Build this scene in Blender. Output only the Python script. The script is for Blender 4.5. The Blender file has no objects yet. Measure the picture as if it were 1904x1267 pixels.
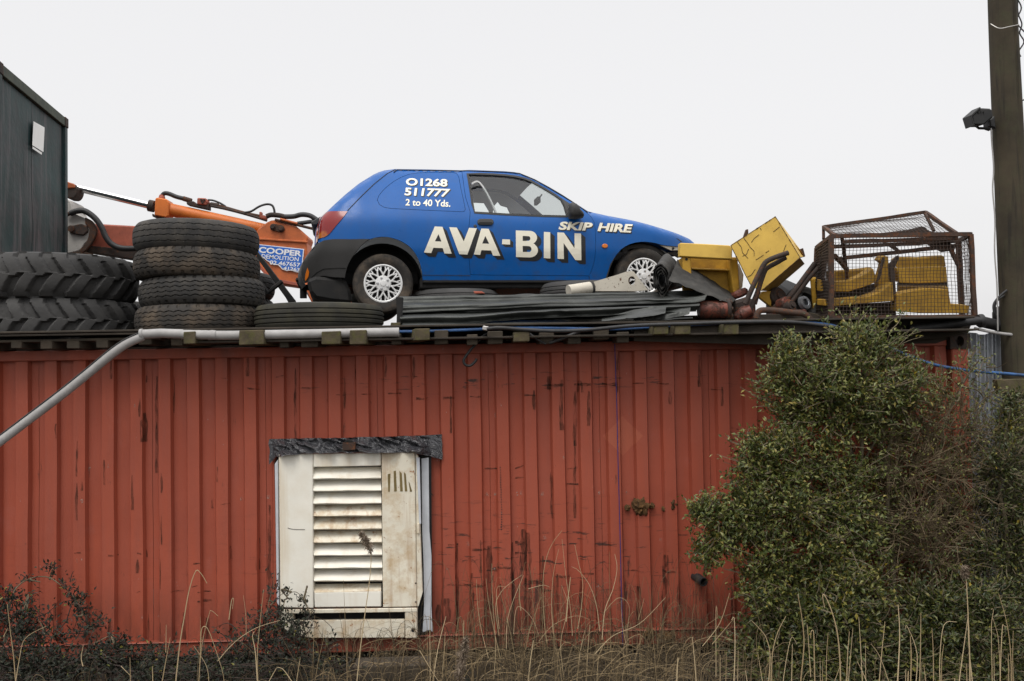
import bpy, bmesh, math, random
from mathutils import Vector, Matrix, noise, geometry
random.seed(7)
V = Vector
S = bpy.context.scene
COL = S.collection
rnd = random.uniform

# ------------------------------------------------------------------ camera
FPX, W, H = 1851.0, 1904.0, 1267.0
CAM = V((0, -8.212, 2.24))
_y, _p, _r = 0.031785, 0.036565, -0.017625
_f = V((math.sin(_y)*math.cos(_p), math.cos(_y)*math.cos(_p), math.sin(_p)))
_rt = V((math.cos(_y), -math.sin(_y), 0)); _up = _rt.cross(_f)
RT = _rt*math.cos(_r) + _up*math.sin(_r)
UP = -_rt*math.sin(_r) + _up*math.cos(_r)
FW = _f
cam = bpy.data.cameras.new('camera'); co = bpy.data.objects.new('camera', cam); COL.objects.link(co)
cam.sensor_width = 36; cam.lens = 36*FPX/W; cam.clip_end = 2000; cam.clip_start = 0.05
mw = Matrix((RT, UP, -FW)).transposed().to_4x4(); mw.translation = CAM
co.matrix_world = mw
S.camera = co

# ------------------------------------------------------------------ world, sun, exposure
wd = bpy.data.worlds.new('World'); S.world = wd; wd.use_nodes = True
nt = wd.node_tree; nt.nodes.clear()
SUN_EL, SUN_AZ = math.radians(60), math.radians(203)      # behind the camera, a little to the left
sky = nt.nodes.new('ShaderNodeTexSky'); sky.sky_type = 'NISHITA'; sky.sun_disc = False
sky.sun_elevation = SUN_EL; sky.sun_rotation = SUN_AZ; sky.dust_density = 4; sky.air_density = 1.5
bgs = nt.nodes.new('ShaderNodeBackground'); bgs.inputs['Strength'].default_value = 0.05
hs = nt.nodes.new('ShaderNodeHueSaturation'); hs.inputs['Saturation'].default_value = 0.15
nt.links.new(sky.outputs[0], hs.inputs['Color']); nt.links.new(hs.outputs[0], bgs.inputs['Color'])
bgc = nt.nodes.new('ShaderNodeBackground')               # the even overcast cloud deck
bgc.inputs['Color'].default_value = (0.985, 0.975, 0.985, 1); bgc.inputs['Strength'].default_value = 0.70
# overcast distribution: even in the lower sky, brighter towards the zenith
tcw = nt.nodes.new('ShaderNodeTexCoord'); spw = nt.nodes.new('ShaderNodeSeparateXYZ'); mrw = nt.nodes.new('ShaderNodeMapRange'); mrw.interpolation_type = 'SMOOTHSTEP'
nt.links.new(tcw.outputs['Generated'], spw.inputs[0]); nt.links.new(spw.outputs[2], mrw.inputs[0])
for i_, x_ in enumerate((.38, 1.0, .70, 1.80)): mrw.inputs[i_+1].default_value = x_
nt.links.new(mrw.outputs[0], bgc.inputs['Strength'])
ad = nt.nodes.new('ShaderNodeAddShader'); wo = nt.nodes.new('ShaderNodeOutputWorld')
nt.links.new(bgs.outputs[0], ad.inputs[0]); nt.links.new(bgc.outputs[0], ad.inputs[1]); nt.links.new(ad.outputs[0], wo.inputs[0])
sl = bpy.data.lights.new('sun', 'SUN'); sl.energy = 1.4; sl.angle = math.radians(26); sl.color = (1, 0.96, 0.9)
so = bpy.data.objects.new('sun', sl); COL.objects.link(so)
sd = V((math.sin(SUN_AZ)*math.cos(SUN_EL), math.cos(SUN_AZ)*math.cos(SUN_EL), math.sin(SUN_EL)))
so.rotation_euler = sd.to_track_quat('Z', 'Y').to_euler(); so.location = (0, -20, 30)
S.view_settings.view_transform = 'Standard'; S.view_settings.look = 'None'
S.view_settings.exposure = 0.0; S.view_settings.gamma = 1; S.view_settings.use_curve_mapping = False
S.render.engine = 'CYCLES'

# ------------------------------------------------------------------ helpers
def ray(px, py): return FW + RT*((px-W/2)/FPX) + UP*((H/2-py)/FPX)
def P(px, py, Y):
    """where the sight line through photo pixel px, py meets the vertical plane at depth Y"""
    d = ray(px, py); return CAM + d*((Y-CAM.y)/d.y)
def PP(pts, Y): return [P(x, y, Y) for x, y in pts]
def crop(pts, s, ox, oy): return [(x/s+ox, y/s+oy) for x, y in pts]
def spline(pts, n=6):
    pts = [V(p) for p in pts]; out = []
    for i in range(len(pts)-1):
        a = pts[max(i-1, 0)]; b = pts[i]; c = pts[i+1]; d = pts[min(i+2, len(pts)-1)]
        for k in range(n):
            t = k/n
            out.append(0.5*((2*b)+(c-a)*t+(2*a-5*b+4*c-d)*t*t+(3*b-a-3*c+d)*t**3))
    out.append(pts[-1]); return out

class MB:
    def __init__(s): s.v = []; s.f = []; s.mi = []; s.m = 0
    def add(s, vs, fs):
        o = len(s.v); s.v += [V(p) for p in vs]
        for f in fs: s.f.append([o+i for i in f]); s.mi.append(s.m)
        return s
    def box(s, c, d, M=None):
        x, y, z = d[0]/2, d[1]/2, d[2]/2
        vs = [V((i*x, j*y, k*z)) for i in (-1, 1) for j in (-1, 1) for k in (-1, 1)]
        if M is not None: vs = [M @ p for p in vs]
        vs = [p+V(c) for p in vs]
        return s.add(vs, [(0,1,3,2),(4,6,7,5),(0,4,5,1),(2,3,7,6),(0,2,6,4),(1,5,7,3)])
    def bar(s, a, b, w, h=None, up=(0,0,1)):
        """straight rectangular bar from a to b"""
        a, b = V(a), V(b); h = h or w; d = (b-a).normalized(); u = V(up)
        r = d.cross(u)
        if r.length < 1e-4: r = d.cross(V((0,1,0)))
        r.normalize(); u = r.cross(d)
        vs = [p + r*(i*w/2) + u*(j*h/2) for p in (a, b) for i, j in ((-1,-1),(1,-1),(1,1),(-1,1))]
        return s.add(vs, [(0,1,2,3),(7,6,5,4),(0,4,5,1),(1,5,6,2),(2,6,7,3),(3,7,4,0)])
    def tube(s, pts, r, n=8, caps=True):
        pts = [V(p) for p in pts]; m = len(pts)
        rs = r if isinstance(r, (list, tuple)) else [r]*m
        o = len(s.v); u = None
        for i, p in enumerate(pts):
            t = pts[min(i+1, m-1)]-pts[max(i-1, 0)]
            if t.length < 1e-9: t = V((0,0,1))
            t.normalize()
            if u is None:
                u = t.orthogonal().normalized()
            else:
                u = u - t*u.dot(t)
                u = u.normalized() if u.length > 1e-6 else t.orthogonal().normalized()
            w = t.cross(u)
            for k in range(n):
                a = 2*math.pi*k/n
                s.v.append(p + (u*math.cos(a)+w*math.sin(a))*rs[i])
        for i in range(m-1):
            for k in range(n):
                k2 = (k+1) % n
                s.f.append([o+i*n+k, o+i*n+k2, o+(i+1)*n+k2, o+(i+1)*n+k]); s.mi.append(s.m)
        if caps:
            s.f.append([o+k for k in range(n)][::-1]); s.mi.append(s.m)
            s.f.append([o+(m-1)*n+k for k in range(n)]); s.mi.append(s.m)
        return s
    def lathe(s, prof, n=32, M=None, closed=False, rad=None):
        o = len(s.v); m = len(prof)
        for i in range(n):
            a = 2*math.pi*i/n
            for j, (r, z) in enumerate(prof):
                rr = rad(a, j, r) if rad else r
                p = V((rr*math.cos(a), rr*math.sin(a), z)); s.v.append(M @ p if M is not None else p)
        for i in range(n):
            i2 = (i+1) % n
            for j in range(m if closed else m-1):
                j2 = (j+1) % m
                s.f.append([o+i*m+j, o+i2*m+j, o+i2*m+j2, o+i*m+j2]); s.mi.append(s.m)
        return s
    def prism(s, pts, vec):
        n = len(pts); vec = V(vec); pts = [V(p) for p in pts]
        return s.add(pts + [p+vec for p in pts], [tuple(range(n))[::-1], tuple(range(n, 2*n))] + [(i, (i+1) % n, n+(i+1) % n, n+i) for i in range(n)])
    def grid(s, fn, nu, nv):
        o = len(s.v)
        for i in range(nu+1):
            for j in range(nv+1): s.v.append(V(fn(i/nu, j/nv)))
        for i in range(nu):
            for j in range(nv):
                a = o+i*(nv+1)+j
                s.f.append([a, a+nv+1, a+nv+2, a+1]); s.mi.append(s.m)
        return s
    def mesh(s, name, mats, smooth=None, bevel=0, wob=0, weld=False):
        me = bpy.data.meshes.new(name)
        vs = s.v
        if wob: vs = [p + noise.noise_vector(p*3.1)*wob + noise.noise_vector(p*11)*wob*.4 for p in vs]
        me.from_pydata([tuple(p) for p in vs], [], s.f)
        for m in (mats if isinstance(mats, (list, tuple)) else [mats]): me.materials.append(m)
        me.polygons.foreach_set('material_index', s.mi)
        if bevel or weld or True:
            b = bmesh.new(); b.from_mesh(me)
            if weld: bmesh.ops.remove_doubles(b, verts=b.verts, dist=1e-4)
            if len(b.faces) < 20000: bmesh.ops.recalc_face_normals(b, faces=b.faces)
            if bevel:
                es = [e for e in b.edges if len(e.link_faces) == 2 and e.calc_face_angle(0) > 0.5]
                bmesh.ops.bevel(b, geom=es, offset=bevel, segments=1, affect='EDGES', clamp_overlap=True)
            b.to_mesh(me); b.free()
        if smooth:
            me.polygons.foreach_set('use_smooth', [True]*len(me.polygons))
            me.set_sharp_from_angle(angle=math.radians(smooth))
        return me
    def build(s, name, mats, parent=None, smooth=None, bevel=0, kind=None, wob=0, weld=False):
        return link(name, s.mesh(name, mats, smooth, bevel, wob, weld), parent, kind)

def link(name, me, parent=None, kind=None):
    o = bpy.data.objects.new(name, me); COL.objects.link(o)
    if parent is not None:
        o.parent = parent
        o.matrix_parent_inverse = (root_mat(parent)).inverted()
    if kind: o['kind'] = kind
    return o
def root_mat(o):
    m = o.matrix_basis.copy()
    if o.parent is not None: m = root_mat(o.parent) @ o.matrix_parent_inverse @ m
    return m
def tag(o, label, cat, group=None):
    o['label'] = label; o['category'] = cat
    if group: o['group'] = group
    return o
def thing(name, label, cat, loc=(0,0,0), group=None):
    o = bpy.data.objects.new(name, None); COL.objects.link(o); o.location = loc
    o.empty_display_size = 0.1
    return tag(o, label, cat, group)
def dup(root, loc, rot=None, label=None):
    r = root.copy(); COL.objects.link(r); r.location = loc
    if rot: r.rotation_euler = rot
    if label: r['label'] = label
    for ch in list(root.children):
        c = ch.copy(); COL.objects.link(c); c.parent = r
        for g in list(ch.children):
            d = g.copy(); COL.objects.link(d); d.parent = c
    return r

# ------------------------------------------------------------------ materials
class NT:
    def __init__(s, name):
        s.m = bpy.data.materials.new(name); s.m.use_nodes = True; s.t = s.m.node_tree; s.t.nodes.clear()
        s.out = s.n('ShaderNodeOutputMaterial')
    def n(s, t): return s.t.nodes.new(t)
    def l(s, a, b): s.t.links.new(a, b)
    def put(s, sock, v):
        if hasattr(v, 'is_output'): s.l(v, sock)
        elif isinstance(v, (tuple, list)) and len(v) == 3 and sock.type == 'RGBA': sock.default_value = (*v, 1)
        else: sock.default_value = v
    def coord(s, vary=True):
        tc = s.n('ShaderNodeTexCoord').outputs['Object']
        if not vary: return tc
        oi = s.n('ShaderNodeObjectInfo').outputs['Random']
        return s.vadd(tc, s.math('MULTIPLY', oi, 17.0))
    def vadd(s, a, b):
        n = s.n('ShaderNodeVectorMath'); n.operation = 'ADD'; s.put(n.inputs[0], a); s.l(b, n.inputs[1]) if hasattr(b, 'is_output') else None
        return n.outputs[0]
    def vmul(s, a, v):
        n = s.n('ShaderNodeVectorMath'); n.operation = 'MULTIPLY'; s.put(n.inputs[0], a); n.inputs[1].default_value = v; return n.outputs[0]
    def noise(s, vec, sc, det=4, rough=.6, dist=0):
        n = s.n('ShaderNodeTexNoise'); s.l(vec, n.inputs['Vector'])
        n.inputs['Scale'].default_value = sc; n.inputs['Detail'].default_value = det
        n.inputs['Roughness'].default_value = rough; n.inputs['Distortion'].default_value = dist
        return n.outputs[0]
    def math(s, op, a, b=0.0, c=None):
        n = s.n('ShaderNodeMath'); n.operation = op; s.put(n.inputs[0], a); s.put(n.inputs[1], b)
        if c is not None: s.put(n.inputs[2], c)
        return n.outputs[0]
    def mr(s, v, a, b, c=0.0, d=1.0):
        n = s.n('ShaderNodeMapRange'); s.put(n.inputs[0], v)
        for i, x in enumerate((a, b, c, d)): n.inputs[i+1].default_value = x
        return n.outputs[0]
    def mix(s, f, a, b):
        n = s.n('ShaderNodeMix'); n.data_type = 'RGBA'; s.put(n.inputs[0], f); s.put(n.inputs[6], a); s.put(n.inputs[7], b); return n.outputs[2]
    def sep(s, v):
        n = s.n('ShaderNodeSeparateXYZ'); s.l(v, n.inputs[0]); return n.outputs
    def bsdf(s, col, rough=.6, metal=0.0, bump=None, bs=.3, bd=.01, spec=.5, **kw):
        b = s.n('ShaderNodeBsdfPrincipled'); s.put(b.inputs['Base Color'], col); s.put(b.inputs['Roughness'], rough)
        s.put(b.inputs['Metallic'], metal); b.inputs['Specular IOR Level'].default_value = spec
        for k, v in kw.items(): b.inputs[k].default_value = v
        if bump is not None:
            bn = s.n('ShaderNodeBump'); bn.inputs['Strength'].default_value = bs; bn.inputs['Distance'].default_value = bd
            s.l(bump, bn.inputs['Height']); s.l(bn.outputs[0], b.inputs['Normal'])
        s.l(b.outputs[0], s.out.inputs[0]); return b

def sc3(c, k): return tuple(min(1, x*k) for x in c)
def mat(name, col, rough=.6, metal=0.0, var=.25, scale=3, rust=0.0, rustcol=(.09,.035,.015), dirt=0.0, dirtcol=(.03,.025,.02),
        streak=0.0, streakcol=(.05,.03,.02), bump=.25, bscale=40, bd=.004, spec=.4, vary=True, speck=0.0, sscale=14, **kw):
    t = NT(name); v = t.coord(vary)
    n1 = t.noise(v, scale, 5, .6)
    c = t.mix(t.mr(n1, .3, .7), sc3(col, 1-var), sc3(col, 1+var))
    r = rough
    if dirt:
        c = t.mix(t.math('MULTIPLY', t.mr(t.noise(v, scale*2.3, 6, .7), .45, .72), dirt), c, dirtcol)
    if streak:
        sv = t.vmul(v, (1, 1, .07))
        c = t.mix(t.math('MULTIPLY', t.mr(t.noise(sv, sscale, 4, .6), .52, .72), streak), c, streakcol)
    if rust:
        rn = t.mr(t.noise(v, scale*3.1, 8, .72, .4), .68-rust*.42, .74-rust*.42)
        rc = t.mix(t.noise(v, 30, 3), sc3(rustcol, .5), sc3(rustcol, 1.7))
        c = t.mix(rn, c, rc); r = t.mr(rn, 0, 1, rough, .9)
    if speck:
        c = t.mix(t.mr(t.noise(v, 55, 3, .7), .74-speck*.2, .78-speck*.2), c, sc3(rustcol, .8))
    t.bsdf(c, r, metal, t.noise(v, bscale, 4, .65) if bump else None, bump, bd, spec, **kw)
    return t.m

M = {}
M['tyre'] = mat('tyre_rubber', (.032,.031,.030), .78, var=.3, scale=2.5, dirt=.65, dirtcol=(.095,.082,.066), bump=.5, bscale=60, bd=.004, spec=.3)
M['tyre_brown'] = mat('tyre_rubber_muddy', (.034,.031,.028), .85, var=.35, scale=2.2, dirt=.85, dirtcol=(.135,.102,.072), bump=.5, bscale=50, bd=.004, spec=.25)
M['tyre_moss'] = mat('tyre_rubber_algae', (.03,.029,.024), .8, var=.35, scale=2, dirt=.7, dirtcol=(.075,.068,.04), bump=.4, bscale=50, spec=.25)
M['tyre_grey'] = mat('tyre_rubber_weathered', (.042,.041,.040), .75, var=.3, scale=1.6, dirt=.5, dirtcol=(.085,.082,.078), bump=.5, bscale=35, bd=.006, spec=.3)
M['rubber'] = mat('black_rubber', (.013,.013,.013), .6, var=.3, dirt=.3, dirtcol=(.06,.055,.05))
M['plastic'] = mat('black_plastic', (.034,.033,.032), .55, var=.15, dirt=.2, dirtcol=(.05,.05,.05), bump=.15, bscale=120)
M['blk'] = mat('black_underbody', (.010,.010,.010), .85, var=.3, dirt=.5, dirtcol=(.03,.026,.022))
M['wood'] = mat('weathered_timber', (.050,.039,.027), .88, var=.4, scale=5, dirt=.7, dirtcol=(.035,.03,.022), streak=.3, bump=.6, bscale=45)
M['moss'] = mat('mossy_timber', (.070,.055,.032), .9, var=.5, scale=9, dirt=.8, dirtcol=(.085,.085,.018), bump=.8, bscale=70)
M['deck'] = mat('dark_damp_timber', (.04,.032,.024), .9, var=.4, scale=4, bump=.5)
M['rust'] = mat('rusty_steel', (.052,.031,.022), .85, var=.4, scale=7, rust=.4, bump=.5, bscale=80)
M['rust_dark'] = mat('dark_rusty_steel', (.036,.025,.020), .8, var=.4, scale=6, rust=.3, bump=.5, bscale=80)
M['yellow'] = mat('faded_yellow_paint', (.66,.43,.085), .6, var=.10, scale=2.5, rust=.02, rustcol=(.10,.035,.012), dirt=.3, dirtcol=(.22,.13,.04), speck=.16, bump=.2, bscale=30)
M['yellow2'] = mat('dirty_yellow_paint', (.40,.225,.02), .65, var=.3, scale=3, rust=.10, rustcol=(.07,.03,.012), dirt=.8, dirtcol=(.16,.08,.015), bump=.2, bscale=30)
M['orange'] = mat('excavator_orange_paint', (.46,.115,.03), .55, var=.25, scale=3, rust=.12, rustcol=(.11,.03,.012), dirt=.6, dirtcol=(.2,.06,.025), speck=.1)
M['orange2'] = mat('bright_orange_paint', (.60,.155,.025), .5, var=.14, scale=3, dirt=.25, dirtcol=(.25,.08,.03), speck=.08)
M['redpaint'] = mat('faded_red_paint', (.33,.085,.05), .6, var=.25, scale=4, rust=.12, dirt=.4, dirtcol=(.13,.045,.03))
M['reddrum'] = mat('worn_red_paint', (.13,.036,.022), .5, var=.5, scale=6, rust=.45, rustcol=(.05,.025,.018), bump=.4)
M['chrome'] = mat('polished_steel', (.55,.55,.56), .22, metal=1.0, var=.1, bump=0)
M['linkage'] = mat('worn_white_steel', (.42,.40,.37), .6, var=.2, rust=.2, rustcol=(.04,.028,.02))
M['zinc'] = mat('weathered_zinc_sheet', (.040,.043,.039), .42, metal=.35, var=.5, scale=3, dirt=.75, dirtcol=(.016,.017,.016), bump=.25, bscale=14, bd=.01)
M['zinc_light'] = mat('galvanised_sheet', (.36,.38,.41), .45, metal=.6, var=.25, scale=3, dirt=.5, dirtcol=(.17,.18,.2), streak=.5, streakcol=(.16,.16,.17), bump=.15)
M['duct'] = mat('grey_plastic_duct', (.33,.32,.31), .6, var=.15, scale=6, dirt=.5, dirtcol=(.2,.19,.18), bump=.2)
M['bluehose'] = mat('blue_plastic_hose', (.035,.10,.25), .5, var=.3, scale=6, dirt=.6)
M['twine'] = mat('blue_twine', (.015,.02,.16), .7, var=.2)
M['cable'] = mat('black_cable', (.018,.018,.019), .55, var=.3, dirt=.3, dirtcol=(.08,.075,.07))
M['white'] = mat('chalky_white_paint', (.80,.77,.68), .6, var=.05, scale=2, rust=.0, dirt=.3, dirtcol=(.60,.50,.35), streak=.4, streakcol=(.55,.42,.25), bump=.1, sscale=9, spec=.2)
M['whiterust'] = mat('rust_stained_white_paint', (.72,.67,.55), .65, var=.1, scale=4, rust=.16, rustcol=(.24,.085,.02), dirt=.7, dirtcol=(.46,.30,.13), streak=.6, streakcol=(.36,.19,.07), spec=.2)
M['insul'] = mat('grey_foil_board', (.52,.54,.57), .5, var=.1, scale=5, bump=.5, bscale=12, bd=.01)
M['pplate'] = mat('rust_pitted_white_plate', (.52,.48,.40), .6, var=.12, scale=4, rust=.13, rustcol=(.10,.04,.018), speck=.5)
M['darkcont'] = mat('dark_green_container_paint', (.014,.036,.036), .55, var=.5, scale=1.0, dirt=.6, dirtcol=(.058,.040,.044), streak=1.0, streakcol=(.105,.092,.096), bump=.3, bscale=2.2, bd=.06, spec=.25, sscale=9)
M['darkrail'] = mat('mossy_green_rail', (.05,.062,.045), .7, var=.35, scale=5, streak=.4, streakcol=(.10,.09,.05))
M['paper'] = mat('white_paper', (.90,.91,.88), .7, var=.05)
M['pole'] = mat('weathered_pole_wood', (.046,.036,.022), .9, var=.35, scale=3, streak=.9, streakcol=(.018,.015,.011), dirt=.4, dirtcol=(.05,.06,.025), bump=.6, bscale=30, sscale=30)
M['gold'] = mat('gold_foil', (.20,.15,.06), .45, metal=.4, var=.3)
M['cream'] = mat('signwriter_cream', (.80,.76,.63), .5, var=.05, scale=3, dirt=.15, dirtcol=(.5,.46,.36), bump=0)
M['shade'] = mat('signwriter_black', (.016,.016,.017), .45, var=.1, bump=0)
M['signblue'] = mat('sign_blue', (.02,.13,.50), .5, var=.08, bump=0)
M['signwhite'] = mat('sign_white', (.75,.76,.78), .5, var=.05, bump=0)
M['amber'] = mat('amber_lens', (.62,.17,.02), .25, var=.05, bump=0)
M['silver'] = mat('silver_hubcap_paint', (.74,.74,.73), .38, metal=.2, var=.08, scale=6, dirt=.2, dirtcol=(.35,.34,.32), bump=0)
M['grey_trim'] = mat('grey_headlining', (.60,.60,.60), .9, var=.05, bump=0)
M['dark_trim'] = mat('grey_cabin_trim', (.10,.10,.105), .8, var=.1, bump=0)
M['foam'] = mat('aged_brown_foam', (.10,.05,.016), .9, var=.5, scale=18, dirt=.7, dirtcol=(.03,.02,.01), bump=.8, bscale=60, bd=.01)
M['mud'] = mat('rubber_matting', (.028,.027,.025), .85, var=.35, scale=4, dirt=.6, dirtcol=(.085,.08,.072), bump=.6, bscale=60)
M['wire'] = mat('rusty_wire', (.055,.038,.03), .8, var=.3, scale=5, bump=0)
M['clamp'] = mat('steel_clip', (.5,.48,.45), .4, metal=.8, var=.1, bump=0)
M['slatewhite'] = M['white']

# car paint
t = NT('blue_car_paint'); v = t.coord(False)
z = t.sep(v)[2]
c = t.mix(t.mr(t.noise(v, 2, 4), .3, .7), (.003,.080,.30), (.005,.094,.34))
dust = t.math('MULTIPLY', t.mr(t.noise(v, 9, 6, .7), .5, .75), t.mr(z, 3.50, 3.12, .10, .60))
c = t.mix(dust, c, (.05,.055,.07))
c = t.mix(t.math('MULTIPLY', t.mr(t.noise(t.vmul(v, (1, 1, .25)), 7, 6, .7), .5, .8), .22), c, (.06,.07,.09))
c = t.mix(t.math('MULTIPLY', t.mr(t.noise(v, 38, 5, .75), .68, .72), .5), c, (.04,.045,.05))
t.bsdf(c, t.mr(t.noise(v, 14, 5), .3, .7, .26, .46), 0, t.noise(v, 2.6, 2), .35, .012, spec=.24, **{'Coat Weight': .10, 'Coat Roughness': .15})
M['blue'] = t.m
# tail lamp
t = NT('red_tail_lens'); v = t.coord(False)
z = t.sep(v)[2]
c = t.mix(t.mr(t.math('ADD', z, t.math('MULTIPLY', t.noise(v, 9, 2), .16)), 3.66, 3.69), (.42,.12,.015), (.20,.010,.010))
t.bsdf(c, .15, 0, None, spec=.5); M['tail'] = t.m
# clear glass
def glass(name, tint, refl=.12):
    t = NT(name)
    tr = t.n('ShaderNodeBsdfTransparent'); tr.inputs[0].default_value = (*tint, 1)
    gl = t.n('ShaderNodeBsdfGlossy'); gl.inputs['Roughness'].default_value = .04
    lw = t.n('ShaderNodeLayerWeight'); lw.inputs[0].default_value = .35
    mx = t.n('ShaderNodeMixShader'); t.l(t.mr(lw.outputs['Fresnel'], 0, 1, refl*.4, .35), mx.inputs[0])
    t.l(tr.outputs[0], mx.inputs[1]); t.l(gl.outputs[0], mx.inputs[2]); t.l(mx.outputs[0], t.out.inputs[0])
    return t.m
M['glass'] = glass('car_glass', (.90,.93,.92))
# red container wall: paint, scrapes, rust runs, stains, darker foot and top
t = NT('red_container_paint'); v = t.coord(False)
x, y, z = t.sep(v)[0], t.sep(v)[1], t.sep(v)[2]
c = t.mix(t.mr(t.noise(v, .9, 4, .6), .3, .7), (.300,.062,.032), (.375,.081,.042))
c = t.mix(t.mr(t.noise(t.vmul(v, (1, 1, .12)), 9, 5, .65), .35, .75, 0, .5), c, (.25,.070,.048))
c = t.mix(t.mr(t.noise(v, 3.2, 6, .7), .60, .70, 0, .35), c, (.33,.10,.072))
# faded pale diamond where a placard was
dx = t.math('ABSOLUTE', t.math('SUBTRACT', x, 1.165)); dz = t.math('ABSOLUTE', t.math('SUBTRACT', z, 1.735))
c = t.mix(t.math('MULTIPLY', t.math('LESS_THAN', t.math('ADD', dx, dz), .165), .30), c, (.46,.14,.075))
# short horizontal scrapes in two bands
sv = t.vmul(v, (4.5, 1, 30))
sn = t.noise(sv, 1.0, 5, .7)
band = t.math('MAXIMUM', t.mr(t.math('ABSOLUTE', t.math('SUBTRACT', z, 2.20)), .02, .12, 1, 0), t.mr(t.math('ABSOLUTE', t.math('SUBTRACT', z, .78)), .10, .55, 1, 0))
xm = t.mr(t.math('ABSOLUTE', t.math('SUBTRACT', x, .35)), .5, 2.6, 1, .1)
c = t.mix(t.math('MULTIPLY', t.math('MULTIPLY', t.mr(sn, .575, .63), band), t.math('MULTIPLY', xm, .95)), c, (.035,.02,.015))
# dark vertical rust runs
vn = t.noise(t.vmul(v, (1, 1, .16)), 7.5, 6, .7)
low = t.mr(z, 1.15, .25, .0, .085)
runs = t.mr(t.math('ADD', vn, t.math('MULTIPLY', low, xm)), .655, .705)
c = t.mix(t.math('MULTIPLY', runs, .85), c, (.04,.022,.016))
# flaking specks
fl = t.mr(t.noise(t.vmul(v, (1, 1, .45)), 24, 6, .75), .655, .69)
c = t.mix(t.math('MULTIPLY', fl, t.mr(t.noise(v, 1.7, 3), .45, .65)), c, (.05,.03,.022))
pl = t.mr(t.noise(t.vmul(v, (1.3, 1, .6)), 21, 4, .7), .70, .72)
c = t.mix(t.math('MULTIPLY', pl, .6), c, (.40,.33,.30))
# algae and grime near the foot, strengthened to paint shade into the base
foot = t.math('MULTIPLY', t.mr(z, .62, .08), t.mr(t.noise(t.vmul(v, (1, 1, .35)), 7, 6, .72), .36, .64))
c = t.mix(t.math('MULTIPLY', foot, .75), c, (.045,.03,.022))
top = t.math('MULTIPLY', t.mr(z, 2.2, 2.5), t.mr(t.noise(t.vmul(v, (1, 1, .25)), 6, 4), .35, .7))  # uneven darker tone towards the top edge
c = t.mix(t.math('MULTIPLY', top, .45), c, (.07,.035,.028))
bm = t.math('ADD', t.noise(v, 2.1, 4), t.math('MULTIPLY', t.noise(v, 60, 4), .12))
t.bsdf(c, t.mr(vn, .4, .7, .5, .75), 0, bm, .35, .02, .35)
M['red'] = t.m
# foliage
def leafmat(name, cols, trans=.25, rough=.42):
    t = NT(name); r = t.n('ShaderNodeNewGeometry').outputs['Random Per Island']
    cr = t.n('ShaderNodeValToRGB'); e = cr.color_ramp.elements
    while len(e) < len(cols): e.new(.5)
    for i, (p, c) in enumerate(cols): e[i].position = p; e[i].color = (*c, 1)
    t.l(r, cr.inputs[0])
    b = t.bsdf(cr.outputs[0], rough, 0, None, spec=.45)
    tl = t.n('ShaderNodeBsdfTranslucent'); t.l(cr.outputs[0], tl.inputs[0])
    mx = t.n('ShaderNodeMixShader'); mx.inputs[0].default_value = trans
    t.l(b.outputs[0], mx.inputs[1]); t.l(tl.outputs[0], mx.inputs[2]); t.l(mx.outputs[0], t.out.inputs[0])
    return t.m
M['leaf'] = leafmat('privet_leaf', [(0, (.036,.055,.013)), (.3, (.070,.094,.020)), (.7, (.145,.160,.038)), (.92, (.23,.22,.07)), (1, (.28,.21,.04))])
M['leaf_y'] = leafmat('yellowing_leaf', [(0, (.06,.08,.02)), (.5, (.12,.13,.025)), (.85, (.19,.165,.025)), (1, (.26,.19,.02))])
M['leaf_d'] = leafmat('dark_leaf', [(0, (.020,.032,.009)), (.5, (.050,.064,.016)), (.9, (.12,.125,.030)), (1, (.17,.15,.03))])
M['bramble'] = leafmat('bramble_leaf', [(0, (.007,.010,.006)), (.6, (.014,.019,.009)), (1, (.030,.032,.015))], .1, .7)
M['bark'] = mat('shrub_bark', (.13,.105,.065), .85, var=.35, scale=8, bump=.4)
M['twig'] = mat('bare_twig', (.13,.095,.055), .85, var=.35, scale=6, bump=0)
M['stem'] = mat('bramble_stem', (.045,.03,.024), .7, var=.3, bump=0)
t = NT('dry_reed'); r = t.n('ShaderNodeNewGeometry').outputs['Random Per Island']
oi = t.n('ShaderNodeObjectInfo').outputs['Random']
c = t.mix(t.math('FRACT', t.math('ADD', r, oi)), (.29,.21,.11), (.52,.41,.25))
t.bsdf(c, .65, 0, None, spec=.3); M['reed'] = t.m
t = NT('dead_grass'); r = t.n('ShaderNodeNewGeometry').outputs['Random Per Island']
t.bsdf(t.mix(t.math('POWER', r, 2.0), (.045,.034,.022), (.30,.22,.12)), .75, 0, None, spec=.2); M['grass'] = t.m
M['seed'] = leafmat('reed_plume', [(0, (.09,.065,.045)), (.6, (.2,.15,.105)), (1, (.34,.27,.2))], .2, .8)
M['soil'] = mat('dark_soil', (.035,.028,.02), .95, var=.4, scale=5, dirt=.6, dirtcol=(.06,.05,.03), bump=.8, bscale=18, bd=.03)

# ================================================================== setting
def ground_fn(u, v):
    # fine near the scene, far reaching sheet
    def m(t): s = t*2-1; return math.copysign(abs(s)**4*300 + abs(s)*6, s)
    x, y = m(u), m(v)
    z = .05*noise.noise(V((x*.7, y*.7, 0))) + .03*noise.noise(V((x*2.3, y*2.3, 3)))
    if y < -1.2: z -= min(.5, (-1.2-y)*.22)          # the bank drops towards the ditch
    if y > -.1: z -= .03
    return (x, y, z - .02)
MB().grid(ground_fn, 130, 130).build('ground', M['soil'], kind='structure', smooth=60)

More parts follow.
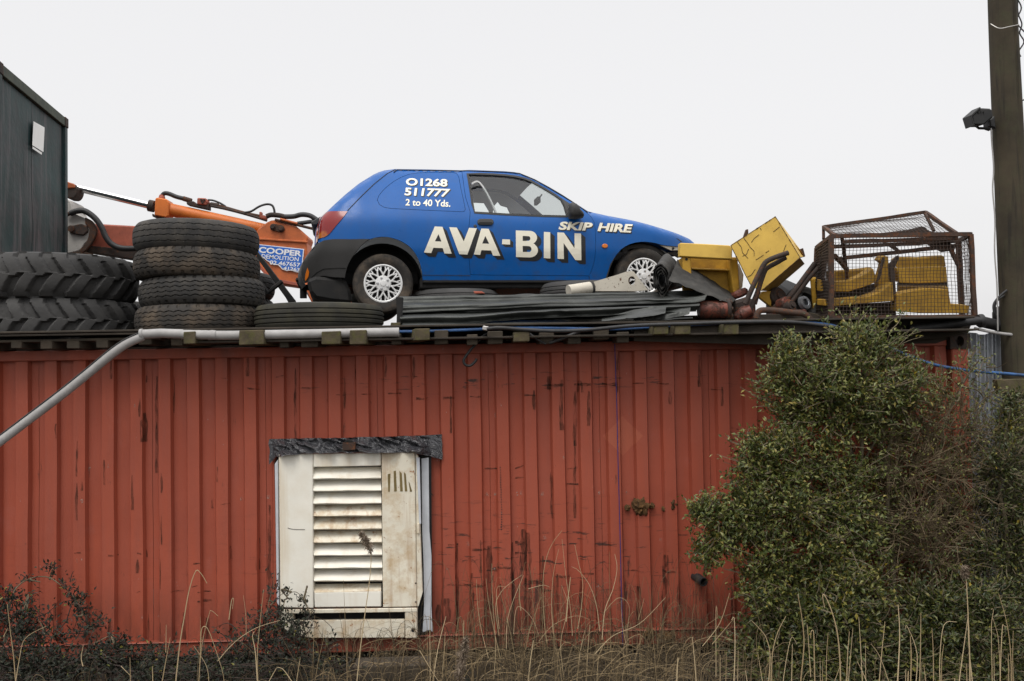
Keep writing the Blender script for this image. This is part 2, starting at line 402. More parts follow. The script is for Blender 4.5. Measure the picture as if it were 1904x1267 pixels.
# ------------------------------------------------------------------ red container
XL, XR = -8.1, 4.06
cont = thing('shipping_container', 'long faded red corrugated container under the scrap heap, with dark rust runs on its side', 'shipping container', (-2, 1.2, 0))
PITCH = .2295
X0 = P(54.2, 760, 0).x - .012                # right edge of an outer rib
ZB, ZT = .150, 2.46
def wall_profile(k):
    """points of one corrugation ending at the right edge of outer rib k"""
    xr = X0 + k*PITCH
    return [(xr-.095, 0), (xr, 0), (xr+.014, .046), (xr+PITCH-.095-.018, .046)]
k = -19
while True:
    # four corrugations per welded sheet, seam in the middle of a recess
    pts = []
    for i in range(4): pts += wall_profile(k+i)
    xs = X0 + k*PITCH - .095 - .018 - .045; xe = xs + 4*PITCH
    pts = [(xs, .046), (X0+k*PITCH-.095-.018, .046)] + pts[:-1] + [(xe-.003, .046)]
    pts = [(min(max(px, XL+.1), XR-.13), py) for px, py in pts]
    if xs > XR-.2: break
    mb = MB(); nz = 10
    rs = random.Random(k)
    for a in range(len(pts)-1):
        if abs(pts[a+1][0]-pts[a][0]) < 1e-5: continue
        o = len(mb.v)
        for q in (0, 1):
            for iz in range(nz+1):
                zz = ZB + (ZT-ZB)*iz/nz
                px, py = pts[a+q]
                d = noise.noise(V((px*1.3, zz*1.1, 5)))*.012 + noise.noise(V((px*4, zz*2.5, 9)))*.004
                mb.v.append(V((px + noise.noise(V((px*3, zz*1.5, 1)))*.004, py+d+.003, zz)))
        for iz in range(nz): mb.f.append([o+iz, o+nz+1+iz, o+nz+2+iz, o+iz+1]); mb.mi.append(0)
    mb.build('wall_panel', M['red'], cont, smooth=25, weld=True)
    k += 4
# rails
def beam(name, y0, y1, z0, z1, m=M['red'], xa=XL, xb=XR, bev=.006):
    mb = MB(); n = 24
    # segmented so that it can be a little bent
    for i in range(n):
        a = xa+(xb-xa)*i/n; b = xa+(xb-xa)*(i+1)/n
        vs = []
        for xx in (a, b):
            d = noise.noise(V((xx*.9, z0, 2)))*.008
            vs += [(xx, y0+d, z0), (xx, y1, z0), (xx, y1, z1), (xx, y0+d, z1)]
        fs = [(0, 4, 5, 1), (1, 5, 6, 2), (2, 6, 7, 3), (3, 7, 4, 0)]
        if i == 0: fs.append((0, 1, 2, 3))
        if i == n-1: fs.append((7, 6, 5, 4))
        mb.add(vs, fs)
    return mb.build(name, m, cont, weld=True, bevel=bev)
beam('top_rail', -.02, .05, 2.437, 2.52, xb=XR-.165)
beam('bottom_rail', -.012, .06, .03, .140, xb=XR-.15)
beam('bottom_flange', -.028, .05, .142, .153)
MB().box((( XL+XR)/2, 1.24, 2.525), (XR-XL, 2.40, .03)).build('roof', M['deck'], cont)
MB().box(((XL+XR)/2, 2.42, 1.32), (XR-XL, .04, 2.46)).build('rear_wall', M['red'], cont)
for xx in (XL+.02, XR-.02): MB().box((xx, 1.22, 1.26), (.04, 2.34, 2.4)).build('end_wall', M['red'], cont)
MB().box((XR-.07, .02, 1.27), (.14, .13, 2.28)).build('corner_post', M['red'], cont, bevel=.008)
# corner casting with its oval hole
mb = MB(); cx, cz = XR-.07, 2.47
n = 16; outer = []; inner = []
for i in range(n):
    a = 2*math.pi*i/n; c_, s_ = math.cos(a), math.sin(a); kq = 1/max(abs(c_), abs(s_))
    outer.append(V((cx+c_*kq*.085, -.055, cz+s_*kq*.062))); inner.append(V((cx+c_*.032, -.055, cz+s_*.045)))
o = [p+V((0, .12, 0)) for p in outer]; ii = [p+V((0, .08, 0)) for p in inner]
mb.add(outer+inner+o+ii, [(i, (i+1) % n, n+(i+1) % n, n+i) for i in range(n)] + [((i+1) % n, i, 2*n+i, 2*n+(i+1) % n) for i in range(n)] + [(n+i, n+(i+1) % n, 3*n+(i+1) % n, 3*n+i) for i in range(n)] + [tuple(3*n+i for i in range(n))])
mb.build('corner_casting', M['rust_dark'], cont)
# wear traced from the photograph: rust runs, scrapes and paint chips lying on the sheet
def wall_y(x_, z_):
    d = (x_-(X0-.095)) % PITCH
    y_ = 0 if d <= .095 else ((d-.095)/.014*.046 if d < .109 else (.046 if d < PITCH-.018 else (PITCH-d)/.018*.046))
    return y_ + .003 + noise.noise(V((x_*1.3, z_*1.1, 5)))*.012 + noise.noise(V((x_*4, z_*2.5, 9)))*.004
def wearmat(name, ca, cb_, lo, hi, sc_):
    t = NT(name); v = t.coord(False)
    nn = t.noise(t.vmul(v, sc_), 1, 6, .75)
    b = t.bsdf(t.mix(t.noise(v, 40, 3), ca, cb_), .85, 0, None, spec=.2); tr = t.n('ShaderNodeBsdfTransparent'); mx = t.n('ShaderNodeMixShader')
    t.l(t.math('MULTIPLY', t.mr(nn, lo, hi), .8), mx.inputs[0]); t.l(tr.outputs[0], mx.inputs[1]); t.l(b.outputs[0], mx.inputs[2]); t.l(mx.outputs[0], t.out.inputs[0]); return t.m
M['run'] = wearmat('rust_run', (.020,.012,.009), (.075,.035,.022), .36, .66, (38, 8, 7))
M['scrape'] = wearmat('scrape_mark', (.022,.013,.010), (.07,.034,.022), .38, .62, (16, 8, 50))
M['chip'] = wearmat('paint_chip', (.34,.22,.17), (.52,.42,.36), .46, .66, (60, 30, 60))
rs = random.Random(3)
def strip_v(mb, px, y0, y1, w_):
    a, b = P(px, y0, .02), P(px, y1, .02); n_ = 14; w_ = w_/222
    o = len(mb.v)
    for i in range(n_+1):
        q = a.lerp(b, i/n_); tt = i/n_; ww = w_*(.35+.65*math.sin(min(1, tt*1.5+.1)*math.pi*.55))*(1+.7*noise.noise(V((q.x*9, q.z*14, 4)))) + .001
        xo = .006*noise.noise(V((q.x*5, q.z*6, 1)))
        for j in range(4):
            xx = q.x+xo+(j/3-.5)*ww; mb.v.append(V((xx, wall_y(xx, q.z)-.0025, q.z)))
    for i in range(n_):
        for j in range(3): mb.f.append([o+i*4+j, o+i*4+j+1, o+i*4+j+5, o+i*4+j+4]); mb.mi.append(0)
def strip_h(mb, x0, x1, y_, h_, tilt=0):
    a, b = P(x0, y_, .02), P(x1, y_+tilt, .02); n_ = 16; h_ = h_/222; o = len(mb.v)
    for i in range(n_+1):
        q = a.lerp(b, i/n_); hh = h_*(.4+.9*abs(noise.noise(V((q.x*13, q.z*9, 2)))))
        for j in (-1, 1): zz = q.z+j*hh/2+.004*noise.noise(V((q.x*20, 3, 1))); mb.v.append(V((q.x, wall_y(q.x, zz)-.0027, zz)))
    for i in range(n_): mb.f.append([o+i*2, o+i*2+2, o+i*2+3, o+i*2+1]); mb.mi.append(0)
mb = MB()
for a in ((290, 700, 880, 5), (268, 768, 822, 9), (261, 740, 775, 4), (107, 788, 815, 5), (208, 665, 705, 4), (548, 685, 820, 4), (717, 664, 702, 5), (770, 664, 705, 5), (849, 1010, 1180, 7), (877, 1065, 1182, 9), (910, 1016, 1182, 14), (930, 1085, 1175, 8), (952, 1010, 1085, 6), (981, 990, 1172, 12), (973, 985, 1062, 12), (1010, 1035, 1170, 6), (830, 1112, 1156, 14), (1188, 1090, 1170, 8), (1238, 1032, 1172, 12), (1262, 1085, 1115, 8), (1080, 1080, 1135, 5), (1036, 1066, 1135, 6), (815, 1126, 1166, 10),
          (1045, 706, 800, 9), (1070, 728, 830, 7), (1069, 820, 965, 5), (1094, 728, 792, 6), (993, 726, 762, 6), (1245, 728, 752, 5), (1026, 870, 965, 5), (1022, 700, 725, 10), (1078, 708, 730, 9), (154, 895, 912, 4), (257, 1040, 1065, 5), (394, 930, 946, 5), (205, 1150, 1195, 8), (105, 1120, 1190, 9), (340, 1140, 1192, 8), (385, 1150, 1190, 7), (640, 700, 760, 4), (1342, 720, 755, 5), (1300, 600+60, 720, 6), (1147, 660, 730, 5), (480, 1000, 1060, 5), (500, 940, 1120, 6), (462, 660, 700, 5), (1390, 1060, 1150, 6), (1360, 1095, 1160, 6)): strip_v(mb, *a)
for _ in range(45):
    k_ = rs.randint(-14, 16); xw = X0+k_*PITCH + rs.choice((-.004, .012, -.095, .125)); zz = rs.uniform(.2, 2.4)
    px = 893+xw*225; y0 = 1206-zz*226-(px-893)*.02; strip_v(mb, px, y0, y0+rs.uniform(12, 70), rs.uniform(1.5, 4.5))
mb.build('rust_run', M['run'], cont, kind='stuff')
mb = MB()
for a in ((1019, 1049, 716, 8), (1068, 1098, 715, 8), (1120, 1145, 715, 6), (1177, 1196, 713, 4), (1222, 1243, 714, 5), (975, 996, 735, 5), (1324, 1343, 725, 4), (722, 746, 732, 5), (774, 796, 742, 6), (824, 845, 740, 7), (874, 894, 738, 4), (672, 692, 733, 3), (625, 640, 735, 3), (833, 852, 1013, 4), (878, 911, 1022, 7), (831, 852, 1087, 5), (854, 875, 1089, 5), (880, 904, 1089, 8), (976, 1008, 1082, 14), (1033, 1060, 1072, 8), (1083, 1104, 1066, 6), (1162, 1191, 1062, 3), (1233, 1255, 1063, 6), (901, 924, 872, 4), (1054, 1074, 873, 4, -3), (1054, 1076, 901, 6), (958, 974, 872, 5, -6), (958, 974, 890, 4, -2), (1354, 1372, 818, 4), (1362, 1375, 796, 5, 3), (318, 340, 1100, 3), (368, 390, 1101, 3), (368, 392, 1118, 7), (140, 152, 1028, 4), (925, 950, 1055, 5), (958, 976, 1010, 7), (958, 976, 1030, 7), (905, 925, 1062, 5), (1009, 1028, 1100, 4)): strip_h(mb, *a)
for _ in range(30):
    k_ = rs.randint(-14, 16); xw = X0+k_*PITCH-.09+rs.uniform(0, .03); zz = rs.choice((rs.uniform(2.0, 2.3), rs.uniform(.25, 1.4)))
    px = 893+xw*225; y0 = 1206-zz*226-(px-893)*.02; strip_h(mb, px, px+rs.uniform(6, 18), y0, rs.uniform(2, 4), rs.uniform(-3, 3))
mb.build('scrape_mark', M['scrape'], cont, kind='stuff')
mb = MB()
for px, py in ((906, 920), (921, 919), (962, 919), (970, 917), (1009, 919), (1115, 917), (1122, 916), (1167, 917), (155, 931), (145, 1042), (448, 928), (498, 925), (1014, 1000), (870, 1012), (1300, 915), (165, 872), (560, 910), (1113, 1090)): strip_v(mb, px, py-3.5, py+3.5, 4.5)
for _ in range(18):
    px = rs.uniform(10, 1380); py = rs.uniform(720, 1150); strip_v(mb, px, py, py+rs.uniform(4, 9), rs.uniform(1.5, 2.5))
mb.build('paint_chip', M['chip'], cont, kind='stuff')
mb = MB()
for i in range(26):
    px, py = 931+.06*i, 868+i*4.6; strip_v(mb, px+rs.uniform(-.5, .5), py, py+2.4, 1.6)
mb.build('drill_mark', M['shade'], cont, kind='stuff')
# stub of black pipe coming out of the wall
p = P(1297, 1075, .0)
mb = MB(); Mx = Matrix.Translation(p) @ Matrix.Rotation(math.radians(97), 4, 'X') @ Matrix.Rotation(math.radians(14), 4, 'Y')
mb.lathe([(.026, -.05), (.037, -.05), (.038, .10), (.036, .112), (.027, .112), (.026, -.02)], 20, Mx)
mb.add([Mx @ V((.027*math.cos(i), .027*math.sin(i), .02)) for i in [j*math.pi/6 for j in range(12)]], [tuple(range(12))])
mb.build('pipe_stub', M['cable'], cont, smooth=40)
# lumps of dried foam bursting from holes in the wall
for px, py, w_, h_, dd in ((1193, 943, .068, .072, .05), (1167, 945, .025, .025, .02), (1213, 941, .025, .02, .02), (1251, 937, .035, .05, .03), (1235, 947, .02, .02, .015), (1240, 1185, .07, .05, .04), (1206, 1178, .05, .04, .03)):
    p = P(px, py, .01 if py < 1100 else -.03)
    mb = MB()
    def lump(u, v, p=p, w_=w_, h_=h_, dd=dd):
        a = u*2*math.pi; e = v*math.pi/2
        q = V((math.cos(a)*math.cos(e), -math.sin(e), math.sin(a)*math.cos(e)))
        s_ = 1+.55*noise.noise(q*1.9+p*7)+.25*noise.noise(q*5+p*3)
        return (p.x+q.x*w_*s_, p.y+q.y*dd*s_*1.3+.02, p.z+q.z*h_*s_)
    mb.grid(lump, 28, 8).build('foam_lump', M['foam'], cont, smooth=50, weld=True)

# ------------------------------------------------------------------ timber deck on the container
deck = thing('timber_roof_deck', 'rough timber joists with mossy ends sticking out along the container roof edge', 'timber deck', (-.5, .5, 2.55))
ZD = 2.655
# joists: photo x, y of the end face (left, right, top, bottom), x shift where it meets the wall, mossy?
J = [(341, 363, 617, 640, 30, 1), (444, 490, 614, 641, 34, 1), (520, 537, 628, 647, 8, 0), (560, 592, 620, 646, 20, 0), (598, 633, 616, 640, 22, 1), (650, 681, 614, 640, 22, 1),
     (771, 799, 611, 633, -30, 1), (808, 833, 614, 640, 0, 0), (907, 935, 616, 640, -8, 0), (955, 985, 617, 636, -6, 1), (1003, 1030, 619, 640, -8, 0), (1104, 1133, 612, 632, -14, 0),
     (1216, 1243, 602, 622, -34, 1), (1255, 1284, 602, 622, -34, 1), (1347, 1374, 602, 622, -34, 1), (1148, 1170, 618, 638, -10, 0), (1056, 1080, 622, 640, -12, 0), (868, 888, 622, 642, -4, 0), (728, 746, 622, 641, 8, 0)]
for i, (xa, xb, ya, yb, sh, ms) in enumerate(J):
    Yf = -.40 if ms else -.30
    a, b, c_, d = P(xa, ya+.5, Yf), P(xb, ya-.3, Yf), P(xb, yb-.3, Yf), P(xa, yb+.5, Yf)
    h_ = (a-d).length
    # the back end lies on the container roof rail
    dxw = P((xa+xb)/2+sh, 650, .0).x - ((a+b)/2).x
    mb = MB(); bk = []
    for q in (a, b, c_, d):
        t_ = V((q.x+dxw*2.2, .95, (2.545+h_*.9) if q in (a, b) else 2.545)); bk.append(t_)
    mid = [q.lerp(r_, .42) + V((0, 0, -.006)) for q, r_ in zip((a, b, c_, d), bk)]
    mb.add([a, b, c_, d]+mid+bk, [(0, 1, 2, 3), (0, 4, 5, 1), (1, 5, 6, 2), (2, 6, 7, 3), (3, 7, 4, 0), (4, 8, 9, 5), (5, 9, 10, 6), (6, 10, 11, 7), (7, 11, 8, 4), (11, 10, 9, 8)])
    mb.build('joist', M['moss'] if ms else M['wood'], deck, bevel=.005, wob=.004)
# long bearers and deck boards seen from below between the joists
for i, (y0, y1, xa, xb) in enumerate([(.0, .2, -4.6, 4.0), (.24, .46, -4.6, 4.0), (.5, .72, -4.6, 4.0), (.78, 1.0, -4.6, 4.0), (1.1, 1.35, -4.6, 4.0), (1.5, 1.75, -4.6, 4.0), (1.9, 2.2, -4.6, 4.0)]):
    dz = .006*(i % 3)
    MB().box(((xa+xb)/2, (y0+y1)/2, ZD-.011+dz*.5), (xb-xa, y1-y0, .018)).build('deck_board', M['deck'], deck, bevel=.003, wob=.006)
for y0, z0, z1, xa, xb in ((.86, 2.542, 2.648, -4.6, 4.0), (.30, 2.56, 2.70, -1.12, .85), (.30, 2.56, 2.742, .86, 3.05)):
    MB().box(((xa+xb)/2, y0+.04, (z0+z1)/2), (xb-xa, .07, z1-z0)).build('bearer', M['deck'], deck, bevel=.004, wob=.006)
MB().box((.86, -.20, 2.556), (6.3, .28, .016)).build('deck_board', M['deck'], deck, bevel=.003, wob=.005)  # added board below the eave, there to shade the top of the wall
MB().box((-.3, -.16, ZD+.004), (8.6, .27, .016)).build('deck_board', M['deck'], deck, bevel=.003, wob=.005)  # added eave board, closes the overhang so it shades the wall
# dark plank edge along the right part
mb = MB(); a = P(1180, 614, -.24); b = P(1500, 603, -.24)
mb.prism([P(1180, 607, -.24), P(1330, 600, -.24), P(1505, 595, -.24), P(1560, 598, -.24), P(1552, 632, -.24), P(1500, 642, -.24), P(1340, 640, -.24), P(1180, 636, -.24)], (0, .05, 0))
mb.build('edge_plank', M['deck'], deck, wob=.01)
# the pallet under the loader tyres
pal = thing('wooden_pallet', 'grey wooden pallet with block ends under the big loader tyres at the left edge', 'pallet', (-3.6, .4, 2.53))
a, b = P(-120, 640, -.22), P(300, 632, -.22)
for i in range(5):
    y0 = -.22+i*.26
    MB().box(((a.x+b.x)/2, y0+.07, 2.592), (b.x-a.x, .16, .020), Matrix.Rotation(-.004, 3, 'Y')).build('board', M['wood'], pal, bevel=.003, wob=.006)
for xa, xb, ya, yb in ((20, 40, 636, 648), (75, 97, 635, 649), (124, 147, 636, 648), (178, 200, 634, 647), (258, 282, 629, 641), (318, 340, 631, 643), (-40, -14, 638, 650)):
    p0, p1 = P(xa, ya, -.24), P(xb, yb, -.24)
    mb = MB(); w_ = p1.x-p0.x
    mb.prism([(p0.x, -.24, p1.z), (p1.x, -.24, p1.z), (p1.x, -.24, p0.z+.008), (p0.x, -.24, p0.z+.008)], (w_*.9+.10, .95, -.01))
    mb.build('block', M['wood'], pal, bevel=.004, wob=.004)
# deck under the cage on the right
mb = MB(); mb.prism(PP([(1535, 592), (1812, 589), (1800, 618), (1740, 640), (1560, 640)], -.02), (0, 1.2, 0))
mb.build('platform', M['deck'], deck, wob=.01)

# ------------------------------------------------------------------ dark container, upper left
dc_ang = math.radians(6.12)
far = P(124, 222, 5.0)
dirn = V((math.sin(dc_ang), -math.cos(dc_ang), 0)); lefts = V((-math.cos(dc_ang), -math.sin(dc_ang), 0))
def DCp(s, d, z): return far + dirn*s + lefts*d + V((0, 0, z))     # s along the end face towards us, d away to the left, z from the top
dcont = thing('shipping_container', 'weathered dark green container stacked high at the left edge, paper notice on its door', 'shipping container', DCp(1.2, 3, -2.59))
def dc_box(name, s0, s1, d0, d1, z0, z1, m, bev=.006, par=None):
    vs = [DCp(s_, d_, z_) for s_ in (s0, s1) for d_ in (d0, d1) for z_ in (z0, z1)]
    return MB().add(vs, [(0,1,3,2),(4,6,7,5),(0,4,5,1),(2,3,7,6),(0,2,6,4),(1,5,7,3)]).build(name, m, par or dcont, bevel=bev)
dc_box('body', .05, 2.39, .06, 6.05, -2.55, -.02, M['darkcont'])
dc_box('top_rail', .03, 2.41, -.012, .1, -.12, 0, M['darkrail'])
dc_box('bottom_rail', .03, 2.41, -.012, .1, -2.59, -2.46, M['darkcont'])
for s0, s1 in ((0, .10), (2.34, 2.44)): dc_box('corner_post', s0, s1, -.014, .12, -2.45, -.125, M['darkcont'])
for s0, s1 in ((-.01, .115), (2.325, 2.45)):
    for z0, z1 in ((-.124, .004), (-2.594, -2.461)): dc_box('corner_casting', s0, s1, -.022, .15, z0, z1, M['rust_dark'])
# two door leaves, dented
for s0, s1 in ((.105, 1.262), (1.274, 2.335)):
    mb = MB()
    def leaf(u, v, s0=s0, s1=s1):
        s_ = s0+(s1-s0)*u; z_ = -2.455+2.33*v
        d = .03*noise.noise(V((s_*1.7, z_*1.1, 4)))*(1.2-v)+.012*noise.noise(V((s_*4, z_*2.2, 8)))*(1-v)
        return DCp(s_, .03+d, z_)
    mb.grid(leaf, 18, 36).build('door_leaf', M['darkcont'], dcont, smooth=60)
# the notice: sheet plus a torn strip below
def on_face(px, py, off=-.012):
    # meet the end face plane
    n_ = V((-lefts.x, -lefts.y, 0)); o_ = far + lefts*.03
    d = ray(px, py); return CAM + d*((o_-CAM).dot(n_)/d.dot(n_)) - lefts*(-off) if False else CAM + d*((o_-CAM).dot(n_)/d.dot(n_)) + n_*.035
q = [on_face(*p) for p in crop([(123, 275), (168, 300), (163, 400), (118, 372)], 2.185, 0, 100)]
MB().prism(q, V((-lefts.x, -lefts.y, 0))*.003).build('paper_notice', M['paper'], dcont)
q = [on_face(*p) for p in crop([(119, 377), (157, 402), (156, 411), (119, 386)], 2.185, 0, 100)]
MB().prism(q, V((-lefts.x, -lefts.y, 0))*.003).build('paper_strip', M['paper'], dcont)
# the container that carries it
lower = thing('shipping_container', 'lower container carrying the dark green one behind the tyres', 'shipping container', DCp(1.2, 3, -5.2))
dc_box('body', .0, 2.44, .0, 6.05, -5.74, -2.60, M['darkcont'], .01, lower)

# ================================================================== tyres
def tyre_mb(R, Wd, Ri, n=96, kind='plain', depth=.014, N=46, mbr=None, crown=.02):
    """tyre with its axis along z, tread pattern in real relief"""
    hw = Wd/2; pr = []           # (r, z, s) s: tread coordinate or None
    pr += [(Ri+.005, -hw*.62, None), (Ri-.005, -hw*.74, None), (Ri+.012, -hw*.86, None)]
    for k in range(1, 5):
        t_ = k/5; pr.append((Ri+.012+(R*.975-Ri-.03)*t_, -hw*(.86+.16*math.sin(t_*math.pi*.72)), None))
    m = {'zig': 60, 'fine': 60, 'lug': 30}.get(kind, 26)
    for k in range(m+1):
        s_ = -1+2*k/m; pr.append((R-crown*abs(s_)**3, s_*hw*.93, s_))
    for k in range(4, 0, -1):
        t_ = k/5; pr.append((Ri+.012+(R*.975-Ri-.03)*t_, hw*(.86+.16*math.sin(t_*math.pi*.72)), None))
    pr += [(Ri+.012, hw*.86, None), (Ri-.005, hw*.74, None), (Ri+.005, hw*.62, None), (R-.06, hw*.5, None), (R-.045, 0, None), (R-.06, -hw*.5, None)]
    rs = random.Random(N); jit = [rs.uniform(-.2, .2) for _ in range(N+1)]
    def g(a, j, r):
        s_ = pr[j][2]
        if s_ is None:
            if kind == 'lug' and abs(pr[j][1]) > hw*.9:
                side = 1 if pr[j][1] > 0 else 0
                ph = (a/(2*math.pi)*N + .5*side) % 1.0
                return r - (.0 if ph < .45 else depth*.5) if r > R*.86 else r
            return r
        ph = a/(2*math.pi)*N
        if kind == 'zig':
            zz = abs((ph % 1)-.5)*2-.5            # triangle wave
            for c_ in (-.5, -.17, .17, .5):
                if abs(s_-c_-zz*.11) < .024: return r-depth
            if abs(s_) > .78 and ((ph+.25) % 1) < .26: return r-depth*1.2
            return r
        if kind == 'rib':
            for c_ in (-.55, -.18, .18, .55):
                if abs(s_-c_) < .04: return r-depth
            return r
        if kind == 'fine':
            zz = abs((ph % 1)-.5)*2-.5
            for c_ in (-.62, -.2, .2, .62):
                if abs(s_-c_-zz*.07) < .022: return r-depth
            return r
        if kind == 'lug':
            side = 1 if s_ > 0 else 0
            q = ph + .5*side + (.55*abs(s_)**.8 if abs(s_) < .8 else .50)
            f = q % 1.0; j_ = jit[int(q) % N]*.1
            lim = .50+j_
            if abs(s_) < .10: lim = .72
            if f < lim: return r
            e = min(f-lim, 1-f)
            return r - depth*min(1, e*14)
        return r
    mb = mbr or MB()
    mb.lathe([(a, b) for a, b, c_ in pr], n, None, True, g)
    return mb
def flat_tyre(name, me, cx_px, Y, ztop, Rr, wd, label, group, tilt=(0, 0), rz=0, cat='tyre'):
    c_ = P(cx_px, 560, Y)
    o = bpy.data.objects.new(name, me); COL.objects.link(o)
    o.location = (c_.x, Y, ztop-wd/2); o.rotation_euler = (math.radians(tilt[0]), math.radians(tilt[1]), rz)
    return tag(o, label, cat, group)
G1 = 'truck tyres stacked left of the car'
W4 = .240
zig = tyre_mb(.535, W4+.004, .29, 400, 'zig', .013, 40, crown=.036).mesh('truck_tyre', M['tyre'], smooth=32)
zigb = zig.copy(); zigb.materials[0] = M['tyre_brown']
fine = tyre_mb(.535, W4+.012, .29, 400, 'fine', .008, 40, crown=.040).mesh('truck_tyre', M['tyre'], smooth=32)
z1 = P(368, 404.5, .08).z
flat_tyre('truck_tyre', fine, 367, .62, z1, .53, W4, 'smoothest worn truck tyre on top of the tall stack beside the car', G1, (0, 1.6), .3)
flat_tyre('truck_tyre', zigb, 368, .60, z1-.243, .53, W4, 'muddy brown zigzag truck tyre second from the top of the tall stack', G1, (0, 2.0), 1.0)
flat_tyre('truck_tyre', zig, 377, .62, z1-.480, .53, W4, 'zigzag truck tyre shifted right, third down in the tall stack', G1, (0, 1.7), 2.2)
flat_tyre('truck_tyre', zigb, 370, .60, z1-.715, .52, W4, 'bottom zigzag truck tyre of the tall stack, above the grey duct', G1, (0, .4), 3.1)
G2 = 'truck tyres in the stack behind'
for i, (zt, lb) in enumerate(((P(500, 503, 1.4).z, 'upper truck tyre just showing behind the right side of the tall tyre stack'), (P(500, 552, 1.4).z, 'lower truck tyre just showing behind the right side of the tall tyre stack'))):
    flat_tyre('truck_tyre', zig if i else fine, 409, 1.75, zt, .53, W4, lb, G2, (0, 1), i)
rib = tyre_mb(.555, .225, .30, 160, 'rib', .011, 40, crown=.028).mesh('truck_tyre', M['tyre_moss'], smooth=32)
flat_tyre('truck_tyre', rib, 594, .50, P(595, 561, -.02).z, .555, .225, 'lone ribbed truck tyre with green algae lying flat left of the rear wheel', None, (0, .3))
# loader tyres
lug = tyre_mb(.70, .385, .36, 420, 'lug', .045, 20, crown=.05).mesh('loader_tyre', M['tyre_grey'], smooth=38)
G3 = 'big loader tyres at the left edge'
zl = P(110, 468, .1).z
flat_tyre('loader_tyre', lug, 104, .78, zl+.012, .70, .385, 'upper big loader tyre with deep chevron lugs at the left edge', G3, (0, .6), .05, 'loader tyre')
flat_tyre('loader_tyre', lug, 112, .80, zl-.372, .70, .385, 'lower big loader tyre with deep lugs lying on the pallet', G3, (0, .6), 1.3, 'loader tyre')
flat_tyre('truck_tyre', zig, 176, 1.75, P(250, 556, 1.3).z, .53, W4, 'dark tyre glimpsed in the gap between the loader tyres and the tall stack', None, (0, 0), .7)
# tyres that carry the car
sm = tyre_mb(.42, .20, .24, 120, 'rib', .008, 30, crown=.035).mesh('car_tyre', M['tyre_grey'], smooth=32)
for cx, Y, py, lb in ((848, 1.35, 536.5, 'flat tyre under the car sill behind the rear wheel, red bar on it'), (1085, 1.30, 521.5, 'flat tyre under the car sill left of the white rusty plate')):
    zt = P(cx, py, Y-.35).z
    flat_tyre('spare_tyre', sm, cx, Y, zt, .42, .2, lb, 'tyres propping up the car')
    o = flat_tyre('spare_tyre', sm, cx+6, Y+.02, zt-.2, .42, .2, 'lower tyre hidden under the one below the car sill at '+('the rear' if cx < 900 else 'the front'), 'tyres propping up the car')
a, b = P(828, 540, 1.0), P(900, 541, 1.0)
MB().prism([P(822, 547, .98), P(828, 539.5, .98), P(846, 539, .98), P(848, 541.5, .98), P(896, 542, .98), P(902, 546, .98)], (0, .12, 0)).build('steel_bar', M['redpaint'], bevel=.004)
tag(bpy.data.objects['steel_bar'], 'short red painted steel bar lying on the tyre under the car', 'bar')

# ================================================================== excavator behind
YE = 6.0
exc = thing('excavator', 'orange excavator arm with hydraulic ram and blue demolition sign behind the tyre stack', 'excavator', P(600, 900, YE))
c2 = lambda pts: crop(pts, 4.0875, 230, 330)
c1 = lambda pts: crop(pts, 2.185, 0, 100)
TH = .45
# boom: side plate with a raised knuckle
bp = c2([(980, 480), (1015, 395), (1090, 340), (1130, 322), (1210, 340), (1310, 370), (1405, 455), (1390, 500), (1395, 560), (1385, 780), (1360, 830), (1125, 800), (1010, 650)]) 
MB().prism(PP(bp, YE), (0, TH, 0)).build('boom_knuckle', M['orange'], exc, bevel=.02)
bl = c2([(1120, 765), (1360, 800), (1700, 850), (2200, 1500), (2200, 2200), (1800, 2200), (1750, 1500), (1360, 835), (1120, 800)])
MB().prism(PP(bl, YE+.004), (0, TH-.01, 0)).build('boom', M['orange'], exc, bevel=.02)
# flange line and weld edge on the plate
MB().bar(P(*c2([(1016, 468)])[0], YE-.012), P(*c2([(1400, 492)])[0], YE-.012), .03, .03, (0, 1, 0)).build('weld_flange', M['orange'], exc, bevel=.008)
MB().prism(PP(c2([(1015, 640), (1120, 765), (1360, 806), (1358, 832), (1118, 790), (1010, 670)]), YE-.02), (0, .1, 0)).build('lower_flange', M['redpaint'], exc, bevel=.005)
# pin plate with two bolts
pl = []
for i in range(20):
    a = 2*math.pi*i/20; cx = 1137 if math.cos(a) < 0 else 1195
    cy = 378 if math.cos(a) < 0 else 390
    pl.append((cx+27*math.cos(a), cy+27*math.sin(a)))
pp_ = MB().prism(PP(c2(pl), YE-.03), (0, .03, 0)).build('pin_plate', M['rust'], exc, bevel=.004)
for cx, cy in ((1135, 377), (1197, 392)):
    p = P(*c2([(cx, cy)])[0], YE-.03)
    MB().lathe([(0, .05), (.028, .05), (.034, .04), (.034, -.01)], 12, Matrix.Translation(p) @ Matrix.Rotation(math.radians(90), 4, 'X')).build('bolt', M['rust_dark'], exc, smooth=30)
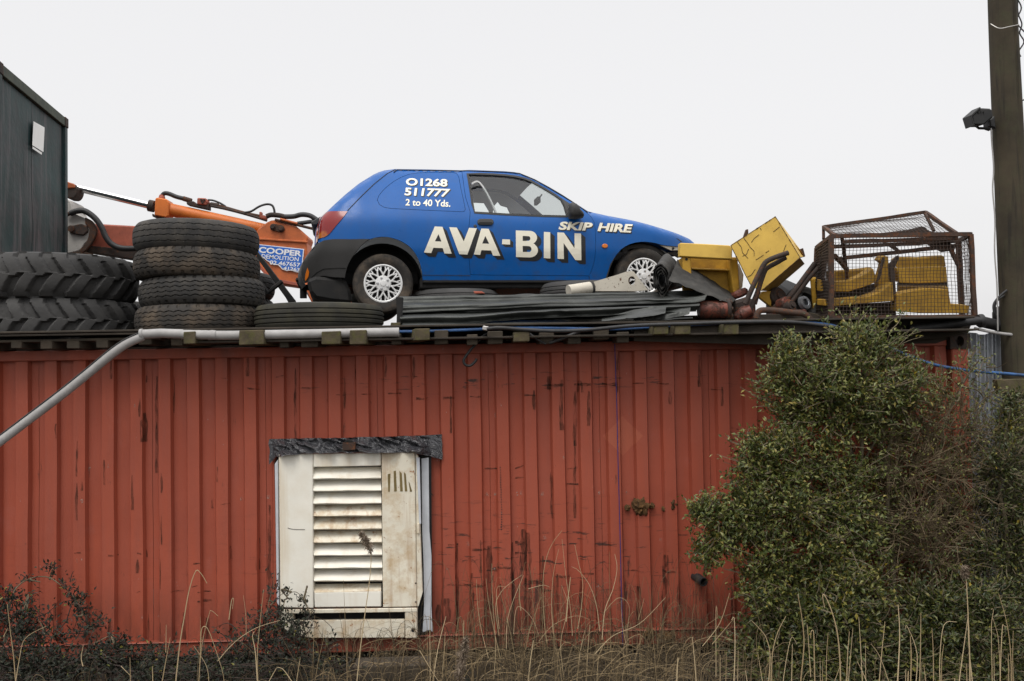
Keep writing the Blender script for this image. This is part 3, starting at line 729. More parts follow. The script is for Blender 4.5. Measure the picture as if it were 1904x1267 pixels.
# dipper arm on the left: red box beam with worn end
MB().prism(PP(c1([(345, 800), (372, 690), (556, 700), (760, 712), (760, 860), (556, 820), (430, 812)]), YE+.06), (0, TH-.12, 0)).build('dipper_arm', M['redpaint'], exc, bevel=.02)
MB().prism(PP(c1([(330, 800), (345, 778), (560, 800), (700, 820), (700, 850), (560, 838)]), YE+.02), (0, TH-.04, 0)).build('arm_flange', M['rust_dark'], exc, bevel=.006)
kn = spline([(x_, y_, 0) for x_, y_ in c1([(255, 585), (285, 600), (300, 645), (345, 668), (378, 700), (375, 745), (345, 770), (322, 800), (255, 815)])], 4)
MB().prism([P(p.x, p.y, YE-.05) for p in kn], (0, TH+.05, 0)).build('linkage_plate', M['linkage'], exc, bevel=.01)
kn = spline([(x_, y_, 0) for x_, y_ in c1([(345, 665), (372, 680), (392, 715), (378, 760), (340, 805), (322, 800), (352, 762), (362, 716), (345, 690)])], 4)
MB().prism([P(p.x, p.y, YE-.075) for p in kn], (0, .06, 0)).build('linkage_rim', M['rust'], exc, bevel=.006)
mb = MB(); mb.prism(PP(c1([(278, 700), (300, 697), (330, 690), (352, 700), (356, 722), (338, 738), (312, 735), (282, 728), (274, 714)]), YE-.10), (0, .06, 0)); mb.build('pin_lever', M['rust_dark'], exc, bevel=.012)
p = P(*c1([(290, 712)])[0], YE-.10); MB().lathe([(0, .035), (.045, .03), (.05, 0)], 14, Matrix.Translation(p) @ Matrix.Rotation(math.radians(90), 4, 'X')).build('pin', M['rust'], exc, smooth=40)
# hydraulic ram
yc = YE+.2
A, B = P(132, 347, yc), P(281, 383, yc)
MB().tube([A, B], .052, 20).build('ram_rod', M['chrome'], exc, smooth=40)
MB().prism(PP(c1([(270, 520), (300, 528), (318, 546), (314, 572), (300, 590), (270, 588)]), yc-.12), (0, .24, 0)).build('rod_eye', M['rust_dark'], exc, bevel=.02)
MB().prism(PP(c1([(268, 518), (302, 530), (304, 545), (268, 548)]), yc-.14), (0, .28, 0)).build('rod_eye_cap', M['orange'], exc, bevel=.01)
h0, h1, t0, t1 = P(277, 382.5, yc), P(287, 384.5, yc), P(314, 390, yc), P(498, 428, yc)
MB().tube([h0, h1], [.085, .085], 20).build('gland', M['rust_dark'], exc, smooth=40)
hb = c2([(238, 160), (250, 152), (328, 165), (346, 190), (338, 292), (320, 305), (232, 288)])
MB().prism(PP(hb, yc-.125), (0, .25, 0)).build('cylinder_head', M['orange2'], exc, bevel=.025)
MB().prism(PP(c2([(215, 272), (232, 288), (322, 304), (318, 318), (215, 298)]), yc-.10), (0, .2, 0)).build('head_clamp', M['rust_dark'], exc, bevel=.01)
MB().tube([t0, t0.lerp(t1, .04), t1], [.098, .095, .080], 24).build('cylinder_barrel', M['orange2'], exc, smooth=40)
# hydraulic lines
def line(name, pts, r, m, Y=YE, par=exc, c=c2, n=8, sp=5):
    return MB().tube(spline([P(x_, y_, Y) for x_, y_ in c(pts)], sp), r, n).build(name, m, par, smooth=50)
line('hose', [(285, 650), (312, 640), (345, 640), (385, 668), (412, 705), (430, 745), (455, 775), (500, 792), (580, 790)], .042, M['cable'], YE-.1, c=c1)
line('hose_fitting', [(268, 655), (290, 648)], .03, M['rust'], YE-.1, c=c1)
MB().tube([P(*c2([(290, 160)])[0], yc), P(*c2([(290, 134)])[0], yc)], [.05, .035], 10).build('port', M['redpaint'], exc, smooth=40)
line('hose', [(292, 140), (310, 122), (345, 126), (400, 148), (455, 162)], .032, M['cable'], yc)
line('hose_ferrule', [(452, 161), (515, 180)], .036, M['rust'], yc)
MB().prism(PP(c2([(475, 188), (530, 180), (548, 200), (645, 205), (645, 245), (540, 222), (480, 208)]), yc-.07), (0, .14, 0)).build('valve_bracket', M['rust_dark'], exc, bevel=.008)
MB().prism(PP(c2([(558, 155), (626, 158), (638, 185), (626, 212), (555, 205)]), yc-.09), (0, .16, 0)).build('valve_block', M['redpaint'], exc, bevel=.012)
for cx, cy in ((590, 172), (612, 173), (600, 190)):
    MB().lathe([(0, .02), (.016, .02), (.018, 0)], 8, Matrix.Translation(P(*c2([(cx, cy)])[0], yc-.09)) @ Matrix.Rotation(math.radians(90), 4, 'X')).build('screw', M['rust_dark'], exc)
line('hose', [(640, 172), (680, 176), (730, 195), (775, 222)], .014, M['cable'], yc)
line('pipe', [(640, 205), (700, 212), (790, 235), (900, 266), (1000, 288), (1075, 302)], .022, M['rust'], yc)
line('pipe', [(660, 218), (760, 238), (880, 268), (1000, 302), (1090, 330)], .018, M['rust_dark'], yc-.05)
line('pipe_union', [(660, 206), (720, 214)], .034, M['rust_dark'], yc)
line('hose', [(920, 268), (970, 258), (1030, 222), (1085, 205), (1125, 212), (1142, 240), (1148, 282)], .016, M['cable'], YE)
MB().prism(PP(c2([(1030, 262), (1048, 262), (1050, 288), (1085, 295), (1085, 318), (1030, 308)]), YE), (0, .08, 0)).build('pipe_clamp', M['redpaint'], exc, bevel=.006)
line('pipe_elbow', [(1085, 298), (1120, 286), (1180, 290), (1222, 300)], .036, M['rust_dark'], YE)
line('hose', [(1215, 300), (1290, 298), (1350, 284), (1410, 290), (1455, 315), (1500, 350)], .036, M['cable'], YE)
line('hose', [(1320, 352), (1370, 345), (1430, 338), (1480, 350)], .030, M['cable'], YE)
line('pipe', [(1150, 322), (1230, 342), (1330, 365), (1440, 392)], .020, M['rust'], YE-.01)
line('pipe', [(1190, 318), (1320, 352)], .018, M['orange'], YE-.03)
# sign
sg = c2([(1018, 508), (1371, 545), (1352, 728), (1300, 718), (1275, 706), (1240, 712), (1205, 700), (1175, 668), (1130, 660), (1085, 632), (1050, 605), (1018, 596)])
sign = MB().prism(PP(sg, YE-.024), (0, .012, 0)).build('sign', M['signwhite'], exc)
sg = c2([(1020, 513), (1363, 550), (1346, 720), (1302, 711), (1277, 699), (1240, 704), (1208, 692), (1180, 660), (1132, 653), (1088, 625), (1052, 597), (1020, 588)])
MB().prism(PP(sg, YE-.027), (0, .003, 0)).build('sign_field', M['signblue'], sign)
# hidden lower body, behind the container
MB().prism([P(640, 900, YE), P(1100, 900, YE), P(1080, 800, YE), P(700, 790, YE)], (0, 2.4, 0)).build('chassis', M['orange'], exc)
for yy in (YE-.3, YE+2.3): MB().prism([P(560, 1040, yy), P(1180, 1040, yy), P(1210, 980, yy), P(1180, 910, yy), P(560, 910, yy), P(530, 980, yy)], (0, .5, 0)).build('track', M['rust_dark'], exc)

# ------------------------------------------------------------------ lettering helper
def text_mesh(body, bold=0.0):
    cu = bpy.data.curves.new('lettering', 'FONT'); cu.body = body; cu.offset = bold; cu.resolution_u = 3
    ob = bpy.data.objects.new('lettering', cu); COL.objects.link(ob)
    dg = bpy.context.evaluated_depsgraph_get(); me = bpy.data.meshes.new_from_object(ob.evaluated_get(dg))
    bpy.data.objects.remove(ob); bpy.data.curves.remove(cu)
    vs = [v_.co.copy() for v_ in me.vertices]; fs = [tuple(p.vertices) for p in me.polygons]
    x0 = min(v_.x for v_ in vs); x1 = max(v_.x for v_ in vs); y0 = min(v_.y for v_ in vs); y1 = max(v_.y for v_ in vs)
    bpy.data.meshes.remove(me)
    return [((v_.x-x0)/(x1-x0), (v_.y-y0)/(y1-y0)) for v_ in vs], fs
def quad_map(u, v, q):
    """q: bottom-left, bottom-right, top-right, top-left in photo pixels"""
    (ax, ay), (bx, by), (cx, cy), (dx, dy) = q
    return (ax*(1-u)*(1-v)+bx*u*(1-v)+cx*u*v+dx*(1-u)*v, ay*(1-u)*(1-v)+by*u*(1-v)+cy*u*v+dy*(1-u)*v)
def text_on(body, q, place, name, m, parent, bold=.02):
    vs, fs = text_mesh(body, bold)
    return MB().add([place(*quad_map(u, v, q)) for u, v in vs], fs).build(name, m, parent)
def sp_(x_, y_): return P(x_, y_, YE-.0295)
text_on('COOPER', c2([(1024, 572), (1350, 603), (1356, 559), (1030, 526)]), sp_, 'lettering', M['signwhite'], sign, .035)
text_on('DEMOLITION', c2([(1046, 614), (1328, 640), (1332, 608), (1050, 583)]), sp_, 'lettering', M['signwhite'], sign, .012)
text_on('02 467657', c2([(1108, 662), (1340, 682), (1343, 651), (1112, 630)]), sp_, 'lettering', M['signwhite'], sign, .02)
text_on('41263', c2([(1212, 702), (1336, 716), (1339, 690), (1216, 676)]), sp_, 'lettering', M['signwhite'], sign, .02)

# dark bent steel bars between tyre stack and car
mb = MB(); mb.prism(PP(c2([(1000, 545), (1035, 590), (1300, 935), (1305, 960), (1255, 960), (1230, 915), (1010, 610)]), 1.35), (0, .06, 0))
tag(mb.build('steel_strut', M['blk'], bevel=.004), 'dark flat steel strut leaning from the tyre stack down towards the car', 'steel bar')
mb = MB(); mb.tube([P(*p, 1.25) for p in c2([(1022, 768), (1045, 808), (1098, 878), (1130, 850), (1205, 790)])], .022, 6)
tag(mb.build('bent_bar', M['blk'], smooth=30), 'thin black bar bent to a V behind the right side of the tyre stack', 'steel bar')

# ================================================================== the car
YAW = math.radians(8.0)
EU = V((math.cos(YAW), math.sin(YAW), 0)); EY = V((-math.sin(YAW), math.cos(YAW), 0)); EZ = V((0, 0, 1))
O = P(712.7, 528.3, .95)
CW = 1.62
def loc(px, py, y=0.0):
    d = ray(px, py); p = CAM + d*((O + EY*y - CAM).dot(EY)/d.dot(EY)) - O
    return p.dot(EU), p.z
def W3(u, y, z): return O + EU*u + EY*y + EZ*z
c3 = lambda pts: crop(pts, 3.84, 540, 290)
c4 = lambda pts: crop(pts, 4.139, 840, 290)

sil_px = c3([(80, 800), (130, 700), (197, 612), (200, 560), (205, 500), (222, 438), (262, 400), (300, 363), (400, 272), (500, 193), (600, 133), (640, 115), (680, 103), (750, 94), (980, 97), (1220, 103)]) + \
    c4([(140, 108), (270, 113), (400, 118), (480, 125), (540, 139), (640, 180), (750, 240), (850, 299), (950, 364), (1050, 428), (1085, 437), (1200, 462), (1400, 500), (1600, 555), (1750, 605), (1830, 640), (1865, 668), (1890, 710), (1905, 790), (1900, 860)])
def base_f(u, z):
    """inward offset of the body side from its widest plane; u, z relative to the rear hub"""
    sp = lambda a, k: k*math.log1p(math.exp(min(a/k, 40)))
    y = .30*sp(z-.60, .03) + .20*sp(.315-z, .012) + .03*max(0, (z-.38)/.3)**2 * (1 if z < .68 else 1)
    if u < -.15: y += .30*min(1.6, (-.15-u)/.60)**2.4
    if u > 2.25: y += .34*((u-2.25)/.85)**2.3
    return y
SIL = None
def seg_dist(p, a, b):
    ab = (b[0]-a[0], b[1]-a[1]); t_ = ((p[0]-a[0])*ab[0]+(p[1]-a[1])*ab[1])/max(1e-12, ab[0]**2+ab[1]**2); t_ = max(0, min(1, t_))
    return math.hypot(p[0]-a[0]-ab[0]*t_, p[1]-a[1]-ab[1]*t_)
def f_side(u, z, rnd_=True):
    y = base_f(u, z)
    if SIL and rnd_:
        d = min(seg_dist((u, z), SIL[i], SIL[i+1]) for i in range(len(SIL)-1))
        r = .06 if u < 2.0 else .10
        if d < r: y += (r-math.sqrt(max(0, r*r-(r-d)**2)))*.8
    return y
def solve(px, py, rnd_=True):
    y = 0
    for _ in range(5):
        u, z = loc(px, py, y); y = f_side(u, z, rnd_)
    return u, z
SIL_ = [solve(*p, False) for p in sil_px]
def densify(l, step=.03, closed=False):
    out = []; n = len(l)
    for i in range(n if closed else n-1):
        a, b = l[i], l[(i+1) % n]; k = max(1, int(math.hypot(b[0]-a[0], b[1]-a[1])/step))
        for j in range(k): out.append((a[0]+(b[0]-a[0])*j/k, a[1]+(b[1]-a[1])*j/k))
    if not closed: out.append(l[-1])
    return out
def smooth2(l, n=4):
    return [(p.x, p.y) for p in spline([(a, b, 0) for a, b in l], n)]
# the point where the outline meets the roof keeps the sight line: outline offset is base + rounding at d=0
def solve_edge(px, py):
    y = 0
    for _ in range(5):
        u, z = loc(px, py, y); r = .06 if u < 2.0 else .10; y = base_f(u, z)+r*.8
    return u, z
SIL = [solve_edge(*p) for p in sil_px]
def L(pts): return [solve(*p) for p in pts]
def inside(p, l):
    x_, y_ = p; c_ = False; n = len(l)
    for i in range(n):
        x1, y1 = l[i]; x2, y2 = l[(i+1) % n]
        if (y1 > y_) != (y2 > y_) and x_ < (x2-x1)*(y_-y1)/(y2-y1)+x1: c_ = not c_
    return c_
def region(outer, holes=(), step=.045, dens=.025, test=None):
    """triangulate a region of the side view: returns 2D points and triangles"""
    loops = [densify(l, dens, True) for l in [outer]+list(holes)]
    pts = []; eds = []
    for l in loops:
        o = len(pts); pts += l; eds += [(o+i, o+(i+1) % len(l)) for i in range(len(l))]
    xs = [p[0] for p in outer]; ys = [p[1] for p in outer]
    if step:
        i = 0; u = min(xs)
        while u < max(xs):
            z = min(ys) + (.5*step if i % 2 else 0)
            while z < max(ys):
                p = (u, z)
                if inside(p, outer) and not any(inside(p, h) for h in holes):
                    if min(math.hypot(p[0]-q[0], p[1]-q[1]) for q in pts[:sum(len(l) for l in loops)]) > step*.35: pts.append(p)
                z += step
            u += step*.87; i += 1
    r = geometry.delaunay_2d_cdt([V(p) for p in pts], eds, [], 0, 1e-6)
    vs = [(p.x, p.y) for p in r[0]]; tr = []
    for t_ in r[2]:
        c_ = (sum(vs[i][0] for i in t_)/3, sum(vs[i][1] for i in t_)/3)
        ok = (inside(c_, outer) and not any(inside(c_, h) for h in holes)) if test is None else test(c_)
        if ok: tr.append(t_)
    return vs, tr
def skin_mb(vs, tr, off=0.0, far=False, fn=None):
    fn = fn or f_side
    P3 = []
    for u, z in vs:
        y = fn(u, z)-off
        P3.append(W3(u, CW-y if far else y, z))
    return P3, tr
def side_part(name, m, outer, holes=(), off=0.0, parent=None, rim=.022, step=.045, far=False, fn=None):
    vs, tr = region(outer, holes, step)
    P3, tr = skin_mb(vs, tr, off, far, fn)
    me = bpy.data.meshes.new(name); b = bmesh.new(); bv = [b.verts.new(p) for p in P3]
    for t_ in tr:
        try: b.faces.new([bv[i] for i in t_])
        except ValueError: pass
    loose = [v_ for v_ in b.verts if not v_.link_faces]
    bmesh.ops.delete(b, geom=loose, context='VERTS')
    bmesh.ops.recalc_face_normals(b, faces=b.faces)
    want = EY if far else -EY
    if sum((f.normal.dot(want) for f in b.faces)) < 0: bmesh.ops.reverse_faces(b, faces=b.faces)
    if rim:
        be = [e for e in b.edges if len(e.link_faces) == 1]
        r = bmesh.ops.extrude_edge_only(b, edges=be)
        nv = [g_ for g_ in r['geom'] if isinstance(g_, bmesh.types.BMVert)]
        for v_ in nv: v_.co += (EY if not far else -EY)*rim
        bmesh.ops.recalc_face_normals(b, faces=b.faces)
        if sum((f.normal.dot(want) for f in b.faces if abs(f.normal.dot(want)) > .6)) < 0: bmesh.ops.reverse_faces(b, faces=b.faces)
    for f in b.faces: f.smooth = True
    b.to_mesh(me); b.free(); me.materials.append(m); me.set_sharp_from_angle(angle=math.radians(38))
    return link(name, me, parent)

car = thing('car', 'small blue three-door hatchback van with hand-painted lettering, propped on tyres on the container roof', 'car', O + EY*.8 - EZ*.27 + EU*1.2)
# --- outlines (photo pixels -> side view)
rear_arch = c3([(560, 598), (600, 585), (650, 578), (700, 580), (740, 590), (780, 604), (810, 620), (845, 643), (870, 668), (895, 702), (915, 740), (930, 785), (940, 830), (945, 886)])
sill = c3([(945, 888)]) + c4([(300, 958), (700, 962), (1000, 960), (1185, 955)])
front_arch = c4([(1192, 930), (1215, 860), (1240, 805), (1262, 768), (1300, 722), (1335, 697), (1370, 679), (1410, 668), (1450, 662), (1490, 661), (1530, 665), (1570, 672), (1610, 683), (1650, 690), (1690, 694), (1735, 698)])
nose_end = c4([(1760, 700), (1905, 720)])
bumper_top = c3([(560, 598), (430, 600), (300, 598), (240, 606), (200, 622)])
door = c3([(1222, 112), (1236, 210), (1250, 300), (1270, 362), (1282, 400), (1279, 450), (1273, 510), (1269, 600), (1271, 680), (1276, 750), (1284, 850)]) + \
    c4([(300, 920), (600, 922), (900, 924), (1057, 925), (1075, 890), (1092, 835), (1101, 790), (1107, 735), (1109, 680), (1108, 620), (1105, 560), (1097, 515), (1084, 487), (1068, 462), (1048, 443),
        (1000, 406), (950, 372), (850, 312), (750, 255), (640, 198), (560, 160), (500, 142), (400, 131), (250, 124), (120, 118)])
window = c4([(122, 140), (210, 139), (310, 142), (420, 150), (500, 161), (560, 175), (610, 195), (720, 256), (800, 305), (845, 338), (870, 385), (882, 430), (886, 466), (700, 462), (400, 450), (176, 436), (160, 370), (145, 270)])
qwin = c3([(618, 316), (630, 285), (655, 252), (690, 218), (740, 180), (795, 150), (850, 130), (910, 121), (1000, 118), (1100, 118), (1165, 119), (1190, 128), (1203, 150), (1220, 240), (1240, 330), (1250, 380), (1245, 396), (1228, 401), (1100, 396), (900, 387), (720, 378), (670, 370), (635, 350)])
tail = c3([(262, 400), (330, 396), (408, 397), (388, 425), (360, 460), (332, 492), (305, 525), (282, 553), (262, 570), (238, 582), (197, 594), (200, 550), (206, 498), (222, 440)])

silL = [p for p in SIL]
body_loop = L(bumper_top[::-1])[:-1] + L(rear_arch) + L(sill) + L(front_arch) + L(nose_end[:1]) + [solve_edge(*p) for p in nose_end[1:]]
i_n = max(i for i, p in enumerate(sil_px) if p[0] < nose_end[1][0]-.5 and p[1] < nose_end[1][1])
body_loop += [SIL[i] for i in range(i_n, 1, -1)]
door_l, win_l, qwin_l, tail_l = L(door), L(window), L(qwin), [solve(*p) for p in tail]
# snap tail-lamp outer edge onto the outline
def shrink(l, d):
    cx = sum(p[0] for p in l)/len(l); n = len(l); out = []
    area = sum(l[i][0]*l[(i+1) % n][1]-l[(i+1) % n][0]*l[i][1] for i in range(n)); s_ = 1 if area > 0 else -1
    for i in range(n):
        a, b, c_ = l[i-1], l[i], l[(i+1) % n]
        t_ = V((c_[0]-a[0], c_[1]-a[1])).normalized(); out.append((b[0]-t_.y*d*s_, b[1]+t_.x*d*s_))
    return out
body = side_part('body', M['blue'], body_loop, [door_l, qwin_l], 0, car)
dr = side_part('door', M['blue'], shrink(door_l, .0035), [win_l], .0015, car)
qw = side_part('quarter_window', M['blue'], shrink(qwin_l, .004), [], .001, car)
qw['label'] = 'rear side window painted over in body blue'
side_part('tail_lamp', M['tail'], tail_l, [], .006, car, rim=.012, step=.03)
# rubber seal round the door glass
side_part('window_seal', M['rubber'], shrink(win_l, -.012), [shrink(win_l, .010)], .004, dr, rim=.03, step=0)
side_part('door_glass', M['glass'], shrink(win_l, .008), [], -.012, dr, rim=0, step=.2)
# dark recesses behind shut lines
side_part('shut_line', M['blk'], shrink(door_l, -.02), [shrink(door_l, .02)], -.018, body, rim=0, step=0)
side_part('shut_line', M['blk'], shrink(qwin_l, -.01), [shrink(qwin_l, .01)], -.012, body, rim=0, step=0)
# drip rail along the roof edge
gut = c3([(738, 118), (760, 101), (1000, 104), (1216, 109)]) + c4([(120, 116), (270, 120), (420, 126), (520, 136), (640, 186), (760, 252), (860, 312), (960, 377), (1046, 436)])
MB().tube([W3(u, f_side(u, z)-.004, z) for u, z in densify(L(gut), .06)], .006, 5).build('drip_rail', M['rubber'], body, smooth=40)
tg = c3([(750, 97), (690, 128), (600, 200), (500, 296), (408, 392)])
MB().tube([W3(u, f_side(u, z)-.0005, z) for u, z in densify(L(tg), .05)], .005, 5).build('tailgate_gap', M['rubber'], body, smooth=40)
# fuel of lines: sill seam, front wing seam below the door
for pts in (c3([(945, 852), (1100, 853), (1284, 855)]), c4([(1057, 925), (1057, 958)])):
    MB().tube([W3(u, f_side(u, z)-.0002, z) for u, z in densify(L(pts), .05)], .003, 4).build('seam', M['rubber'], body)
# far side
far_holes = [[loc(*p, CW-.06) for p in l] for l in ([(872, 383), (895, 384), (905, 397), (903, 412), (868, 412)], [(913, 390), (920, 382), (926, 388), (938, 391), (944, 401), (946, 414), (911, 414)])]
fb = side_part('far_side', M['blue'], body_loop, far_holes, 0, car, far=True, step=.09)
for h in far_holes: side_part('far_glass', M['glass'], shrink(h, -.01), [], -.012, fb, rim=0, step=.2, far=True)
side_part('far_lining', M['grey_trim'], shrink(body_loop, .05), far_holes, -.05, fb, rim=0, step=.2, far=True)

# --- skins across the car: tailgate, roof, windscreen, bonnet, nose
SU = [SIL[0]] + SIL[1:]
def across(i0, i1, tr, name, m, off=0.0, crown=.03, par=car, nt=14, sub=3, smooth=45):
    pl = SIL[i0:i1+1]; pl = densify(pl, .05)
    mb = MB(); nu = len(pl)-1
    def fn(a, b):
        i = round(a*nu); u, z = pl[i]; t_ = tr[0]+(tr[1]-tr[0])*b
        y0 = base_f(u, z)+(.06 if u < 2.0 else .10)*.8
        # outward normal of the outline in the side view
        j0, j1 = max(i-1, 0), min(i+1, nu); tx, tz = pl[j1][0]-pl[j0][0], pl[j1][1]-pl[j0][1]; l_ = math.hypot(tx, tz) or 1
        nx, nz = -tz/l_, tx/l_
        k = crown*(1-t_*t_)-off
        return W3(u+nx*k, y0+(CW-2*y0)*(t_+1)/2, z+nz*k)
    mb.grid(fn, nu, nt)
    return mb.build(name, m, par, smooth=smooth)
def idx(px): return min(range(len(sil_px)), key=lambda i: abs(sil_px[i][0]-px))
iR0 = 6; iH = 12; iRoof = 13; iWs0 = 21; iWs1 = 25; iB = 26; iN = len(SIL)-1
across(2, iR0, (-1, 1), 'tailgate', M['blue'], 0, .05)
across(iR0, iH, (-1, -.80), 'rear_pillar', M['blue'], 0, .05, body, 4); across(iR0, iH, (.80, 1), 'rear_pillar', M['blue'], 0, .05, body, 4)
across(iR0, iH, (-.80, .80), 'rear_screen', M['glass'], .004, .05)
across(iH, iWs0, (-1, 1), 'roof', M['blue'], 0, .025)
across(iH, iWs0, (-.97, .97), 'roof_lining', M['grey_trim'], .03, .025)
across(iWs0, iWs1, (-1, -.90), 'screen_pillar', M['blue'], 0, .05, body, 4); across(iWs0, iWs1, (.90, 1), 'screen_pillar', M['blue'], 0, .05, body, 4)
across(iWs0, iWs1, (-.90, .90), 'windscreen', M['glass'], .004, .05)
across(iWs1, iN, (-1, 1), 'bonnet', M['blue'], 0, .04)
# tail lamp wraps on to the tailgate; plate
across(2, iR0, (-1.0, -.80), 'tail_lamp_return', M['tail'], -.006, .05, body, 4)
# --- bumper and lower rear
bump = c3([(78, 800), (92, 760), (130, 700), (162, 656), (204, 622), (240, 606), (300, 597), (430, 598), (566, 596), (540, 612), (505, 642), (470, 684), (440, 726), (418, 764), (403, 800), (392, 845), (388, 872), (300, 868), (235, 858), (180, 872), (140, 892), (100, 908), (88, 890), (80, 850)])
bl_ = L(bump)
side_part('rear_bumper', M['plastic'], bl_, [], .022, car, rim=.06, step=.04)
MB().tube([W3(u, f_side(u, z)-.0235, z) for u, z in densify(L(c3([(395, 803), (330, 803), (240, 808), (190, 835), (150, 872)])), .04)], .004, 5).build('bumper_crease', M['blk'], car.children[-1])
# bumper carries on round the back
mb = MB(); pl = [L([p])[0] for p in c3([(200, 622), (130, 700), (92, 770), (78, 830), (86, 890), (110, 930)])]
def bfn(a, b):
    i = a*(len(pl)-1); i0 = min(int(i), len(pl)-2); q = i-i0
    u = pl[i0][0]*(1-q)+pl[i0+1][0]*q; z = pl[i0][1]*(1-q)+pl[i0+1][1]*q
    y0 = f_side(u, z)-.022; t_ = b*2-1
    return W3(u-.05*(1-t_*t_), y0+(CW-2*y0)*b, z)
mb.grid(bfn, 10, 16).build('bumper_rear_face', M['plastic'], car.children[-1] if False else car, smooth=50)
o_ = bpy.data.objects['bumper_rear_face']
tl = [loc(*p, .45) for p in c3([(146, 480), (190, 452), (218, 438), (224, 452), (190, 498), (160, 500)])]
MB().prism([W3(u, .40, z) for u, z in tl], EY*.8).build('tailgate_handle', M['plastic'], car, bevel=.006)
# reflector sliver
q = L(c3([(122, 800), (134, 832), (130, 862), (108, 898), (104, 880), (110, 840)]))
MB().prism([W3(u, f_side(u, z)-.030, z) for u, z in q], EY*.01).build('reflector', M['amber'], car)
val = L(c3([(118, 900), (180, 868), (388, 872), (430, 960), (440, 1055), (300, 1045), (180, 1030), (140, 985)]))
MB().prism([W3(u, .10, z) for u, z in val], EY*1.4).build('rear_valance', M['blk'], car, bevel=.03)
# tow ball
tb = P(*c3([(40, 935)])[0], .95+.0); 
tu, tz = loc(*c3([(70, 945)])[0], .75)
mb = MB(); mb.tube([W3(tu+.35, .75, tz), W3(tu+.08, .75, tz), W3(tu, .75, tz+.02), W3(tu-.02, .75, tz+.06)], [.025, .025, .022, .018], 10)
mb.lathe([(0, .05), (.018, .046), (.026, .025), (.018, .005), (.012, 0)], 12, Matrix.Translation(W3(tu-.02, .75, tz+.055)))
mb.box(W3(tu+.03, .75, tz-.05), (.06, .05, .10)); mb.box(W3(tu+.06, .68, tz), (.05, .10, .05))
mb.build('tow_hitch', M['blk'], car, smooth=40)
# --- underbody, wheel houses
sx = L(sill); zs = sx[0][1]
MB().box((0, 0, 0), (1, 1, 1)).v
def obox(name, u0, u1, y0, y1, z0, z1, m, par=car, bev=.01):
    vs = [W3(u, y, z) for u in (u0, u1) for y in (y0, y1) for z in (z0, z1)]
    return MB().add(vs, [(0,1,3,2),(4,6,7,5),(0,4,5,1),(2,3,7,6),(0,2,6,4),(1,5,7,3)]).build(name, m, par, bevel=bev)
ue0, ue1 = sx[0][0], sx[-1][0]
obox('floor_pan', ue0-.02, ue1+.02, .09, CW-.09, zs-.075, zs+.03, M['blk'])
obox('floor_pan', -.62, ue0-.02, .30, CW-.30, zs-.02, zs+.10, M['blk'])
obox('floor_pan', ue1+.02, 3.05, .42, CW-.42, zs-.04, zs+.12, M['blk'])
obox('sill_lip', ue0, ue1, .055, .075, zs-.03, zs+.01, M['blk'])
for k_ in (0, 1):
    rp = [(0.0+.37*math.cos(a), .01+.375*math.sin(a)) for a in [math.radians(x_) for x_ in range(-5, 186, 8)]] if k_ == 0 else [(2.462+.40*math.cos(a), .01+.40*math.sin(a)) for a in [math.radians(x_) for x_ in range(-5, 186, 8)]]
    mb = MB(); n_ = len(rp)
    vs = [W3(u, .045 + (.03 if k_ == 0 else .03), z) for u, z in rp] + [W3(u, .40, z) for u, z in rp]
    mb.add(vs, [(i, i+1, n_+i+1, n_+i) for i in range(n_-1)] + [tuple(n_+i for i in range(n_))])
    mb.build('wheel_house', M['blk'], car, smooth=50)
# black plastic edge of the front arch and the bare bracket where the bumper was
fa = L(c4([(1192, 950), (1218, 860), (1240, 810), (1256, 778), (1246, 790), (1222, 830), (1205, 880), (1182, 945)]))
MB().prism([W3(u, f_side(u, z)-.008, z) for u, z in fa], EY*.03).build('mud_flap', M['plastic'], car)
lin = L(c4([(1330, 705), (1400, 676), (1470, 668), (1560, 690), (1640, 735), (1700, 800), (1735, 870), (1715, 880), (1660, 800), (1600, 745), (1540, 715), (1470, 700), (1400, 705), (1340, 730)]))
MB().prism([W3(u, .10, z) for u, z in lin], EY*.28).build('arch_liner', M['rubber'], car)
br = L(c4([(1605, 688), (1690, 697), (1752, 702), (1752, 726), (1690, 728), (1655, 712)]))
MB().prism([W3(u, f_side(u, z)+.01, z) for u, z in br], EY*.02).build('bumper_bracket', M['pplate'], car, bevel=.003)
p = L(c4([(1705, 713)]))[0]; MB().lathe([(0, .01), (.012, .01), (.012, 0)], 10, Matrix.Translation(W3(p[0], f_side(*p)+.006, p[1])) @ Matrix.Rotation(math.radians(90), 4, 'X')).build('bracket_hole', M['blk'], car)
cr = L(c4([(1728, 634), (1745, 640), (1775, 662), (1762, 664)])); MB().prism([W3(u, f_side(u, z)-.002, z) for u, z in cr], EY*.002).build('wing_tear', M['shade'], body)

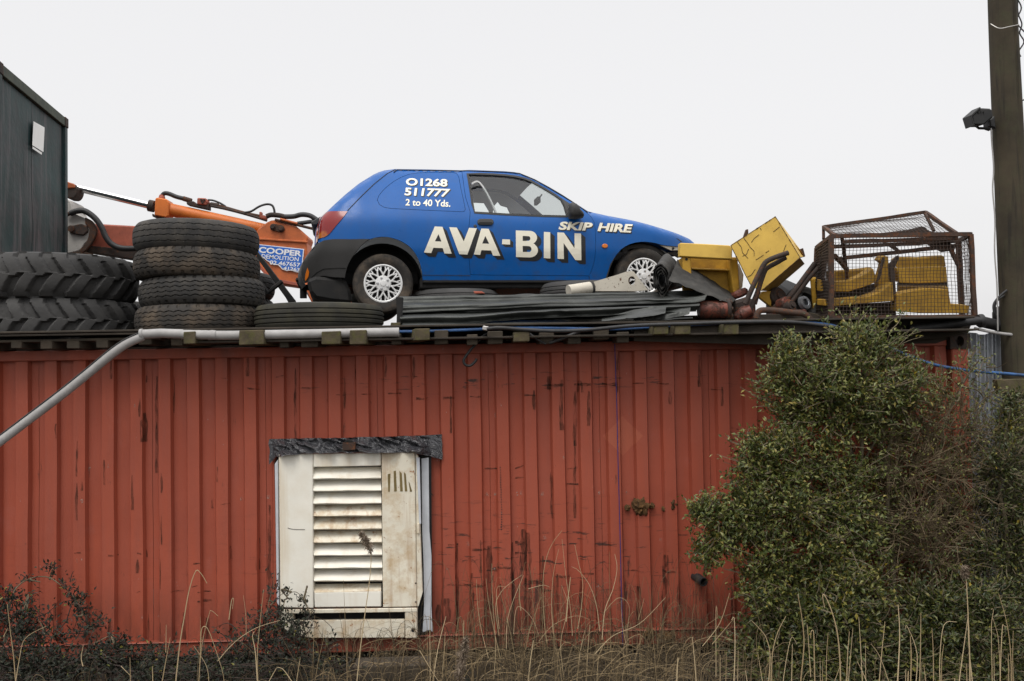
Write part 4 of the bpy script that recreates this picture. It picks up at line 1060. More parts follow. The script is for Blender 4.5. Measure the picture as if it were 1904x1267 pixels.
# --- wheels
def wheel(name, ctr, spin, steer=0):
    root = bpy.data.objects.new(name, None); COL.objects.link(root); root.parent = car
    root.matrix_parent_inverse = root_mat(car).inverted()
    Mw = Matrix.Translation(ctr) @ Matrix.Rotation(YAW+steer, 4, 'Z') @ Matrix.Rotation(math.radians(90), 4, 'X') @ Matrix.Rotation(spin, 4, 'Z')
    # axis z points towards the camera (-y)
    mb = tyre_mb(.280, .165, .168, 120, 'rib', .006, 30, crown=.02)
    mb.v = [Mw @ p for p in mb.v]
    mb.build('tyre', M['tyre_brown'], root, smooth=32)
    mb = MB(); mb.lathe([(0, .03), (.10, .032), (.165, .035), (.172, .058)], 40, Mw); mb.build('rim', M['blk'], root, smooth=40)
    mb = MB(); mb.lathe([(.158, .045), (.160, .066), (.168, .073), (.178, .071), (.184, .060), (.180, .045)], 64, Mw)
    # lattice spokes: ten stems, each forking to the ring
    N_ = 10
    def sp3(a0, r0, a1, r1, w0, w1, h0, h1):
        p0 = V((r0*math.cos(a0), r0*math.sin(a0), 0)); p1 = V((r1*math.cos(a1), r1*math.sin(a1), 0)); d = (p1-p0).normalized(); nrm = V((-d.y, d.x, 0))
        vs = []
        for p_, w_, h_ in ((p0, w0, h0), (p1, w1, h1)):
            for s_, dz in ((-1, -.018), (-.6, 0), (.6, 0), (1, -.018)): vs.append(Mw @ (p_+nrm*(s_*w_*1.25)+V((0, 0, h_+dz))))
        mb.add(vs, [(0, 1, 5, 4), (1, 2, 6, 5), (2, 3, 7, 6)])
    for i in range(N_):
        a = 2*math.pi*i/N_
        sp3(a, .045, a, .088, .011, .009, .074, .072)
        for s_ in (-1, 1):
            sp3(a, .082, a+s_*math.pi/N_*.62, .128, .0075, .0065, .072, .072)
            sp3(a+s_*math.pi/N_*.62, .122, a+s_*math.pi/N_*.98, .160, .0065, .0065, .072, .066)
            sp3(a+s_*math.pi/N_*.60, .120, a+s_*math.pi/N_*.38, .160, .0055, .005, .071, .066)
    mb.lathe([(0, .086), (.024, .085), (.028, .079), (.066, .075), (.074, .066), (.072, .05)], 40, Mw)
    hc = mb.build('hubcap', M['silver'], root, smooth=35)
    for i in range(5):
        a = 2*math.pi*(i+.25)/5
        MB().lathe([(0, .012), (.008, .011), (.012, .006), (.0125, 0)], 10, Mw @ Matrix.Translation((.050*math.cos(a), .050*math.sin(a), .075))).build('wheel_bolt', M['chrome'], root, smooth=40)
    for i in range(20):
        a = 2*math.pi*(i+.5)/20
        MB().lathe([(0, .006), (.004, .005), (.005, 0)], 6, Mw @ Matrix.Translation((.150*math.cos(a), .150*math.sin(a), .062))).build('rivet', M['silver'], root)
    return root
u, z = loc(*c3([(648, 905)])[0], .13)
rw = wheel('wheel', W3(*((loc(712.0, 528.3, .10)[0]), .115, loc(712.0, 528.3, .10)[1])), .3)
uf, zf = loc(1195.3, 514.4, .10)
fw = wheel('wheel', W3(uf, .135, zf), 1.1)
for uu, zz in ((loc(712.0, 528.3, .10)), (uf, zf)):
    mb = tyre_mb(.280, .165, .168, 60, 'plain'); Mw = Matrix.Translation(W3(uu, CW-.14, zz)) @ Matrix.Rotation(YAW, 4, 'Z') @ Matrix.Rotation(math.radians(90), 4, 'X')
    mb.v = [Mw @ p for p in mb.v]; mb.build('far_wheel', M['tyre'], car, smooth=40)

# --- door furniture
def ellipse(cx, cy, rx, ry, n=20, rot=0): return [(cx+rx*math.cos(a)*math.cos(rot)-ry*math.sin(a)*math.sin(rot), cy+rx*math.cos(a)*math.sin(rot)+ry*math.sin(a)*math.cos(rot)) for a in [2*math.pi*i/n for i in range(n)]]
def pill(x0, y0, x1, y1, r, n=6):
    cx0, cx1, cy = x0+r, x1-r, (y0+y1)/2; ry = (y1-y0)/2
    return [(cx1+r*math.cos(a), cy+ry*math.sin(a)) for a in [-math.pi/2+math.pi*i/n for i in range(n+1)]] + [(cx0+r*math.cos(a), cy+ry*math.sin(a)) for a in [math.pi/2+math.pi*i/n for i in range(n+1)]]
def plaque(name, pts, m, off, par, th=.01, bev=.003):
    q = L(pts); return MB().prism([W3(u, f_side(u, z)-off, z) for u, z in q], EY*th).build(name, m, par, bevel=bev)
plaque('handle', c4(pill(196, 486, 321, 535, 20)), M['plastic'], .018, dr, .025, .007)
plaque('handle_recess', c4(pill(206, 512, 312, 534, 14)), M['blk'], .019, dr, .002, 0)
plaque('door_lock', c4(ellipse(180, 541, 13, 12)), M['plastic'], .007, dr)
plaque('indicator', c4(ellipse(1177, 695, 23, 17)), M['amber'], .012, body, .014, .005)
# mirror with its triangular foot
q = L(c4([(838, 322), (905, 366), (900, 478), (884, 468), (880, 430), (868, 384)]))
foot = MB().prism([W3(u, f_side(u, z)-.006, z) for u, z in q], EY*.02).build('mirror_foot', M['plastic'], dr, bevel=.003)
mp = c4([(905, 368), (925, 360), (950, 370), (975, 395), (985, 420), (1005, 440), (1016, 462), (1008, 478), (960, 483), (905, 480), (896, 440), (898, 400)])
mu = [loc(*p, -.06) for p in mp]; cxm = sum(p[0] for p in mu)/len(mu); czm = sum(p[1] for p in mu)/len(mu)
mb = MB(); n_ = len(mu); rings = [(.0, -.14), (.55, -.14), (.86, -.12), (1.0, -.075), (1.0, -.02), (.82, .02), (.5, .03)]
vs = []
for k_, y in rings[1:]: vs += [W3(cxm+(u-cxm)*k_, y, czm+(z-czm)*k_) for u, z in mu]
nr = len(rings)-1
mb.add(vs, [(j*n_+i, j*n_+(i+1) % n_, (j+1)*n_+(i+1) % n_, (j+1)*n_+i) for j in range(nr-1) for i in range(n_)] + [tuple(range(n_))])
mb.build('mirror', M['plastic'], dr, smooth=60)

# --- cabin
def seat(u, y):
    root = bpy.data.objects.new('seat', None); COL.objects.link(root); root.parent = car; root.matrix_parent_inverse = root_mat(car).inverted()
    zb = .10
    obox('cushion', u-.02, u+.48, y-.24, y+.24, zb, zb+.18, M['dark_trim'], root, .05)
    pts = [(u-.05, zb+.15), (u+.10, zb+.15), (u-.10, zb+.66), (u-.22, zb+.66)]
    MB().prism([W3(a, y-.22, b) for a, b in pts], EY*.44).build('backrest', M['dark_trim'], root, bevel=.05)
    pts = [(u-.135, zb+.68), (u-.20, zb+.68), (u-.24, zb+.86), (u-.16, zb+.86)]
    MB().prism([W3(a, y-.12, b) for a, b in pts], EY*.24).build('headrest', M['dark_trim'], root, bevel=.03)
seat(.95, .45); seat(.95, 1.17)
obox('dashboard', 2.02, 2.42, .14, CW-.14, .25, .50, M['dark_trim'], car, .06)
cw_ = W3(1.88, .45, .50); Ms = Matrix.Translation(cw_) @ Matrix.Rotation(YAW, 4, 'Z') @ Matrix.Rotation(math.radians(-62), 4, 'Y')
mb = MB(); ring = [Ms @ V((.175*math.cos(a), .175*math.sin(a), 0)) for a in [2*math.pi*i/32 for i in range(33)]]
mb.tube(ring, .014, 8, False); mb.tube([Ms @ V((0, 0, -.02)), Ms @ V((0, .17, 0))], .012, 6); mb.tube([Ms @ V((0, 0, -.02)), Ms @ V((0, -.17, 0))], .012, 6)
mb.box(Ms @ V((0, 0, -.01)), (.05, .1, .1), Ms.to_3x3()); mb.build('steering_wheel', M['rubber'], car, smooth=50)
# far rear trim panel and pillar: the dark lower part of the view through the cabin
obox('bulkhead', .55, .58, .12, CW-.12, .0, .52, M['dark_trim'])
# seat belt from the near pillar
MB().tube(spline([W3(.86, .20, .98), W3(.93, .22, 1.0), W3(1.02, .24, .88), W3(1.12, .25, .66), W3(1.18, .25, .5)], 6), [.012]*25, 4).build('seat_belt', M['grey_trim'], car)
mb = MB(); mi = W3(1.62, .80, .93); mb.box(mi, (.03, .2, .06), Matrix.Rotation(YAW, 3, 'Z')); mb.tube([mi, mi+V((.05, 0, .07))], .008, 6); mb.build('rear_view_mirror', M['rubber'], car)
# tax disc and papers on the dash
# --- signwriting, laid on the panels
def on_car(off):
    def g(px, py):
        u, z = solve(px, py); return W3(u, f_side(u, z)-off, z)
    return g
def letter(outs, holes, sv, parent, name='letter', cf=c4):
    """cream letter with a black block shade; outs/holes in crop pixels; sv shade vector in photo pixels"""
    o = cf(outs); hs_ = [cf(h) for h in holes]
    test = lambda c_: inside(c_, o) and not any(inside(c_, h) for h in hs_)
    def tri(loops, test_, step):
        pts = []; eds = []
        for l in loops:
            l = densify(l, step, True); b = len(pts); pts += l; eds += [(b+i, b+(i+1) % len(l)) for i in range(len(l))]
        r = geometry.delaunay_2d_cdt([V(p) for p in pts], eds, [], 0, 1e-4)
        vs = [(p.x, p.y) for p in r[0]]
        fs = [t_ for t_ in r[2] if test_((sum(vs[i][0] for i in t_)/3, sum(vs[i][1] for i in t_)/3))]
        return vs, fs
    vs, fs = tri([o]+hs_, test, 6)
    g = on_car(.0050)
    lt = MB().add([g(*p) for p in vs], fs).build(name, M['cream'], parent)
    loops = [o]+hs_
    mv = lambda l, k: [(x_+sv[0]*k, y_+sv[1]*k) for x_, y_ in l]
    swept = [o]+hs_+[mv(l, 1) for l in loops]
    for l in loops:
        n = len(l)
        for i in range(n): swept.append([l[i], (l[i][0]+sv[0], l[i][1]+sv[1]), (l[i][0]+sv[0]*.999, l[i][1]+sv[1]*1.001)])
    def t2(c_): return any(test((c_[0]-sv[0]*k/14, c_[1]-sv[1]*k/14)) for k in range(15))
    vs, fs = tri(swept, t2, 6)
    g = on_car(.0030)
    MB().add([g(*p) for p in vs], fs).build('letter_shade', M['shade'], lt)
def arc(cx, cy, rx, ry, a0, a1, n=8): return [(cx+rx*math.cos(math.radians(a0+(a1-a0)*i/n)), cy+ry*math.sin(math.radians(a0+(a1-a0)*i/n))) for i in range(n+1)]
SV = (8.3, 7.2)
letter([(1030, 505), (1085, 508), (1151, 700), (1099, 698), (1087, 660), (1021, 657), (1005, 695), (953, 691)], [[(1057, 560), (1078, 613), (1031, 611)]], SV, body, cf=c3)
letter([(1133, 510), (1188, 513), (1237, 612), (1275, 515), (1331, 518), (1263, 706), (1205, 703)], [], SV, body, cf=c3)
letter([(1362, 520), (1415, 522), (1498, 715), (1446, 713), (1432, 677), (1364, 674), (1354, 708), (1309, 705)], [[(1391, 573), (1419, 629), (1369, 627)]], SV, dr, cf=c3)
letter([(388, 643), (448, 645), (448, 684), (386, 681)], [], (6, 5), dr)
letter([(492, 575), (585, 578)] + arc(598, 630, 58, 52, -80, 60) + [(640, 682)] + arc(600, 728, 63, 55, -50, 88) + [(494, 780)],
       [[(545, 617), (585, 619)] + arc(588, 637, 16, 18, -80, 80) + [(545, 656)], [(545, 694), (592, 696)] + arc(594, 719, 19, 22, -80, 80) + [(546, 741)]], SV, dr)
letter([(708, 586), (757, 589), (758, 791), (707, 788)], [], SV, dr)
letter([(812, 590), (862, 592), (944, 712), (944, 597), (994, 599), (997, 805), (950, 803), (860, 672), (862, 796), (813, 793)], [], SV, dr)
def painted(body_txt, q, par, sh, bold, name='lettering'):
    a = text_on(body_txt, q, on_car(.0050), name, M['cream'], par, bold)
    if sh:
        for k_ in (1, .55): text_on(body_txt, [(x_+sh[0]*k_, y_+sh[1]*k_) for x_, y_ in q], on_car(.0030+.0006*(1-k_)), 'lettering_shade', M['shade'], a, bold)
painted('O1268', c3([(823, 212), (1120, 222), (1122, 166), (826, 158)]), qw, (1.6, 1.6), .03)
painted('511777', c3([(814, 284), (1124, 295), (1142, 238), (818, 228)]), qw, (1.8, 1.7), .03)
painted('2 to 40 Yds.', c3([(820, 356), (1141, 366), (1143, 316), (824, 308)]), qw, None, .02)
painted('SKIP', c4([(818, 570), (1068, 579), (1091, 515), (836, 506)]), dr, (1.6, 2.0), .04)
painted('HIRE', c4([(1120, 580), (1376, 592), (1393, 528), (1140, 516)]), body, (1.6, 2.0), .04)

# ================================================================== louvred unit in the wall
YU = -.10                                     # front plane of the unit
unit = thing('louvred_unit', 'rust-stained white metal cabinet with a column of louvres set into the red container wall', 'ventilation unit', P(650, 1190, YU+.1))
cu = lambda pts: crop(pts, 2.88, 460, 780)
def uq(name, pts, dep, m, Y=YU, bev=.006, par=unit, wob=0):
    return MB().prism(PP(cu(pts), Y), (0, dep, 0)).build(name, m, par, bevel=bev, wob=wob)
uq('side_panel', [(167, 188), (350, 183), (353, 1012), (176, 1008)], .16, M['white'])
uq('side_panel', [(718, 180), (896, 176), (908, 1004), (726, 1008)], .16, M['whiterust'])
uq('head_panel', [(352, 184), (714, 180), (715, 249), (352, 257)], .12, M['white'], YU+.006)
uq('back_plate', [(340, 190), (730, 184), (735, 1020), (345, 1024)], .02, M['blk'], YU+.13, 0)
ys = [258, 325, 390, 459, 525, 596, 667, 736, 804, 873]
for i in range(9):
    yt, yb = ys[i], ys[i+1]
    xl, xr = 352+i*.6, 716+i*.9
    A, B = P(*cu([(xl, yb-8)])[0], YU+.004), P(*cu([(xr, yb-11)])[0], YU+.004)
    C_, D = P(*cu([(xl, yt-2)])[0], YU+.10), P(*cu([(xr, yt-5)])[0], YU+.10)
    mb = MB()
    def slat(u, v, A=A, B=B, C_=C_, D=D):
        q = A.lerp(B, u).lerp(C_.lerp(D, u), v)
        return q + V((0, -.010*math.sin(v*math.pi), .002*math.sin(u*9+A.z*30)))
    mb.grid(slat, 10, 8)
    lip = [A, B, B+V((0, .012, -.010)), A+V((0, .012, -.010))]
    mb.add(lip, [(0, 1, 2, 3)])
    mb.build('louvre_slat', M['white'] if i not in (3, 4, 5) else M['whiterust'], unit, smooth=50)
uq('lower_flap', [(357, 928), (716, 920), (716, 1004), (360, 1008)], .03, M['white'], YU+.002)
A, B = P(*cu([(357, 928)])[0], YU+.003), P(*cu([(716, 920)])[0], YU+.003)
C_, D = P(*cu([(357, 876)])[0], YU+.11), P(*cu([(718, 872)])[0], YU+.11)
MB().add([A, B, D, C_], [(0, 1, 2, 3)]).build('flap_slope', M['whiterust'], unit)
# base rail: top rusty angle, recessed slot, kick plate, end block
uq('base_angle', [(176, 1020), (908, 1010), (910, 1032), (178, 1042)], .2, M['whiterust'], YU-.004, .004)
uq('rust_edge', [(172, 1011), (908, 1006), (908, 1012), (176, 1018)], .1, M['rust'], YU+.004, 0)
uq('slot_back', [(240, 1040), (845, 1034), (845, 1078), (240, 1084)], .02, M['blk'], YU+.12, 0)
uq('kick_plate', [(243, 1078), (842, 1072), (842, 1170), (330, 1172), (246, 1150)], .04, M['whiterust'], YU+.02, .004)
uq('base_end', [(178, 1042), (243, 1040), (246, 1150), (182, 1120)], .15, M['whiterust'])
uq('base_end', [(843, 1030), (908, 1016), (910, 1172), (846, 1174)], .15, M['whiterust'])
p = P(*cu([(886, 1130)])[0], YU)
MB().lathe([(0, .004), (.012, .004), (.014, 0)], 14, Matrix.Translation(p) @ Matrix.Rotation(math.radians(90), 4, 'X')).build('screw', M['blk'], unit)
for x_, y_ in ((902, 878), (902, 978)): MB().lathe([(0, .003), (.006, .003), (.007, 0)], 10, Matrix.Translation(P(*cu([(x_, y_)])[0], YU)) @ Matrix.Rotation(math.radians(90), 4, 'X')).build('screw', M['rust_dark'], unit)
# right flank: door frame strip with hinges
uq('flank_strip', [(900, 180), (914, 196), (926, 600), (938, 930), (918, 1000), (908, 1004)], .10, M['whiterust'], YU+.012, .003)
uq('hinge', [(909, 560), (921, 560), (921, 612), (909, 612)], .03, M['whiterust'], YU-.006, .003)
uq('trim_strip', [(904, 204), (922, 206), (930, 560), (920, 560)], .03, M['insul'], YU+.004, .002)
uq('flank_strip', [(146, 240), (164, 215), (170, 1000), (158, 985)], .10, M['insul'], YU+.03, .003)
# lifting lug on top
uq('lifting_lug', [(508, 126), (578, 124), (577, 166), (509, 168)], .06, M['rust'], YU-.07, .004)
uq('lug_top', [(512, 124), (540, 106), (572, 122)], .05, M['blk'], YU-.06, .003)
# torn foil stripes
for s_ in ([(751, 294), (766, 290), (763, 388), (754, 388)], [(783, 277), (795, 275), (800, 385), (786, 386)], [(814, 276), (827, 290), (832, 386), (818, 386)], [(838, 283), (848, 292), (856, 386), (843, 386)], [(863, 332), (868, 340), (882, 386), (871, 388)]):
    MB().prism(PP(cu(s_), YU-.0025), (0, .0025, 0)).build('foil_stripe', M['gold'], unit)
# scratch on the left panel
MB().tube([P(*p, YU-.0015) for p in cu([(216, 582), (240, 588), (275, 590), (308, 590)])], .0022, 4).build('scratch', M['rust_dark'], unit)
# black opening round the unit
uq('opening', [(144, 235), (160, 200), (985, 190), (990, 1130), (905, 1180), (180, 1140), (160, 1010)], .005, M['blk'], -.004, 0)
# insulating board beside it
tag(uq('insulation_board', [(931, 208), (968, 204), (974, 600), (984, 730), (986, 1000), (991, 1140), (976, 1128), (938, 1143), (946, 1000), (944, 800), (934, 600)], .012, M['insul'], -.025, .002, None, .006),
    'tall thin white insulation board along the right edge of the louvred cabinet', 'board')
# crinkled polythene along the top
t = NT('black_polythene'); v = t.coord(False)
n_ = t.noise(t.vmul(v, (1, 1, .8)), 9, 5, .6, 1.2)
t.bsdf((.045, .045, .050), .2, 0, t.math('ABSOLUTE', t.math('SUBTRACT', n_, .5)), 1.0, .05, .9); M['poly'] = t.m
top_e = [(117, 106), (165, 104), (300, 100), (520, 97), (760, 90), (975, 84), (1044, 80)]
bot_e = [(117, 242), (160, 196), (300, 178), (520, 172), (760, 172), (900, 172), (1044, 218)]
def interp(e, u):
    x_ = e[0][0]+(e[-1][0]-e[0][0])*u
    for i in range(len(e)-1):
        if x_ <= e[i+1][0]: q = (x_-e[i][0])/(e[i+1][0]-e[i][0]); return (x_, e[i][1]+(e[i+1][1]-e[i][1])*q)
    return e[-1]
mb = MB()
def sheet(u, v_):
    a, b = interp(top_e, u), interp(bot_e, u)
    x_, y_ = a[0]*(1-v_)+b[0]*v_, a[1]*(1-v_)+b[1]*v_
    flat = min(1, max(0, min((u-.02)/.06, (.93-u)/.05)))
    x_ += 7*noise.noise(V((u*14, v_*3, 2))); y_ += 4*noise.noise(V((u*20, v_*4, 7)))*(.3+v_)
    q = P(*cu([(x_, y_)])[0], -.012)
    w_ = V((q.x*9, q.z*13, 0)); rdg = abs(noise.noise(w_+V((q.z*14, 0, 3))))
    r2 = abs(noise.noise(V((q.x*17+q.z*20, q.z*11-q.x*8, 8))))
    return q + V((0, -.004-(v_**1.5)*.085*flat - flat*(.095*rdg+.060*r2), 0))
mb.grid(sheet, 150, 26)
tag(mb.build('plastic_sheet', M['poly'], smooth=25), 'crinkled shiny black polythene strip taped over the top of the white cabinet', 'plastic sheet')

# ================================================================== duct, hoses, cables
def ptube(name, pts, r, m, label, cat, Y=-.3, n=10, sp=6, ys=None, group=None):
    q = [P(x_, y_, (ys[i] if ys else Y)) for i, (x_, y_) in enumerate(pts)]
    return tag(MB().tube(spline(q, sp), r, n).build(name, m, smooth=50), label, cat, group)
duct = thing('plastic_duct', 'split grey plastic duct running along the roof edge and bending down to the left', 'duct', P(262, 622, -.34))
q = [P(x_, y_, y) for x_, y_, y in ((-560, 1215, -1.5), (-330, 1062, -1.1), (-130, 925, -.75), (-40, 851, -.62), (40, 790, -.52), (110, 737, -.46), (165, 693, -.42), (205, 660, -.40), (235, 639, -.38), (266, 625, -.36))]
MB().tube(spline(q, 6), .038, 20).build('duct_bend', M['duct'], duct, smooth=50)
off = [p+V((-.012, -.029, .026)) for p in spline(q, 6)]
MB().tube(off, .006, 6).build('split_seam', M['cable'], duct, smooth=50)
MB().tube([P(264, 622, -.36), P(300, 620, -.35), P(340, 621.5, -.345)], .037, 20).build('duct_length', M['duct'], duct, smooth=50)
MB().tube([P(261, 623, -.36), P(267, 622, -.36)], .046, 20).build('duct_joint', M['duct'], duct, smooth=50, bevel=.003)
mb = MB()
def sleeve(u, v_):
    a = math.pi*2*(v_*.80)+1.9; x_ = 338+(402-338)*u
    c_ = P(x_, 622+u*1.5, -.35); r = .038+.006*noise.noise(V((u*6, v_*5, 1)))
    return c_+V((0, math.cos(a)*r, math.sin(a)*r))
mb.grid(sleeve, 10, 16); mb.build('torn_sleeve', M['duct'], duct, smooth=50)
MB().tube([P(340, 624, -.35), P(470, 623, -.34)], .022, 10).build('inner_cable', M['cable'], duct, smooth=50)
MB().tube([P(388, 624, -.345), P(430, 624, -.34), P(560, 621.5, -.33), P(742, 618, -.33)], .037, 20).build('duct_length', M['duct'], duct, smooth=50)
ptube('blue_hose', [(735, 617), (800, 616), (880, 613), (960, 610), (1060, 611), (1150, 612), (1250, 606), (1350, 601), (1440, 599), (1500, 600), (1545, 605), (1580, 618)], .013, M['bluehose'], 'thin blue plastic hose lying along the roof edge to the right of the duct', 'hose', -.27)
ptube('black_hose', [(905, 612), (930, 610), (970, 613), (1030, 616), (1090, 614), (1180, 606), (1290, 602), (1400, 599), (1480, 600), (1560, 610)], .015, M['cable'], 'black hose lying beside the blue one along the roof edge', 'hose', -.40)
MB().box(P(903, 611, -.37), (.05, .05, .035), Matrix.Rotation(.2, 3, 'Y')).build('hose_clip', M['clamp'], bevel=.006)
tag(bpy.data.objects['hose_clip'], 'small steel clip on the blue hose above the hanging cable loop', 'clip')
ptube('loose_cable', [(912, 617), (897, 626), (880, 645), (868, 660), (862, 671), (866, 679), (875, 680), (884, 672), (886, 667)], .011, M['cable'], 'loose black cable end curling down over the top of the red wall', 'cable', -.22)
ptube('loose_cable', [(1098, 613), (1080, 616), (1060, 624), (1040, 632), (1022, 638)], .014, M['cable'], 'short grey cable sloping down between the joist ends', 'cable', -.3)
ptube('loose_cable', [(985, 621), (1000, 632), (1015, 640)], .010, M['cable'], 'thin cable hanging in a short curve left of the sloping one', 'cable', -.3)
ptube('blue_hose', [(1640, 640), (1690, 662), (1740, 679), (1800, 689), (1870, 695), (1960, 703)], .013, M['bluehose'], 'blue hose sagging from the bush across the zinc sheet to the pole', 'hose', -.28, ys=[-.3, -.25, -.25, -.25, -.2, -.2])
tw = [(1143, 640), (1145, 700), (1147, 760), (1149, 850), (1152, 960), (1155, 1080), (1158, 1200)]
ptube('blue_twine', tw, .0035, M['twine'], 'blue twine hanging straight down the red wall right of the middle', 'twine', -.03, 5)

# ================================================================== corrugated sheets in front of the car
G5 = 'bent corrugated sheets stacked in front of the car'
def corr_sheet(lab, top, bot, Y0, Y1, waves, amp, seed, m=M['zinc'], bend=0.0):
    """sheet leaning back: top and bottom edges traced as photo points, ridges run along it"""
    mb = MB()
    def e(l, u):
        x_ = l[0][0]+(l[-1][0]-l[0][0])*u
        for i in range(len(l)-1):
            if x_ <= l[i+1][0]+1e-6: q = (x_-l[i][0])/(l[i+1][0]-l[i][0]); return (x_, l[i][1]+(l[i+1][1]-l[i][1])*q)
        return l[-1]
    def fn(u, v_):
        a, b = e(top, u), e(bot, u)
        q = P(a[0]*(1-v_)+b[0]*v_, a[1]*(1-v_)+b[1]*v_, Y1*(1-v_)+Y0*v_)
        w_ = math.sin(v_*waves*2*math.pi+.7+seed)
        w_ = w_*amp
        dk = .35 if Y1-Y0 < .2 else 1
        dn = dk*(noise.noise(V((u*5+seed, v_*1.5, seed)))*.03 + max(0, noise.noise(V((u*11+seed, v_*3, seed)))-.2)*.05)
        return q + V((0, -w_*1.5+dn, w_*.15+dn*.4))
    mb.grid(fn, 70, int(waves*14))
    fs = mb.f[:]; o = len(mb.v); mb.v += [p+V((0, .006, .0)) for p in mb.v]   # thickness
    for f in fs: mb.f.append([i+o for i in f][::-1]); mb.mi.append(0)
    return tag(mb.build('corrugated_sheet', m, smooth=60), lab, 'metal sheet', G5)
corr_sheet('topmost corrugated sheet of the stack, its torn right end reaching the rubber mat', [(744, 553), (860, 551), (1000, 549), (1150, 546), (1290, 543), (1314, 538)], [(742, 582), (860, 576), (1000, 570), (1150, 566), (1300, 560), (1312, 556)], .05, .42, 1.5, .026, 1)
corr_sheet('broad buckled corrugated sheet across the middle of the stack', [(746, 560), (860, 560), (1000, 556), (1120, 553), (1240, 552), (1304, 548)], [(744, 608), (860, 605), (960, 595), (1080, 588), (1200, 582), (1296, 578)], -.12, .28, 2.2, .036, 4)
corr_sheet('lowest corrugated sheet with a pale edge close above the hoses', [(750, 594), (900, 590), (1060, 588), (1200, 589), (1285, 587)], [(748, 609), (900, 608), (1080, 606), (1200, 600), (1288, 592)], -.16, .10, 1.0, .016, 2.2)
corr_sheet('short corrugated offcut with a curled end on the front of the stack', [(1120, 590), (1180, 576), (1215, 570), (1240, 570)], [(1118, 598), (1180, 592), (1215, 588), (1236, 583)], -.20, -.08, .7, .014, 3.1)
corr_sheet('small corrugated offcut curling upwards at the right end of the stack', [(1180, 588), (1230, 582), (1265, 572), (1284, 570)], [(1178, 596), (1230, 594), (1265, 588), (1282, 584)], -.14, -.04, .7, .012, 5.3)
corr_sheet('dark corrugated sheet lying behind the top of the stack', [(1020, 549), (1100, 547), (1200, 545), (1280, 545), (1345, 542)], [(1020, 560), (1100, 558), (1200, 560), (1280, 562), (1345, 558)], .45, .60, .8, .02, 6.6)
mb = MB(); mb.prism(PP([(736, 552), (749, 553), (748, 575), (746, 606), (737, 607), (738, 580)], -.02), (0, .07, 0))
tag(mb.build('steel_post', M['blk'], bevel=.004, wob=.003), 'short black post at the left end of the corrugated sheets', 'post')
mb = MB(); mb.prism(PP([(727, 600), (744, 600), (744, 611), (725, 611)], -.1), (0, .2, 0))
tag(mb.build('timber_block', M['moss'], bevel=.004, wob=.003), 'small grey timber block between the ribbed tyre and the sheets', 'block')

# ================================================================== scrap on the right
c5 = lambda pts: crop(pts, 4.327, 960, 440)
c6 = lambda pts: crop(pts, 4.872, 1200, 380)
brk = thing('steel_bracket', 'white rust-pitted steel plate with a round hole in front of the front wheel', 'bracket', P(1160, 540, .62))
hole = ellipse(930, 355, 29, 36, 20)
def plate_hole(name, outer, holes, Y, th, m, par):
    loops = [outer]+holes; pts = []; eds = []
    for l in loops:
        b = len(pts); pts += l; eds += [(b+i, b+(i+1) % len(l)) for i in range(len(l))]
    r = geometry.delaunay_2d_cdt([V(p) for p in pts], eds, [], 0, 1e-5); vs = [(p.x, p.y) for p in r[0]]
    fs = [f for f in r[2] if inside((sum(vs[i][0] for i in f)/3, sum(vs[i][1] for i in f)/3), outer) and not any(inside((sum(vs[i][0] for i in f)/3, sum(vs[i][1] for i in f)/3), h) for h in holes)]
    mb = MB(); n = len(vs); front = [P(x_, y_, Y) for x_, y_ in vs]
    mb.add(front+[p+V((0, th, 0)) for p in front], [tuple(f) for f in fs]+[tuple(i+n for i in f)[::-1] for f in fs]+[(a, b, b+n, a+n) for a, b in eds])
    return mb.build(name, m, par)
plate_hole('plate', c5([(598, 372), (700, 342), (800, 312), (882, 284), (925, 278), (945, 282), (985, 335), (1062, 432), (960, 440), (618, 440), (640, 400)]), [c5(hole)], .62, .03, M['pplate'], brk)
plate_hole('plate', c5([(640, 400), (880, 310), (945, 300), (1062, 432), (640, 440)]), [c5(ellipse(938, 360, 26, 33, 20))], .80, .02, M['rust'], brk)
a, b = P(*c5([(420, 440)])[0], .50), P(*c5([(602, 412)])[0], .58)
mb = MB(); mb.tube([a, b], .055, 20); mb.build('roller', M['pplate'], brk, smooth=40)
d = (b-a).normalized(); mb = MB(); mb.tube([b-d*.01, b+d*.012], .060, 20); mb.build('roller_cap', M['mud'], brk, smooth=40)
mb = MB(); mb.tube([b+d*.012, b+d*.02], .025, 14); mb.build('roller_bore', M['blk'], brk, smooth=40)
# rolled rubber mat with its loose end running down to the right
mat_ = thing('rubber_mat', 'grey rubber matting, rolled up beside the front wheel with a loose flap', 'rubber mat', P(1240, 545, .5))
A = P(*c6([(145, 690)])[0], .30); ax = (P(*c6([(205, 590)])[0], .75)-A)
mb = MB(); N_ = 84; dirr = ax.normalized(); e1 = dirr.cross(V((0, 0, 1))).normalized(); e2 = e1.cross(dirr)
def spir(t_, th=0):
    a = 1.2+t_*2*math.pi*3.4; r = .045+.085*t_+.008*math.sin(a*3)*t_+th
    return e1*(r*math.cos(a)*.52)+e2*(r*math.sin(a)*1.15)+ax.normalized()*(.02*math.sin(a*5))
for k_, dd in ((0, 0), (1, 1)): pass
vs = []
for i in range(N_+1):
    t_ = i/N_
    for p_, th in ((A, 0), (A, .010), (A+ax*1.0, .010), (A+ax*1.0, 0)): vs.append(p_+spir(t_, th))
mb.add(vs, [(4*i+j, 4*i+(j+1) % 4, 4*(i+1)+(j+1) % 4, 4*(i+1)+j) for i in range(N_) for j in range(4)])
mb.build('roll', M['mud'], mat_, smooth=40)
mb = MB()
